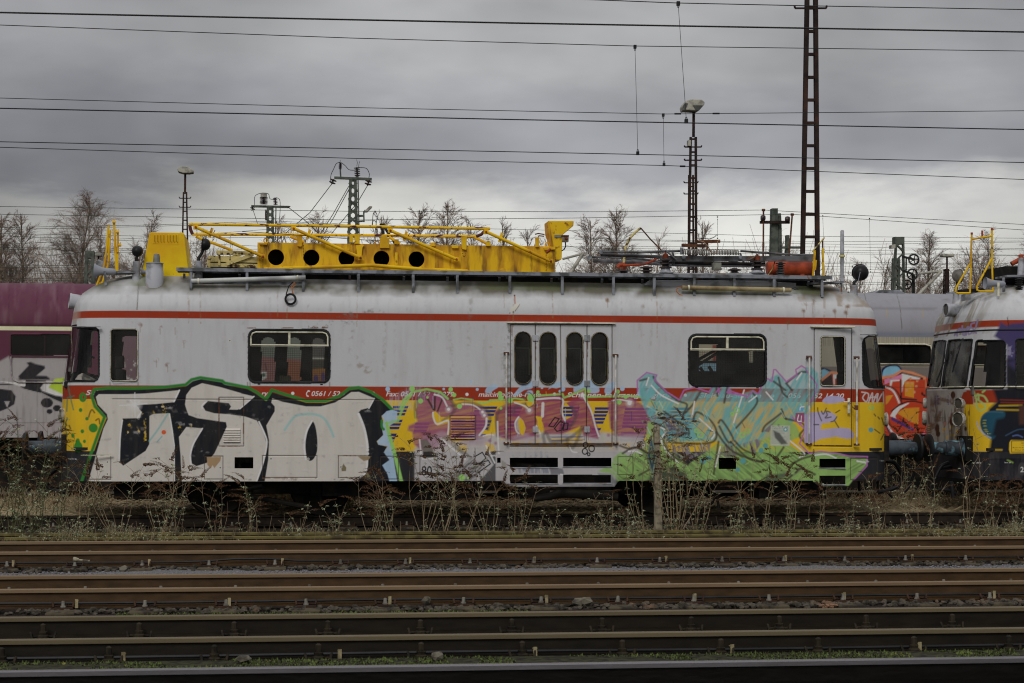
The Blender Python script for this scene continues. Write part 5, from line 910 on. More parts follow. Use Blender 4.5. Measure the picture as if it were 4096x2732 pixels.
# hoses between the vehicles
def hose(P, Y, r, nm='brake_hose', par=car): MB().ptube(spl(P), Y, r, 10).build(nm, M_blk, par, True)
hose([(3545, 1845), (3575, 1850), (3598, 1880), (3604, 1915), (3590, 1945), (3550, 1962), (3515, 1968)], 28.9, .035); hose([(3620, 1850), (3645, 1875), (3655, 1890), (3645, 1925), (3630, 1955), (3608, 1975)], 29.3, .025); hose([(3655, 1880), (3685, 1878)], 29.3, .022); hose([(3560, 1900), (3585, 1880)], 29.2, .03); hose([(3530, 1940), (3555, 1975), (3570, 1990)], 29.3, .02); hose([(240, 1860), (215, 1885), (185, 1915), (190, 1945), (215, 1962), (262, 1968)], 29, .035); hose([(170, 1900), (195, 1940), (240, 1955)], 29.3, .025)
MB().lathe((XR-.05, YC, 1.05), (1, 0, 0), [(0, .06), (.3, .05), (.6, .045), (.62, .08), (.75, .08)], 12).build('coupling_hook', M_dark, car)
MB().lathe((X0+.05, YC, 1.05), (-1, 0, 0), [(0, .06), (.3, .05), (.55, .045)], 12).build('coupling_hook', M_dark, car)
# ---------------------------------------------------------------- second railcar, at the right
X2 = 10.86
car2 = thing('tower_railcar', 'railcar with rusty grey nose and black and purple graffiti, coupled at the right', 'railcar', (X2+6.5, YC, 0))
V, near = shell(X2, LN, .52, .011, .011, xa=0, xb=3.0, duf=.06)
NV = V.reshape(-1, 3); px, py = proj(NV); isn = np.tile(np.arange(V.shape[1]) < near, V.shape[0])
p = Paint(px, py, GREY); z = NV[:, 2]; bands(p, z)
F_ = O(3650, 1500, 3.137)     # crop of the nose
G_ = O(3650, 1100, 3.92)
NOSE = S(150, 146, 143)
k = np.nonzero((z > 1.0) & (z < 1.995))[0]; p.put(k, np.clip((3868-px[k]+12*(py[k] > 1620))/6, 0, 1), NOSE)
p.poly(F_(640,215, 660,210, 760,210, 760,370, 660,370, 625,400, 610,290), RED, soft=3); p.poly(F_(660,372, 760,372, 760,970, 660,970, 700,760, 640,460), YEL, soft=5, rag=(.45, 5))
for P in (F_(430,700, 520,600, 640,760, 660,880, 420,880), F_(200,640, 260,700, 250,880, 190,870), F_(470,760, 640,720, 660,860, 500,860)): p.poly(P, YEL, soft=8, al=.7, rag=(-.02, 6))
p.poly(F_(480,480, 520,470, 470,600, 440,620), S(110,60,50), soft=5, al=.7); p.poly(F_(195,470, 215,560, 240,640, 215,640), S(130,100,85), soft=5, al=.7)
k = np.nonzero((px < 3880) & (z > .99) & (z < 2.0))[0]; st_ = np.clip((fbm(px[k]*3.2, py[k]*.30, 22, 71)-.50)*5, 0, 1)*np.clip((py[k]-1550)/60, 0, 1)
p.put(k, st_*.8, S(60, 52, 36)); st_ = np.clip((fbm(px[k], py[k], 26, 75)-.56)*7, 0, 1); p.put(k, st_*.75, S(92, 66, 42))
for (a, b, ry_) in ((3812, 1580, 15), (3807, 1687, 16), (3749, 1714, 19), (3752, 1735, 12), (3862, 1715, 9), (3780, 1690, 5)): p.dot(a, b, 9 if ry_ > 10 else 5, S(62, 38, 28), ry=ry_, soft=3); p.stroke([(a, b), (a+1, b+ry_*2.6)], 4, S(70, 52, 34), soft=5, al=.6, sm=False)
p.dot(3776, 1720, 8, S(190, 150, 40), ry=11, soft=3, rag=(.1, 6)); p.dot(3780, 1695, 6, S(150, 110, 100), ry=9, soft=3)
for q in range(9): p.stroke([(3711, 1701+q*4), (3720, 1701+q*4)], 2, (.01, .01, .01) if q % 2 else S(190, 170, 120), soft=1.5, sm=False)
for a in (3742, 3752, 3793): p.stroke([(a, 1584), (a, 1616)], 6, NAVY, soft=3, sm=False, hatch=(0, 1.2, .1), al=.8)
p.text('www.die-lr-gleisbau.de', 3735, 1673, 4, S(60,60,60), wd=40, slant=0, bold=0); p.text('info@die-lr.de', 3741, 1686, 4, S(60,60,60), wd=26, slant=0, bold=0)
# nose streaks above the screens
k = np.nonzero((z > 2.9) & (px < 3985))[0]; st_ = np.clip((fbm(px[k]*2.6+py[k]*1.1, py[k]*.35, 26, 81)-.44)*4.5, 0, 1)*np.clip((3985-px[k])/130, 0, 1); p.put(k, st_*.75, S(105, 96, 66))
k = np.nonzero((z > 3.38))[0]; p.put(k, np.clip((fbm(px[k], py[k], 45, 83)-.35)*4, 0, 1)*np.clip((z[k]-3.38)/.2, 0, 1)*.8, S(92, 86, 60))
k = np.nonzero((z > 3.0) & (z < 3.12) & (px < 3800))[0]; p.put(k, np.full(len(k), .45), S(165, 150, 140))
TAG = S(128, 118, 150)
for P in (G_(700,950, 705,880, 745,840, 735,900, 775,860, 780,800), G_(800,870, 790,930, 820,940, 835,860, 805,850), G_(840,940, 860,820, 900,830, 870,880, 885,930), G_(970,750, 920,770, 920,820, 960,860, 910,920), G_(930,880, 1000,910), G_(1025,700, 990,830), G_(660,945, 668,925), G_(685,930, 690,910)): p.stroke(P, 7, TAG, soft=3)
# purple and black graffiti on the side
PV = S(64, 57, 98, 1.4)
p.poly(G_(1280,960, 1330,870, 1380,740, 1480,790, 1560,760, 1900,740, 1900,1700, 1470,1700, 1480,1100), PV, soft=12, rag=(.75, 5)); p.poly(G_(1480,1150, 1600,1040, 1640,1080, 1560,1300, 1480,1300), S(140, 136, 160), soft=8, al=.7, rag=(0, 6))
BK = S(24, 26, 34)
p.poly(F_(1010,180, 1180,170, 1180,-200, 1500,-200, 1500,1370, 1180,1360, 1010,1180, 960,960, 1000,700, 900,600, 960,420, 1060,330), BK, soft=14)
p.poly(F_(1190,-150, 1500,-300, 1500,-60, 1300,-50), PV, soft=20, al=.8)
for P in (F_(1100,310, 1400,320), F_(1110,345, 1400,350)): p.stroke(P, 4, RED, soft=5, al=.8)
for P in (F_(1090,385, 1370,380), F_(1060,435, 1330,440), F_(1030,940, 1120,940)): p.stroke(P, 6, YEL, soft=6, al=.7)
p.poly(F_(850,620, 870,520, 950,460, 1140,450, 1150,560, 1020,800, 900,740), S(30, 70, 88), soft=6, sm=True); p.stroke(F_(810,590, 830,660, 900,740, 980,790), 6, S(150, 165, 190), soft=5, al=.8); p.stroke(F_(870,530, 950,465, 1130,470), 4, S(60, 90, 110), soft=5)
for a, b in ((905,570), (900,605), (910,640), (915,685), (930,710), (960,740)): p.dot(3650+a/3.137, 1500+b/3.137, 8, S(150, 140, 50), ry=3, soft=4, al=.7)
p.poly(F_(1050,560, 1200,520, 1400,540, 1500,800, 1200,800, 1000,760), BK, soft=14); p.stroke(F_(1170,760, 1310,690, 1400,680), 4, S(50, 75, 100), soft=5); p.stroke(F_(1260,765, 1320,755, 1380,780), 4, S(80, 100, 150), soft=5)
p.poly(F_(1340,380, 1480,380, 1480,620, 1340,620), S(70, 46, 40), soft=12)
for P in (F_(770,210, 790,270, 820,240, 830,300), F_(790,290, 900,370, 910,420, 850,445, 810,400, 800,310), F_(840,250, 900,270, 940,330), F_(730,160, 900,180, 880,215)): p.stroke(P, 8, S(150, 180, 110), soft=4, al=.85)
p.stroke(F_(755,215, 775,390), 5, S(160,150,150), soft=4, al=.6); p.stroke(F_(1190,1065, 1260,1100), 6, S(110,140,60), soft=4)
k = np.nonzero((z > .90) & (z < 1.004) & (px > 3860))[0]; p.put(k, np.ones(len(k)), S(36, 36, 40))
k = np.nonzero((z < 1.004))[0]; p.put(k, np.clip((fbm(px[k]*1.5, py[k]*.5, 40, 91)-.45)*3, 0, 1)*.6, S(72, 68, 70))
p.poly(F_(1215,850, 1235,815, 1450,820, 1450,980, 1225,985, 1212,940), YEL, soft=4); p.stroke(F_(1400,828, 1246,828, 1246,968, 1400,968), 2.5, BLKP, soft=2, sm=False)
for t_, a, b, w_ in (('Dieses', 1362, 860, 14), ('Ort', 1375, 888, 12), ('Eisenbahnve', 1258, 918, 44), ('Heimatbah', 1288, 948, 36)): p.text(t_, 3650+a/3.137, 1500+b/3.137, 5.5, BLKP, wd=w_, slant=0, bold=.005)
p.dot(4088, 1876, 16, S(60,58,60), ry=26, soft=4); p.text('2', 4082, 1888, 20, WHT, wd=13, slant=0); p.text('Batteriesicherung', 3890, 1853, 5, WHT, wd=34, slant=0, bold=0); p.text('Batterie IIa', 4018, 1853, 5, WHT, wd=24, slant=0, bold=0)
for P in (box_(3881, 1845, 3936, 1922), box_(3955, 1838, 4056, 1922), [(4030, 1270), (4034, 1305)]): p.stroke(P, 2.5, (.01, .01, .012), soft=2, sm=False)
col2 = p.c
C = centres(V); cx_, cy_ = proj(C.reshape(-1, 3)); cx_ = cx_.reshape(C.shape[:2]); cy_ = cy_.reshape(C.shape[:2]); cz_ = C[..., 2]
lab = np.zeros(C.shape[:2], int); nearf = np.zeros(C.shape[:2], bool); nearf[:, :near-1] = True
lab[cz_ < .548] = -1
xin = C[..., 0] < X2+1.0
W2 = [[(3735, 1364), (3785, 1359), (3781, 1420), (3758, 1553), (3706, 1554), (3708, 1530)], [(3793, 1362), (3800, 1358), (3886, 1354), (3893, 1358), (3888, 1400), (3868, 1544), (3858, 1554), (3772, 1555), (3765, 1548)], [(3904, 1366), (3912, 1359), (4012, 1358), (4024, 1370), (4024, 1540), (4012, 1556), (3884, 1556), (3876, 1546)], rr(4061, 1354, 4190, 1560, 12)]
M_glf = glass_mat('sky_sheen_windscreen', (.62, .64, .62), film=.22)  # strong grey film stands in for the sky reflected in the nose panes
M_p2 = colour_mat('old_railcar_paint', grime=(.10, .08, .05))
parts = {0: ('body', M_p2, car2, 0, 0)}
for i, P in enumerate(W2):
    par_ok = nearf if i >= 2 else ((C[..., 0] < X2+.75) & (C[..., 1] < YC+1.3))
    if i < 2: par_ok = (C[..., 0] < X2+.75) & (cz_ > 1.9) & (cz_ < 3.0) & ((C[..., 1] > YC-.5) & (C[..., 1] < YC+1.32) if i == 0 else (C[..., 1] < YC+.6))
    o_ = par_ok & in_poly(cx_, cy_, P); n_ = par_ok & in_poly(cx_, cy_, inset(P, 5)); lab[o_] = 100+2*i; lab[n_] = 101+2*i
    parts[100+2*i] = ('window_frame', M_rub, car2, .010, .03); parts[101+2*i] = ('pane', M_glf if i < 2 else M_glc, car2, -.015, 0)
for P in (rr(3895, 1370, 3940, 1550, 8), rr(3700, 1370, 3750, 1550, 6)): lab[(C[..., 1] > YC+1.2) & (C[..., 0] > X2+.5) & in_poly(cx_, cy_, P)] = -1
res2 = cut(V, lab, parts, col2)
for i in range(4):
    if 101+2*i in res2 and 100+2*i in res2: res2[101+2*i].parent = res2[100+2*i]
m = MB(); m.box(X2+.3, X2+LN-.3, YC-1.35, YC+1.35, 1.02, 1.06); m.build('floor_plate', M_int, car2); MB().box(X2+2.0, X2+2.05, YC-1.3, YC+1.3, 1.06, 3.1).build('bulkhead', M_int, car2)
m = MB(); m.box(X2+.14, X2+.62, YC-1.1, YC+1.1, 1.9, 2.06); m.build('control_desk', pm('desk_grey', S(90, 88, 84)), car2, bevel=.02); seatx(X2+.8, YC-.8).build('driver_seat', MATS['seat_cloth'], car2, bevel=.03)
MB().box(X2+1.5, X2+1.54, YC-.4, YC+1.1, 1.06, 2.95).build('cab_partition', pm('partition_grey', S(110, 112, 110)), car2)
m = MB(); m.tube([U(3776, 1448, 28.9), U(3746, 1528, 28.9)], .012, 6); m.build('wiper', M_blk, car2); m = MB(); m.tube([U(3853, 1352, 28.35), U(3830, 1395, 28.32)], .008, 6); m.tube([U(3830, 1415, 28.3), U(3810, 1490, 28.3)], .014, 6); m.tube([U(3848, 1355, 28.35), U(3822, 1455, 28.3)], .008, 6); m.build('wiper', M_blk, car2)
# ledges over and under the screens, following the nose
def ledge(z, out, h, mt, x1=1.75):
    e_ = spl(ENDC, k=8); pts = [(X2+q[0]+endx(z)*(1-q[0]/6.5), YC-q[1]) for q in e_ if q[0] <= 1.3]+[(X2+x1, YC-1.5)]; fr_ = [(X2+q[0]+endx(z)*(1-q[0]/6.5), YC+q[1]) for q in e_ if q[0] <= .3][::-1]; pts = fr_+pts; q = MB(); q.tube([(x, y, z) for x, y in pts], h, 6); return q.build('drip_rail', mt, car2)
ledge(2.045, .02, .012, M_alu); ledge(2.955, .02, .013, M_blk)
for (a, b, Y, r_, ax) in ((3838, 1614, 28.32, .095, (-1, -.55, 0)), (3836, 1677, 28.30, .125, (-1, -.55, 0)), (3703, 1613, 30.45, .095, (-1, .5, 0)), (3700, 1672, 30.5, .125, (-1, .5, 0))): lamp_ring(U(a, b, Y), ax, r_, car2, 'headlight' if r_ > .1 else 'tail_lamp')
lamp_ring(U(3790, 1240, 29.2), (-1, -.12, .05), .115, car2, 'roof_headlight', M_lgry, .42)
for Y in (YC-.875, YC+.875): buffer(X2+.06, Y, car2, -1)
q = MB(); q.box(X2+.3, X2+LN-.3, YC-1.15, YC+1.15, .6, 1.0); q.build('underframe', M_dark, car2)
for xx in (X2+2.4, X2+4.0): wheelset(xx, car2)
hose([(3795, 1850), (3765, 1865), (3745, 1900), (3735, 1925), (3728, 1960)], 28.7, .03, par=car2); hose([(3830, 1860), (3760, 1875)], 28.9, .025, par=car2); hose([(3805, 1925), (3812, 1990)], 28.4, .03, par=car2); hose([(3735, 1920), (3735, 1985)], 28.5, .028, par=car2); hose([(3750, 1958), (3790, 1960), (3825, 1975)], 28.6, .03, par=car2)
flood_car = car; 
def on2(f):
    global car; s_ = car; car = car2
    try: f()
    finally: car = s_
def roof2():
    l2 = flood(3832, 1103, 27, 29.9, 3824, 1176, 1210, side=1); l2.children[1].data.materials[0] = pm('dull_lamp_grey', S(105, 102, 96), S(78, 74, 70), 5, rough=.5)
    for P in ([(3887, 932), (3880, 1172)], [(3968, 912), (3968, 1050), (3972, 1165)], [(3888, 957), (3968, 943)], [(3880, 1055), (3825, 1150), (3822, 1168), (3832, 1173), (3880, 1172)], [(3966, 1035), (3908, 1145), (3908, 1160), (3920, 1165), (3972, 1165)]): ptb(P, 28.7, .016, 'roof_rail', M_yel2, car)
    for a, b in ((3887, 930), (3968, 913)): ptb([(a, b), (a, b+8)], 28.7, .02, 'rail_cap', M_red, car)
    ptb([(3929, 948), (3929, 922)], 28.8, .017, 'marker_cone', M_red, car)
    q = MB(); q.prism([(3862, 1176), (3900, 1174), (3903, 1180), (3880, 1200), (3860, 1203)], 28.8, .2); q.build('rail_foot', M_lgry, car)
    horn(3940, 3998, 1132, 28.3, .10, .05); q = MB(); q.bar(U(3993, 1130, 28.25), U(3993, 1184, 28.25), .035, .02); q.build('horn_bracket', M_alu, car)
    q = MB(); q.bar(U(4004, 1108, 28.8), U(4200, 1106, 28.8), .5, .03); q.ptube([(4014, 1110), (4016, 1185)], 28.55, .025, 8); q.build('roof_platform', M_gry, car)
    insul(4077, 1112, 1170, 28.5, .07, 7, par=car, mt=M_blk, cap=False); q = MB(); a_ = U(4084, 1100, 28.7); q.lathe(a_, (0, 0, 1), [(0, .065), (.3, .035), (.31, .02)], 14); q.build('mast_base', M_lgry, car, True); q = MB(); q.lathe(U(4084, 1030, 28.7), (0, 0, 1), [(0, .042), (.045, .042), (.05, .03)], 14); q.build('mast_cap', M_red, car, True)
    ptb([(4046, 1056), (4075, 1040), (4120, 1035)], 28.9, .04, 'red_lever', M_red, car); q = MB(); q.box(U(4020, 1100, 28.9).x, X2+9, 28.9, 29.9, 3.8, 4.05); q.build('roof_deck', M_dark, car)
    q = MB(); q.bar(U(3835, 1166, 28.9), U(3935, 1160, 28.9), .1, .06); q.build('roof_box', M_dark, car)
on2(roof2)
# ---------------------------------------------------------------- coaches on the next track
YK, HK = 35.2, 1.41
def coach(px0, px1, label, paint, fine, wins, dark=(.02, .02, .02)):
    xa, xb = U(px0, 1500, YK-HK).x, U(px1, 1500, YK-HK).x
    t = thing('passenger_coach', label, 'coach', ((xa+xb)/2, YK, 0), 'coaches on the far track')
    fa, fb = [(U(a, 1500, YK-HK).x, U(b, 1500, YK-HK).x) for a, b in fine][0]
    xs = [xa]
    while xs[-1] < xb-1e-6: xs.append(min(xb, xs[-1]+(.018 if fa <= xs[-1] < fb else .12)))
    prof = [(-HK, z) for z in np.arange(1.12, 3.14, .018)]+[(-HK*max(math.cos(a), 0)**.72, 3.14+.85*math.sin(a)) for a in np.linspace(0, math.pi/2, 24)]
    prof += [(-q[0], q[1]) for q in prof[-2::-1][:24]]+[(HK, 2.1), (HK, 1.12)]
    V = np.empty((len(prof), len(xs), 3)); V[..., 0] = np.array(xs)[None, :]; V[..., 1] = YK+np.array([q[0] for q in prof])[:, None]; V[..., 2] = np.array([q[1] for q in prof])[:, None]
    nr, nc = V.shape[:2]; px, py = proj(V.reshape(-1, 3)); p = Paint(px, py, GREY); paint(p, V.reshape(-1, 3)[:, 2])
    # far-side rows carry the base colour only
    idx = np.arange(nr*nc).reshape(nr, nc); quads = np.stack([idx[:-1, :-1], idx[:-1, 1:], idx[1:, 1:], idx[1:, :-1]], -1).reshape(-1, 4); VV = V.reshape(-1, 3); cc = VV[quads].mean(1); cpx, cpy = proj(cc); nearq = cc[:, 1] < YK-HK+.01
    lb = np.zeros(len(quads), int)
    for i, P in enumerate(wins):
        lb[nearq & in_poly(cpx, cpy, P)] = 1+2*i; lb[nearq & in_poly(cpx, cpy, inset(P, 5))] = 2+2*i
    for l in np.unique(lb):
        q = quads[lb == l]; u, inv = np.unique(q, return_inverse=True); inv = inv.reshape(-1, 4); P_ = VV[u].copy()
        nm = 'body' if l == 0 else ('window_frame' if l % 2 else 'pane')
        if nm == 'window_frame': P_[:, 1] -= .015
        if nm == 'pane': P_[:, 1] += .02
        P_ -= np.array(ORG[t.name]); me = bpy.data.meshes.new(nm); me.from_pydata(P_.tolist(), [], inv.tolist())
        ca = me.color_attributes.new('Col', 'FLOAT_COLOR', 'POINT'); ca.data.foreach_set('color', np.c_[p.c[u], np.ones(len(u))].astype(np.float32).ravel()); me.polygons.foreach_set('use_smooth', [True]*len(me.polygons))
        mt = paint.mat if nm != 'pane' else paint.pane; me.materials.append(mt); o_ = bpy.data.objects.new(nm, me); COL.objects.link(o_); o_.parent = t
        if nm == 'window_frame': so = o_.modifiers.new('s', 'SOLIDIFY'); so.thickness = .03; so.offset = -1; last = o_
        if nm == 'pane': o_.parent = last
    for x in (xa, xb):
        q = MB(); P2 = [(x, YK+a, b) for a, b in prof]; q.add(P2, [tuple(range(len(P2)))]); q.build('end_wall', pm(label[:12]+'_end', paint.end), t)
    MB().box(xa+.1, xb-.1, YK-1.2, YK+1.2, 1.1, 1.14).build('floor_plate', M_int, t); q = MB(); q.box(xa+.05, xb-.05, YK-.2, YK-.17, 1.14, 3.2); q.build('compartment_wall', pm('compartment_grey', S(95, 96, 84, 1.2), S(60, 62, 56, 1.2), 1.2), t)
    q = MB(); q.box(xa+1, xb-1, YK-.9, YK+.9, .12, .95); q.box(xa, xb, YK-1.1, YK+1.1, .9, 1.12); q.build('underframe', M_dark, t)
    x = xa+2.2
    for gx in (xa+1.6, xa+4.1, xb-4.1, xb-1.6):
        wheelset_k(gx, t)
    return t
def wheelset_k(xc, par):
    for Y in (YK-.78, YK+.68): q = MB(); q.lathe((xc, Y, .46), (0, 1, 0), [(0, .1), (0, .46), (.12, .49), (.12, .1)], 24); q.build('wheel', M_dark, par, True)
MAR = S(84, 46, 62)
def paint_p(p, z):
    c = p.c; c[:] = MAR
    k = (z > 3.06) & (z < 3.125); c[k] = S(205, 198, 165)
    k = (z > 3.125) & (z < 3.16); c[k] = S(60, 30, 42)
    H_ = O(0, 1350, 3.483)
    SV = S(150, 147, 148)
    p.poly([(-300, 1450), (0, 1445), (35, 1425), (45, 1400+50), (52, 1424), (290, 1424), (300, 1426), (300, 1760), (-300, 1760)], SV, soft=10, rag=(.85, 4))
    p.poly(H_(160,1190, 900,1190, 900,1330, -200,1330, -200,1190), S(150,140,142), soft=4, al=.8, hatch=(90,4,.2))
    B2 = S(38, 38, 42)
    p.poly(H_(255,540, 400,390, 370,350, 430,340, 500,370, 620,395, 630,430, 510,530, 650,535, 695,570, 690,590, 270,590), B2, soft=5); p.poly(H_(350,590, 640,600, 560,700, 580,740, 870,830, 870,910, 730,850, 560,760, 330,710), B2, soft=4)
    p.poly(H_(-200,700, 0,715, 160,735, 220,820, 200,930, 100,990, 0,1030, -200,1060), B2, soft=4); p.poly(H_(60,890, 135,890, 100,980), SV, soft=3)
    p.stroke(H_(-200,650, 60,655, 250,650, 330,700, 560,760), 6, B2, soft=3); p.poly(H_(0,610, 220,625, 260,640, 355,600, 355,680, 300,680), WHT, soft=4)
    p.poly(H_(670,690, 760,580, 890,560, 890,800, 760,740), S(165,190,60), soft=3); p.poly(H_(575,700, 620,620, 740,610, 680,700, 890,800, 890,815, 780,810, 590,745), WHT, soft=4); p.poly(H_(680,690, 760,585, 890,560, 890,780, 760,730), S(165,190,60), soft=3)
    for a, b, r_ in ((653,910,24), (795,985,16), (690,1030,12)): p.dot(a/3.483, 1350+b/3.483, r_, B2, ry=r_*.82, soft=3)
    p.stroke([(-300, 1692), (300, 1692)], 2.5, S(60,50,50), sm=False); p.stroke(H_(640,1190, 645,1310), 5, S(170,160,160), soft=3)
    for a_ in (38, 150, 232): p.stroke([(a_, 1146), (a_-3, 1200), (a_-4, 1305)], 2.2, S(60, 34, 44), soft=2.5, al=.7)
    k_ = np.nonzero(z > 3.16)[0]; p.put(k_, np.clip((fbm(p.x[k_]*1.5, p.y[k_]*.5, 40, 61)-.5)*4, 0, 1)*.35, S(120, 96, 104))
    k_ = np.nonzero(z < 2.2)[0]; p.put(k_, np.clip((fbm(p.x[k_]*3, p.y[k_]*.3, 24, 62)-.5)*4, 0, 1)*.35, S(90, 84, 80))
    # the part behind the railcar's windows
    p.poly([(1000, 1425), (1250, 1440), (1250, 1560), (1000, 1560)], S(150, 108, 108, 1.3), soft=4); p.poly([(1000, 1300), (1250, 1300), (1250, 1440), (1000, 1425)], S(112, 118, 110), soft=3)
    p.stroke([(1060, 1455), (1066, 1480), (1058, 1490)], 6, S(80,50,55), soft=4, al=.7); p.poly([(1046, 1486), (1066, 1486), (1066, 1512), (1052, 1520), (1046, 1520)], WHT, soft=3); p.dot(1055, 1500, 7, S(60,100,80), soft=4)
    p.poly([(1150, 1440), (1215, 1450), (1215, 1560), (1150, 1560)], S(150,98,78,1.3), soft=5); p.poly([(300, 1300), (560, 1300), (560, 1400), (300, 1400)], MAR, soft=3)
    p.poly([(460, 1300), (600, 1300), (600, 1560), (460, 1560)], S(105,85,92), soft=3); p.poly([(495, 1440), (600, 1430), (600, 1530), (500, 1530)], S(190,190,190), soft=8, al=.8, rag=(.0, 6))
paint_p.mat = colour_mat('maroon_coach_paint', rough=.6, inner=(.03, .03, .03), dirt=.25); paint_p.pane = M_gl; paint_p.end = MAR
cpur = coach(-1500, 1236, 'maroon passenger coach with cream stripe and silver and black graffiti behind the railcar nose', paint_p, [(-20, 1236)], [rr(38, 1333, 292, 1427, 14), rr(-420, 1333, -120, 1427, 14)])
# window upper sash divider and lower graffiti-covered pane outline
q = MB(); q.pbox(46, 1422, 300, 1428, YK-HK-.03, .03); q.pbox(176, 1340, 181, 1424, YK-HK+.03, .02); q.build('sash_bar', pm('maroon_trim', S(90, 50, 66)), cpur)
q = MB(); P = [(44, 1426), (46, 1500), (56, 1520), (75, 1529), (300, 1530)]; q.ptube(P, YK-HK-.012, .014, 6); q.build('pane_outline', pm('dull_trim', S(150, 146, 146), S(110, 100, 104), 6), cpur)
q = MB(); q.prism([(190, 1143), (210, 1131), (290, 1131), (315, 1143)], YK-.3, .8); q.build('roof_vent', pm('maroon_roof_vent', S(112, 70, 86), S(80, 50, 60), 8), cpur, bevel=.01)
CGY = S(126, 126, 132)
def paint_g(p, z):
    c = p.c; c[:] = CGY; c[z < 3.16] = S(150, 145, 130); k = (z > 3.08) & (z < 3.165); c[k] = S(112, 116, 128)
    k = np.nonzero((z > 2.9) & (z < 3.08))[0]; p.put(k, ((px_mod(p.x[k]) < .35)*.35), S(90, 86, 76)); c[z < 2.5] = S(110, 104, 100)
    RDD = S(178, 62, 38); 
    p.poly([(3180, 1520), (3280, 1530), (3330, 1497), (3420, 1515), (3540, 1500), (3620, 1485), (3705, 1510), (3735, 1520), (3735, 1765), (3180, 1765)], RDD, soft=3)
    p.poly(E_(1640,260, 1640,200, 1700,160, 1800,155, 1850,200, 1860,240, 1760,270, 1680,300), S(28,34,70), soft=3, sm=True); p.poly(E_(1650,280, 1660,210, 1720,170, 1790,165, 1835,205, 1840,235, 1760,265, 1690,290), S(120,170,195), soft=3, sm=True)
    p.poly(E_(990,200, 1050,190, 1110,220, 1100,240, 1000,310), S(28,34,70), soft=3, sm=True); p.poly(E_(985,215, 1040,200, 1095,230, 1060,270, 990,320), S(120,170,195), soft=3)
    p.stroke(E_(990,330, 1110,235, 1250,250, 1400,300), 10, S(205,130,95), soft=3, sm=False); p.poly(E_(1130,255, 1240,260, 1230,290, 1150,300, 1150,360, 1135,360), WHT, soft=3); p.poly(E_(1000,340, 1115,250, 1130,370, 1000,375), S(45,34,34), soft=3)
    p.stroke(E_(1650,290, 1760,270, 1845,220, 1960,240, 2085,290, 2095,400), 11, S(205,130,95), soft=3, sm=False)
    p.stroke(E_(1665,330, 1770,300, 1850,240, 2060,295, 2060,460, 2090,480), 7, S(30,26,30), soft=3, sm=False); p.poly(E_(1665,310, 1720,290, 1720,340, 1670,360), S(200,120,160), soft=3); p.poly(E_(1720,300, 1850,250, 1850,300, 1760,310), S(200,120,160), soft=3)
    p.poly(E_(1850,245, 2040,290, 2035,310, 1920,300, 1880,330, 1860,380, 1855,440, 1845,440), WHT, soft=3); p.poly(E_(1725,310, 1825,310, 1825,325, 1750,330, 1740,380, 1725,370), WHT, soft=3)
    p.poly(E_(1880,330, 1980,330, 1975,500, 1880,480), S(195,135,40), soft=3); p.stroke(E_(1840,320, 1842,510, 2000,520), 6, S(30,26,30), soft=3, sm=False); p.poly(E_(2040,310, 2095,310, 2095,440, 2040,440), RDD, soft=3)
    for a, b in ((1940,300), (2008,325), (1912,345), (1955,350), (1938,395), (1900,420), (1980,440), (2000,380), (1720,490)): p.dot(2900+a/2.614, 1400+b/2.614, 5, S(215,140,100), soft=3)
    p.stroke(E_(1670,380, 1750,420, 1790,480, 1820,550), 7, WHT, soft=3); p.stroke(E_(1670,370, 1760,400, 1820,470, 1860,600, 1865,740, 1820,830), 5, S(35,30,34), soft=3); p.poly(E_(1680,480, 1760,470, 1700,560, 1680,570), S(195,135,40), soft=3)
    p.poly(E_(1725,690, 1780,600, 1920,550, 1925,560, 1830,620, 1780,690, 1790,715), WHT, soft=3); p.stroke(E_(1740,640, 1850,560, 1960,535, 2090,560), 5, S(40,32,34), soft=3); p.poly(E_(1800,660, 1880,610, 2030,600, 2020,780, 1940,750), S(195,135,40), soft=3); p.stroke(E_(1750,720, 1960,830), 12, S(75,50,110), soft=4, sm=False)
    p.stroke(E_(1700,790, 1760,870, 1860,935), 8, WHT, soft=3); p.stroke(E_(1690,800, 1740,890, 1820,945), 6, S(40,34,70), soft=3); p.poly(E_(2060,880, 2090,840, 2095,940, 2055,940), S(200,120,160), soft=3)
    p.stroke([(3440, 1549), (3730, 1551)], 2, S(110,40,30), soft=2, sm=False); p.stroke([(3440, 1727), (3730, 1730)], 2, S(120,40,30), soft=2, sm=False)
    p.poly([(1236, 1300), (1330, 1300), (1330, 1445), (1236, 1440)], S(92,90,90), soft=3); p.stroke([(1236, 1433), (1330, 1434)], 5, S(190,190,180), sm=False); p.poly([(1236, 1475), (1330, 1465), (1330, 1560), (1236, 1560)], S(160,108,58,1.3), soft=8); p.dot(1264, 1515, 10, S(80,60,110), ry=16, soft=6); p.dot(1292, 1508, 8, S(80,60,110), ry=20, soft=5); p.poly([(1236, 1440), (1330, 1440), (1330, 1470), (1236, 1478)], S(70,66,60), soft=5)
    p.poly([(2740, 1360), (2900, 1360), (2900, 1450), (2740, 1450)], S(168,160,140), soft=3); p.poly([(2850, 1380), (2880, 1380), (2880, 1450), (2850, 1450)], S(140,72,66), soft=4); p.poly([(2740, 1452), (2900, 1447), (2900, 1490), (2740, 1495)], S(125,160,180), soft=5)
    p.stroke([(1400, 1180), (1400, 1320)], 2, S(80,80,84), sm=False)
    for a in (3478, 3608, 3800, 2200, 2600): p.stroke([(a-22, 1172), (a-8, 1230), (a, 1320)], 2.6, S(92,90,84), soft=2)
    for a in (3547, 3690): p.stroke([(a, 1233), (a+2, 1270)], 6, S(145,130,95), soft=5, al=.5)
    p.stroke([(3480, 1232), (3740, 1235)], 1.8, S(100,100,104), soft=2, sm=False)
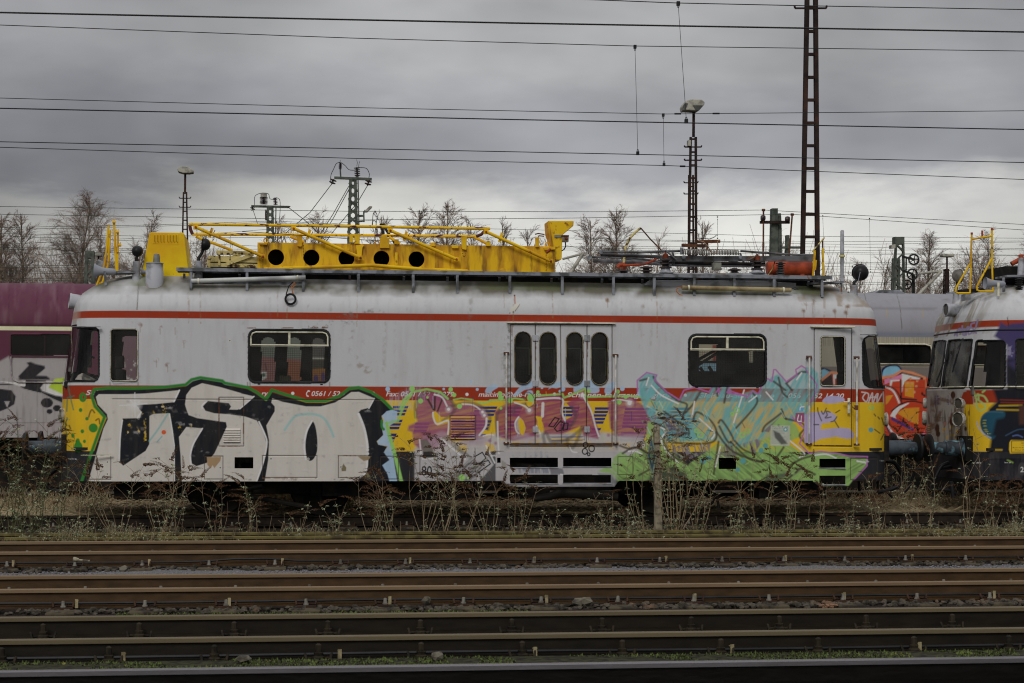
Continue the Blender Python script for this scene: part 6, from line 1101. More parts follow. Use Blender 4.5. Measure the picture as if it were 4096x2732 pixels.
def px_mod(x): return (x/6.0) % 1
paint_g.mat = colour_mat('grey_coach_paint', rough=.55, inner=(.03, .03, .03), dirt=.3); paint_g.pane = M_gl; paint_g.end = CGY
cgry = coach(1250, 4700, 'grey roofed coach with red and blue graffiti standing between the two railcars', paint_g, [(1250, 3745)], [rr(3380, 1374, 3730, 1462, 16), rr(3830, 1376, 4150, 1462, 16)])
q = MB(); q.pbox(3390, 1452, 3722, 1457, YK-HK-.03, .03); q.build('sash_bar', M_alu, cgry); q = MB(); P = [(3389, 1400), (3392, 1385), (3404, 1375), (3700, 1377), (3722, 1384), (3730, 1405), (3731, 1460)]; q.ptube(P, YK-HK-.03, .014, 6); q.build('window_rim', M_alu, cgry)
q = MB(); q.pbox(3505, 1390, 3612, 1460, YK-.25, .02); q.build('daylight_panel', pm('daylight_green', S(112, 122, 82), S(82, 92, 60), 5), cgry)  # added panel, coloured like the greenish light seen through the coach
q = MB(); q.prism([(3495, 1172), (3520, 1160), (3600, 1160), (3622, 1173)], YK-.3, .8); q.build('roof_vent', M_gry, cgry, bevel=.01); q = MB(); q.prism([(3830, 1172), (3845, 1161), (3890, 1161), (3900, 1173)], YK-.3, .8); q.build('roof_vent', M_gry, cgry, bevel=.01)
# ---------------------------------------------------------------- ground and tracks
def ground_mat():
    m = bpy.data.materials.new('yard_ground'); m.use_nodes = True; t = m.node_tree; b = t.nodes['Principled BSDF']; b.inputs['Roughness'].default_value = .95; b.inputs['Specular IOR Level'].default_value = .1
    g = t.nodes.new('ShaderNodeNewGeometry'); sp = t.nodes.new('ShaderNodeSeparateXYZ'); t.links.new(g.outputs['Position'], sp.inputs[0])
    n = t.nodes.new('ShaderNodeTexNoise'); n.inputs['Scale'].default_value = 1.3; n.inputs['Detail'].default_value = 6; t.links.new(g.outputs['Position'], n.inputs['Vector'])
    ad = t.nodes.new('ShaderNodeMath'); ad.operation = 'MULTIPLY_ADD'; t.links.new(n.outputs[0], ad.inputs[0]); ad.inputs[1].default_value = .5; t.links.new(sp.outputs[1], ad.inputs[2])
    mr = t.nodes.new('ShaderNodeMapRange'); mr.inputs[1].default_value = 10; mr.inputs[2].default_value = 45; t.links.new(ad.outputs[0], mr.inputs[0])
    r = t.nodes.new('ShaderNodeValToRGB'); t.links.new(mr.outputs[0], r.inputs[0]); e = r.color_ramp.elements; r.color_ramp.interpolation = 'LINEAR'
    def pos(y): return (y+.25-10)/35
    seq = [(10.2, (.02, .018, .015)), (11.9, (.045, .05, .028)), (12.8, (.05, .055, .03)), (13.3, (.03, .024, .02)), (15.6, (.030, .022, .020)), (16.6, (.034, .026, .023)), (17.3, (.025, .02, .016)), (19.6, (.035, .03, .026)), (20.0, (.19, .19, .195)), (21.05, (.19, .185, .19)), (21.35, (.05, .045, .04)), (24.0, (.022, .019, .014)), (27.0, (.026, .022, .016)), (28.9, (.06, .05, .034)), (33.0, (.10, .084, .055)), (44.0, (.05, .042, .03))]
    e[0].position = pos(seq[0][0]); e[0].color = (*seq[0][1], 1); e[1].position = pos(seq[-1][0]); e[1].color = (*seq[-1][1], 1)
    for y, c in seq[1:-1]: q = e.new(pos(y)); q.color = (*c, 1)
    n2 = t.nodes.new('ShaderNodeTexVoronoi'); n2.inputs['Scale'].default_value = 26; t.links.new(g.outputs['Position'], n2.inputs['Vector'])
    n3 = t.nodes.new('ShaderNodeTexNoise'); n3.inputs['Scale'].default_value = 60; n3.inputs['Detail'].default_value = 3; t.links.new(g.outputs['Position'], n3.inputs['Vector'])
    mr2 = t.nodes.new('ShaderNodeMapRange'); mr2.inputs[1].default_value = .3; mr2.inputs[2].default_value = .7; mr2.inputs[3].default_value = .45; mr2.inputs[4].default_value = 1.5; t.links.new(n3.outputs[0], mr2.inputs[0])
    mx = t.nodes.new('ShaderNodeMix'); mx.data_type = 'RGBA'; mx.blend_type = 'MULTIPLY'; mx.inputs[0].default_value = 1; t.links.new(r.outputs[0], mx.inputs[6]); t.links.new(mr2.outputs[0], mx.inputs[7]); t.links.new(mx.outputs[2], b.inputs['Base Color'])
    bp = t.nodes.new('ShaderNodeBump'); bp.inputs['Strength'].default_value = .8; bp.inputs['Distance'].default_value = .03; t.links.new(n3.outputs[0], bp.inputs['Height']); t.links.new(bp.outputs[0], b.inputs['Normal']); return m
q = MB(); nx, ny = 60, 90; ys = list(np.linspace(-30, 8, 8))+list(np.linspace(9, 45, ny-16))+list(np.linspace(60, 1500, 8)); xs_ = list(np.linspace(-900, -30, 6))+list(np.linspace(-25, 45, nx-12))+list(np.linspace(60, 1200, 6))
for y in ys:
    for x in xs_: q.v.append((x, y, -.205+(.018*math.sin(x*1.7+y*.9)*math.sin(y*2.3) if 9 < y < 44 else 0)))
W_ = len(xs_)
for j in range(len(ys)-1):
    for i in range(W_-1): q.f.append((j*W_+i, j*W_+i+1, (j+1)*W_+i+1, (j+1)*W_+i))
tag(q.build('ground', ground_mat(), None), kind='structure')
def rail_mat(name, head, web, rough=.5, metal=0.0, dz=0):
    m = pm(name, web, tuple(c*.55 for c in web), 7, rough=rough, bump=.15, stretch=(.7, 2, 2), lo=.35, hi=.7); t = m.node_tree; b = t.nodes['Principled BSDF']; src = b.inputs['Base Color'].links[0].from_socket
    g = t.nodes.new('ShaderNodeNewGeometry'); sp = t.nodes.new('ShaderNodeSeparateXYZ'); t.links.new(g.outputs['Position'], sp.inputs[0]); r = t.nodes.new('ShaderNodeMapRange'); r.inputs[1].default_value = -.045; r.inputs[2].default_value = -.030; t.links.new(sp.outputs[2], r.inputs[0])
    n = t.nodes.new('ShaderNodeTexNoise'); n.inputs['Scale'].default_value = 2.5; n.inputs['Detail'].default_value = 5; mp = t.nodes.new('ShaderNodeMapping'); mp.inputs['Scale'].default_value = (.4, 3, 3); t.links.new(g.outputs['Position'], mp.inputs[0]); t.links.new(mp.outputs[0], n.inputs['Vector']); h = t.nodes.new('ShaderNodeMix'); h.data_type = 'RGBA'; h.inputs[6].default_value = (*[c*.7 for c in head], 1); h.inputs[7].default_value = (*[min(.9, c*1.3) for c in head], 1); t.links.new(n.outputs[0], h.inputs[0])
    x = t.nodes.new('ShaderNodeMix'); x.data_type = 'RGBA'; t.links.new(r.outputs[0], x.inputs[0]); t.links.new(src, x.inputs[6]); t.links.new(h.outputs[2], x.inputs[7]); t.links.new(x.outputs[2], b.inputs['Base Color'])
    if metal: mm = t.nodes.new('ShaderNodeMath'); mm.operation = 'MULTIPLY'; mm.inputs[1].default_value = metal; t.links.new(r.outputs[0], mm.inputs[0]); t.links.new(mm.outputs[0], b.inputs['Metallic'])
    return m
M_rail = rail_mat('rail_steel', S(112, 94, 72, 1.25), S(70, 52, 32, 1.35)); M_railk = rail_mat('dark_rail_steel', S(96, 86, 66, 1.2), S(34, 29, 21, 1.1)); M_rails = rail_mat('shiny_rail_steel', S(118, 116, 120, 1.1), S(20, 17, 15, 1), .28, .5)
M_old = pm('old_rail', S(44, 36, 28, 1.0), S(26, 20, 16, 1), 6, rough=.7)
M_slp = pm('concrete_sleeper', S(86, 78, 62, 1.0), S(52, 46, 38, 1.0), 7, rough=.9, bump=.2)
M_fst = pm('fastening_rust', S(62, 44, 32, 1.2), S(42, 30, 24), 10, rough=.7); M_bolt = pm('zinc_bolt', S(122, 120, 112, 1.3), S(80, 76, 68), 12, rough=.5); M_ob = pm('olive_bolt', S(48, 42, 30, 1.1), S(30, 26, 20, 1), 12, rough=.7)
PRF = [(-.075, -.172), (.075, -.172), (.075, -.160), (.012, -.138), (.009, -.045), (.036, -.034), (.036, -.006), (.028, 0), (-.028, 0), (-.036, -.006), (-.036, -.034), (-.009, -.045), (-.012, -.138), (-.075, -.160)]
def rail_mb(y, xa=-70, xb=110, dz=0):
    q = MB(); n = len(PRF); xs = np.linspace(xa, xb, 19)
    for x in xs:
        for a, b in PRF: q.v.append((x, y+a, b+dz))
    for i in range(len(xs)-1):
        for j in range(n): q.f.append((i*n+j, i*n+(j+1) % n, (i+1)*n+(j+1) % n, (i+1)*n+j))
    q.f.append(tuple(range(n))[::-1]); q.f.append(tuple(range((len(xs)-1)*n, len(xs)*n))); return q
def clip_mb(x, y, big=False):
    "spring clip on the near side of a rail foot"
    q = MB(); s = 1.0; q.box(x-.09, x+.09, y-.16, y-.05, -.176, -.160); q.tube([(x-.085, y-.12, -.155), (x-.095, y-.10, -.115), (x-.08, y-.085, -.145), (x-.03, y-.075, -.15), (x+.03, y-.075, -.15), (x+.08, y-.085, -.145), (x+.095, y-.10, -.115), (x+.085, y-.12, -.155)], .010, 6); q.box(x-.03, x+.03, y-.10, y-.03, -.150, -.135)
    return q
def bolt_mb(x, y, big=False):
    q = MB(); h = .055 if not big else .085; q.lathe((x, y-.105, -.158), (0, 0, 1), [(0, .026), (.01, .026), (.012, .018), (h, .015), (h+.002, .004)] if not big else [(0, .045), (.02, .045), (.03, .03), (.05, .034), (.055, .024), (h+.02, .022), (h+.03, .01)], 8); return q
def track(yn, yf, label, mt, x0, sp, offs, big=False, zc=0):
    t = thing('railway_track', label, 'track', (3, (yn+yf)/2, -.2))
    for y in (yn, yf): rail_mb(y).build('rail', mt, t)
    x = x0
    s0 = None; i = 0
    while x < 20:
        if s0 is None:
            q = MB(); q.box(x-.13, x+.13, yn-.38, yf+.38, -.36, -.178); s0 = q.build('sleeper', M_slp, t, bevel=.015)
            kids = []
            for y, of in ((yn, offs[0]), (yf, offs[1])):
                kids.append(clip_mb(x+of, y).build('rail_clip', M_fst if not big else M_ob, s0)); kids.append(bolt_mb(x+of, y, big).build('clip_bolt', M_bolt if not big else M_ob, s0, True))
        else:
            c = s0.copy(); COL.objects.link(c); c.parent = t; c.location = (x-x0, 0, 0)
            for kd in kids: k2 = kd.copy(); COL.objects.link(k2); k2.parent = c
        x += sp
    return t
CF = .9923
T1 = track(21.55*CF, 23.2*CF, 'brown rusty track directly in front of the weeds, bordered by pale gravel', M_rail, -6.9, .755, (0, 0))
T2 = track(17.06*CF, 18.44*CF, 'second track from the weeds, brown rails on coarse ballast', M_rail, -5.6, .725, (0, .05))
T3 = track(13.32*CF, 14.76*CF, 'dark olive brown track with large bolt heads above the mossy strip', M_railk, -4.9, .735, (0, .1), True)
q = rail_mb(11.72*CF, dz=-.0); tag(q.build('running_rail', M_rails, None), 'shiny dark rail across the very bottom of the picture', 'rail')
TT = track(28.85*CF, YC+.753, 'overgrown track carrying the graffiti railcars', M_old, -8, .9, (0, 0)); TT2 = track(YK-.753, YK+.753, 'overgrown track under the coaches behind the railcars', M_old, -8, .9, (0, 0))
tag(rail_mb(24.75*CF, -30, 45, .0).build('spare_rail', pm('mossy_rail', S(92, 84, 48), S(60, 52, 32), 6), None), 'mossy yellow brown rail lying in the weeds, farther one', 'rail'); tag(rail_mb(23.98*CF, -30, 45, .0).build('spare_rail', MATS['mossy_rail'], None), 'mossy rail lying in the weeds just behind the brown track', 'rail')
# cables along the rail feet
M_cc = pm('cream_clip', S(150, 140, 108, 1.3), S(112, 102, 76, 1.2), 12)
def cable(yr, zc, clips, label, wob=None):
    t = thing('signal_cable', label, 'cable', (3, yr-.1, -.1)); q = MB(); pts = []
    for i in range(140):
        x = -20+i*.36; dz = .004*math.sin(x*1.3); 
        if wob and wob[0] < x < wob[1]: dz += .035*math.sin((x-wob[0])/(wob[1]-wob[0])*math.pi)
        pts.append((x, yr-.085, zc+dz))
    q.tube(pts, .013, 6); q.build('cable_line', M_blk, t, True)
    for c in clips:
        x = U(c, 2240, yr-.1).x; q = MB(); q.box(x-.014, x+.014, yr-.104, yr-.098, zc-.045, zc+.035); q.box(x-.014, x+.014, yr-.10, yr-.05, zc+.016, zc+.022); q.build('cable_clip', M_cc, t)
cable(21.55*CF, -.122, (53, 597, 1130, 1640, 2138, 2665, 3143, 3650, 4150), 'black cable clipped along the rail nearest the pale gravel', (-1.0, .2)); cable(17.06*CF, -.122, (307, 918, 1560, 2187, 2780, 3378, 3978), 'black cable clipped along the second track, above the coarse ballast'); cable(13.32*CF, -.122, (495, 1360, 2142, 2930, 3680), 'black cable clipped along the dark track above the moss')
q = MB(); c = U(315, 2240, 21.1); q.lathe(c, (-1, 0, .15), [(0, .02), (.03, .025), (.03, .028), (.06, .03), (.065, .015)], 10); q.tube([c, c+Vector((.12, 0, -.01))], .012, 6); tag(q.build('cable_plug', pm('dirty_plug', S(130, 124, 104), S(70, 64, 50), 14), None), 'dirty cable plug lying on the rail foot at the left', 'plug')
# ballast, gravel and stones
def rock(q, rng, x, y, z, s):
    k = len(q.v); t = (1+5**.5)/2
    B0 = [(-1,t,0),(1,t,0),(-1,-t,0),(1,-t,0),(0,-1,t),(0,1,t),(0,-1,-t),(0,1,-t),(t,0,-1),(t,0,1),(-t,0,-1),(-t,0,1)]
    Fx = [(0,11,5),(0,5,1),(0,1,7),(0,7,10),(0,10,11),(1,5,9),(5,11,4),(11,10,2),(10,7,6),(7,1,8),(3,9,4),(3,4,2),(3,2,6),(3,6,8),(3,8,9),(4,9,5),(2,4,11),(6,2,10),(8,6,7),(9,8,1)]
    sx, sy, sz = s*rng.uniform(.7, 1.3), s*rng.uniform(.7, 1.2), s*rng.uniform(.5, .9); a = rng.uniform(0, 6.28)
    for v in B0:
        f = rng.uniform(.75, 1.15)/1.9; vx, vy, vz = v[0]*sx*f, v[1]*sy*f, v[2]*sz*f; q.v.append((x+vx*math.cos(a)-vy*math.sin(a), y+vx*math.sin(a)+vy*math.cos(a), z+vz))
    q.f += [tuple(i+k for i in f) for f in Fx]
rng = random.Random(7)
M_stone = pm('ballast_stone', S(88, 82, 72, 1.0), S(46, 42, 36, 1.0), 7, rough=.9, c3=S(120, 92, 72), s3=3, lo3=.6, hi3=.75)
q = MB()
for yr, n_, w in ((21.55*CF, 1100, .42), (17.06*CF, 1500, .36), (13.32*CF, 120, .4), (28.85*CF, 300, .6)):
    for i in range(n_): rock(q, rng, rng.uniform(-5, 13), yr-rng.uniform(.07, w), -.195+rng.uniform(-.01, .02), rng.uniform(.022, .042))
for i in range(900): rock(q, rng, rng.uniform(-5, 14), rng.uniform(21.6, 22.9), -.20, rng.uniform(.02, .045))
tag(q.build('track_ballast', M_stone, None), 'grey brown ballast stones along the rails', kind='stuff')
q = MB()
for i in range(3800): rock(q, rng, rng.uniform(-4.5, 12.5), rng.uniform(19.9, 21.1), -.203+rng.uniform(-.004, .004), rng.uniform(.008, .016))
tag(q.build('fine_gravel', pm('pale_gravel', S(124, 122, 126, 1.2), S(92, 90, 94, 1.2), 20, rough=.9), None), 'pale grey fine gravel', kind='stuff')
for px_, py_, Y, s_, lb in ((495, 2278, 21.0, .055, 'lone grey stone on the gravel left of the cream cable clip'), (1708, 2402, 16.8, .06, 'rounded stone resting on the rail foot of the second track'), (2318, 2410, 16.75, .085, 'larger of two pale jagged stones in the middle of the ballast'), (2345, 2405, 16.72, .07, 'smaller of two pale jagged stones in the middle of the ballast'), (1752, 2625, 12.9, .06, 'pale stone in the moss beneath the dark track'), (975, 2635, 12.9, .06, 'round brown stone half in the moss at the left')):
    q = MB(); c = U(px_, py_, Y); rock(q, rng, c.x, Y, c.z, s_); tag(q.build('stone', pm('pale_stone', S(104, 100, 88, 1.2), S(64, 60, 52, 1.1), 9, rough=.9, bump=.3), None), lb, 'stone')
# moss
b_ = MB(); b_.add([(-30, 11.85, -.21), (40, 11.85, -.21), (40, 12.1, -.150), (-30, 12.1, -.150), (40, 13.08, -.148), (-30, 13.08, -.148), (40, 13.125, -.21), (-30, 13.125, -.21)], [(0, 1, 2, 3), (3, 2, 4, 5), (5, 4, 6, 7)]); tag(b_.build('gravel_bank', pm('bank_soil', S(58, 58, 40, 1.1), S(36, 34, 28, 1), 14, rough=1, bump=.6), None), kind='structure')
M_moss = pm('moss', S(82, 96, 48, 1.2), S(58, 62, 34, 1.1), 12, rough=.95, c3=S(120, 120, 60), s3=5, lo3=.6, hi3=.75)
q = MB()
def tri(q, x, y, z, s, rng):
    a = rng.uniform(0, 6.28); e = rng.uniform(.2, 1.3); d = Vector((math.cos(a)*math.cos(e), math.sin(a)*math.cos(e), math.sin(e)))*s; b = Vector((-math.sin(a), math.cos(a), 0))*s*.35; c = Vector((x, y, z)); k = len(q.v); q.v += [tuple(c-b), tuple(c+b), tuple(c+d)]; q.f.append((k, k+1, k+2))
for i in range(24000):
    x, y = rng.uniform(-3.2, 7.6), rng.uniform(12.2, 13.08)
    if vn(np.array([x]), np.array([y]), .22, 4)[0] > .40: tri(q, x, y, -.150, rng.uniform(.012, .028), rng)
for i in range(2500): tri(q, rng.uniform(-1.5, 2.2), rng.uniform(16.2, 16.6), -.2, rng.uniform(.01, .03), rng)
tag(q.build('moss', M_moss, None), 'green moss and small plants between the tracks', kind='stuff')
# straw and dead stalks
M_straw = pm('dead_straw', S(158, 144, 114, 1.35), S(98, 84, 62, 1.2), 6, rough=.9, lo=.35, hi=.65)
b_ = MB()
for ya, yb, zz in ((28.76, 29.95, -.045), (30.24, 33.6, -.05)):
    nx_, ny_ = 160, 8; k0 = len(b_.v)
    for j in range(ny_+1):
        for i in range(nx_+1): x_ = -22+i*.34; b_.v.append((x_, ya+(yb-ya)*j/ny_, -.21 if j in (0, ny_) else zz+.025*math.sin(x_*1.9+j)+.02*math.sin(x_*5.3+j*2.1)))
    for j in range(ny_):
        for i in range(nx_): a0 = k0+j*(nx_+1)+i; b_.f.append((a0, a0+1, a0+nx_+2, a0+nx_+1))
tag(b_.build('overgrown_bank', pm('straw_soil', S(78, 68, 50, 1.1), S(46, 39, 30, 1.0), 9, rough=1, bump=.6), None, True), kind='structure')
q = MB()
def blade(q, c, d, w, n=Vector((0, 0, 1))):
    s_ = d.cross(n); s_ = s_.normalized()*w if s_.length > 1e-6 else Vector((w, 0, 0)); k = len(q.v); q.v += [tuple(c-s_), tuple(c+s_), tuple(c+d+s_*.5), tuple(c+d-s_*.5)]; q.f.append((k, k+1, k+2, k+3))
for i in range(19000):
    y = rng.choice((rng.uniform(28.8, 33.6), rng.uniform(28.75, 30.1), rng.uniform(28.75, 33.6), rng.uniform(28.75, 30.2), rng.uniform(28.75, 30.4))); x = rng.uniform(-6, 17); a = rng.gauss(0, .6)+(math.pi if rng.random() < .5 else 0); e = abs(rng.gauss(0, .22)); Ls = rng.uniform(.06, .28)
    blade(q, Vector((x, y, -.04+rng.uniform(0, .05))), Vector((math.cos(a)*math.cos(e), math.sin(a)*math.cos(e), math.sin(e)))*Ls, rng.uniform(.004, .008), Vector((0, -.6, .8)))
for i in range(5000):
    x = rng.choice((rng.uniform(-8, -3), rng.uniform(9.3, 16), rng.uniform(-1, 1.2))); y = rng.uniform(29.6, 33.5); a = rng.uniform(0, 6.28); e = rng.uniform(.2, 1.3); Ls = rng.uniform(.15, .5)
    blade(q, Vector((x, y, -.06)), Vector((math.cos(a)*math.cos(e), math.sin(a)*math.cos(e)*.4, math.sin(e)))*Ls, rng.uniform(.003, .006), Vector((0, -1, 0)))
tag(q.build('straw_litter', M_straw, None), 'dead straw and dry stalks under and behind the railcar', kind='stuff')
# ---------------------------------------------------------------- weeds
M_stem = pm('dry_stem', S(134, 118, 94, 1.45), S(98, 84, 64, 1.4), 9, rough=.9); M_leaf = pm('grey_green_leaf', S(142, 146, 120, 1.5), S(98, 108, 78, 1.4), 7, rough=.8); M_spike = pm('dried_flower', S(102, 76, 54, 1.3), S(66, 48, 36, 1.2), 30, rough=.95)
M_stalk = pm('olive_stalk', S(92, 92, 62, 1.1), S(64, 62, 42, 1.1), 8, rough=.9)
def leafq(q, c, d, L_, w, droop=.3):
    d = d.normalized(); s_ = d.cross(Vector((0, 0, 1))); s_ = (s_.normalized() if s_.length > 1e-4 else Vector((1, 0, 0)))*w; m = c+d*L_*.5+Vector((0, 0, L_*.05)); e = c+d*L_-Vector((0, 0, L_*droop)); k = len(q.v); q.v += [tuple(c), tuple(m-s_), tuple(e), tuple(m+s_)]; q.f.append((k, k+1, k+2, k+3))
def spike(q, c, d, L_, r, rng):
    d = d.normalized(); n = max(4, int(L_/.016))
    for i in range(n):
        t = i/n; p_ = c+d*L_*t+Vector((0, 0, -L_*.25*t*t)); rr_ = r*(1-.75*t)
        for j in range(5):
            a = rng.uniform(0, 6.28); u = d.orthogonal().normalized(); v = d.cross(u); o = (u*math.cos(a)+v*math.sin(a))*rr_*rng.uniform(.5, 1.1); k = len(q.v); s_ = rr_*.75
            q.v += [tuple(p_+o+Vector((s_, 0, 0))), tuple(p_+o+Vector((-s_*.5, s_*.6, 0))), tuple(p_+o+Vector((-s_*.4, -s_*.5, s_))), tuple(p_+o*1.5+Vector((0, 0, -s_*.3)))]; q.f += [(k, k+1, k+2), (k, k+2, k+3), (k+1, k+2, k+3), (k, k+1, k+3)]
def buddleia(x, y, H, ns, spread, label, seed, spikes=1.0, leaf=1.0, lean=0, name='butterfly_bush', cat='shrub', stalk=None):
    rg = random.Random(seed); t = thing(name, label, cat, (x, y, -.2), 'weeds and shrubs along the track'); S_, L_, K_ = MB(), MB(), MB()
    for i in range(ns):
        an = rg.uniform(-1, 1); h = H*rg.uniform(.6, 1.0) if i else H; dx = (an*spread+lean)*h; dy = rg.uniform(-.5, .5)*spread*h*.5; b0 = Vector((x+rg.uniform(-.05, .05), y+rg.uniform(-.06, .06), -.2)); pts = []
        cv = rg.uniform(-.16, .16)*h
        for j in range(8): s = j/7; pts.append(b0+Vector((dx*s**1.15+cv*math.sin(s*3), dy*s, h*s*(1-.08*abs(an)*s))))
        r0 = .0035+.0022*h; S_.tube(pts, [r0*(1-.75*j/7) for j in range(8)], 5, False)
        nn = int(h/.085)
        for j in range(nn):
            s = (j+1)/(nn+1); f = s*7; a_ = int(f); p_ = pts[a_].lerp(pts[min(a_+1, 7)], f-a_)
            if rg.random() < .8*leaf*(1-s*.55):
                for m_ in range(rg.randint(4, 8)):
                    a = rg.uniform(0, 6.28); leafq(L_, p_, Vector((math.cos(a), math.sin(a)*.7, rg.uniform(.1, .8))), rg.uniform(.035, .085), rg.uniform(.007, .013), rg.uniform(.1, .6))
            if s > .45 and rg.random() < .45:
                sg = rg.choice((-1, 1)); d = Vector((sg*rg.uniform(.5, 1), rg.uniform(-.4, .4), rg.uniform(.35, 1.0))).normalized(); l = rg.uniform(.08, .24)*min(1.2, h); e = p_+d*l; S_.tube([p_, p_+d*l*.5+Vector((0, 0, .01)), e], [r0*.4, r0*.35, r0*.25], 4, False)
                if rg.random() < spikes*.9: spike(K_, e, Vector((d.x, d.y, d.z*.3)), rg.uniform(.09, .2), rg.uniform(.013, .019), rg)
                elif leaf > .4:
                    for m_ in range(4): a = rg.uniform(0, 6.28); leafq(L_, e, Vector((math.cos(a), math.sin(a)*.7, .3)), rg.uniform(.04, .07), .010)
        if rg.random() < spikes: spike(K_, pts[-1], Vector((rg.uniform(-1, 1)+dx*.3, 0, rg.uniform(.1, .9))), rg.uniform(.16, .32), rg.uniform(.016, .024), rg)
    S_.build('stems', stalk or M_stem, t); 
    if L_.f: L_.build('leaves', M_leaf, t)
    if K_.f: K_.build('flower_spikes', M_spike, t)
    return t
def at_px(px_, Y): return U(px_, 2100, Y).x
def htop(px_, py_, Y): return U(px_, py_, Y).z+.2
WE = [ # px, top y, plane, stems, spread, spikes, leaf, label
 (40, 1560, 24.9, 9, .30, .8, .8, 'tallest tangled bush at the left edge of the picture'), (150, 1700, 25.3, 9, .32, .7, .9, 'dense bush in front of the maroon coach and left buffer'), (-60, 1600, 25.2, 9, .45, .5, .9, 'dense bush cut off by the left edge'),
 (235, 1830, 25.0, 6, .25, .7, .7, 'bush just left of the nose of the railcar'), (345, 1840, 24.6, 4, .16, .5, .8, 'slender shrub before the black corner of the railcar'), (470, 1840, 24.9, 6, .32, 1, .8, 'shrub with drooping brown flower heads under the first silver letter'),
 (640, 1830, 24.7, 8, .30, 1, .9, 'shrub full of brown flower heads below the middle of the first silver letter'), (700, 1860, 25.1, 5, .25, 1, .6, 'shrub under the narrow black gap between silver letters'), (860, 1890, 24.8, 6, .25, .8, .9, 'low leafy shrub below the small hatch with peeled paint'), (1010, 1900, 24.7, 6, .25, .9, 1, 'leafy shrub before the dark wheels at the left'),
 (1180, 1990, 24.5, 6, .25, .3, 1, 'small leafy shrub in front of the rear wheels'), (1330, 2000, 24.4, 7, .3, .1, .9, 'low bright grassy weed clump left of centre'), (1480, 1890, 24.9, 6, .28, 1, .6, 'shrub under the light blue drips of the graffiti'), (1560, 1850, 24.7, 5, .22, 1, .6, 'shrub with flower heads before the pale green line'),
 (1690, 1750, 24.8, 6, .26, 1, .6, 'tall shrub with many brown heads before the number eighty'), (1770, 1720, 24.7, 4, .12, 1, .6, 'tallest thin shrub below the yellow slatted louvre'), (1850, 1800, 24.6, 6, .30, 1, .7, 'spreading shrub beneath the purple letters'), (1960, 1830, 24.9, 7, .30, 1, .8, 'shrub left of the double door vents'),
 (2070, 1900, 24.5, 6, .25, .9, 1, 'shrub in front of the left lower vent'), (2170, 1990, 24.4, 4, .2, .3, .8, 'small weed below the vents'), (2330, 2060, 24.2, 5, .3, .1, .8, 'very low weed right of the vents'), (2430, 1960, 24.5, 6, .25, .4, 1, 'leafy green weed left of the concrete post'), (2530, 1980, 24.3, 6, .22, .2, 1.2, 'bright green leafy weed at the foot of the concrete post'),
 (2700, 1610, 24.6, 14, .24, .6, .9, 'tallest many stemmed bush right of the concrete post'), (2790, 1750, 24.8, 7, .26, .4, .8, 'bush leaning right beside the tallest bush'), (2590, 1650, 25.4, 4, .12, 1, .3, 'thin stalks with dark seed heads behind the concrete post'), (2960, 1900, 24.5, 6, .25, .7, 1, 'shrub below the small black square opening at the right'), (3060, 1810, 24.8, 5, .28, 1, .6, 'arching shrub before the data panel of the railcar'),
 (3160, 1820, 24.7, 6, .26, 1, .7, 'shrub between the data panel and the driver door'), (3270, 1890, 24.9, 5, .22, .9, .7, 'shrub in front of the right hand vents'), (3400, 1980, 24.4, 6, .28, .4, 1, 'low shrub under the right end of the railcar'), (3520, 1900, 24.7, 6, .3, .6, 1, 'shrub below the hanging brake hoses'), (3640, 1640, 31.8, 9, .14, .5, .8, 'thin weeds growing up before the red graffiti between the railcars'),
 (3560, 1700, 32.2, 6, .16, .4, .8, 'thin weeds before the round white letter of the red graffiti'), (3700, 1800, 24.6, 6, .3, .4, 1, 'leafy weed under the buffers'), (3860, 1700, 24.8, 4, .14, .2, .5, 'thin stalks crossing the buffer of the second railcar'), (3950, 1900, 24.6, 6, .3, 1, .9, 'shrub with heavy brown heads at the right edge'), (4070, 1930, 24.9, 7, .3, 1, .8, 'shrub cut off by the right edge'), (110, 1900, 24.3, 8, .35, .4, 1, 'low leafy bush in the bottom left of the weeds')]
for i, (px_, yt_, Y, ns, sp_, sk, lf, lb) in enumerate(WE):
    buddleia(at_px(px_, Y), Y, htop(px_, yt_, Y), max(3, int(ns*1.05)), sp_*1.15, lb, 100+i, sk, lf, stalk=M_stalk if px_ < 260 else None)
# undergrowth
q = MB(); ql = MB(); rg = random.Random(5)
for i in range(3600):
    x = rg.uniform(-5.2, 13.5); y = rg.choice((rg.uniform(23.25, 23.95), rg.uniform(24.0, 25.6))); dn = vn(np.array([x]), np.array([y*.3]), 1.3, 9)[0]; h = rg.uniform(.1, .42)*(.15+1.5*max(0, dn-.15))
    if x < -2.6: h *= 1.5
    if 1.6 < x < 3.4: h *= .5
    a = rg.gauss(0, .35); d = Vector((math.sin(a), rg.uniform(-.2, .2), 1)).normalized(); b_ = Vector((x, y, -.2)); q.tube([b_, b_+d*h*.6, b_+d*h+Vector((a*h*.4, 0, 0))], [.003, .0025, .0015], 3, False)
    for j in range(int(h/.035)):
        p_ = b_+d*h*rg.random(); 
        for m_ in range(2): a2 = rg.uniform(0, 6.28); leafq(ql, p_, Vector((math.cos(a2), math.sin(a2)*.6, rg.uniform(0, .8))), rg.uniform(.02, .055), rg.uniform(.005, .010), .3)
for i in range(900):
    x = rg.uniform(-5.2, 13.5); y = rg.uniform(23.3, 25.9); e = rg.uniform(.5, 1.5); a = rg.uniform(0, 6.28); blade(q, Vector((x, y, -.2)), Vector((math.cos(a)*math.cos(e), .2*math.sin(a), math.sin(e)))*rg.uniform(.1, .38), .003, Vector((0, -1, 0)))
tag(q.build('dry_grass', M_stem, None), 'dry grass blades among the weeds', kind='stuff'); tag(ql.build('low_weeds', M_leaf, None), 'low leafy weeds between the tracks', kind='stuff')
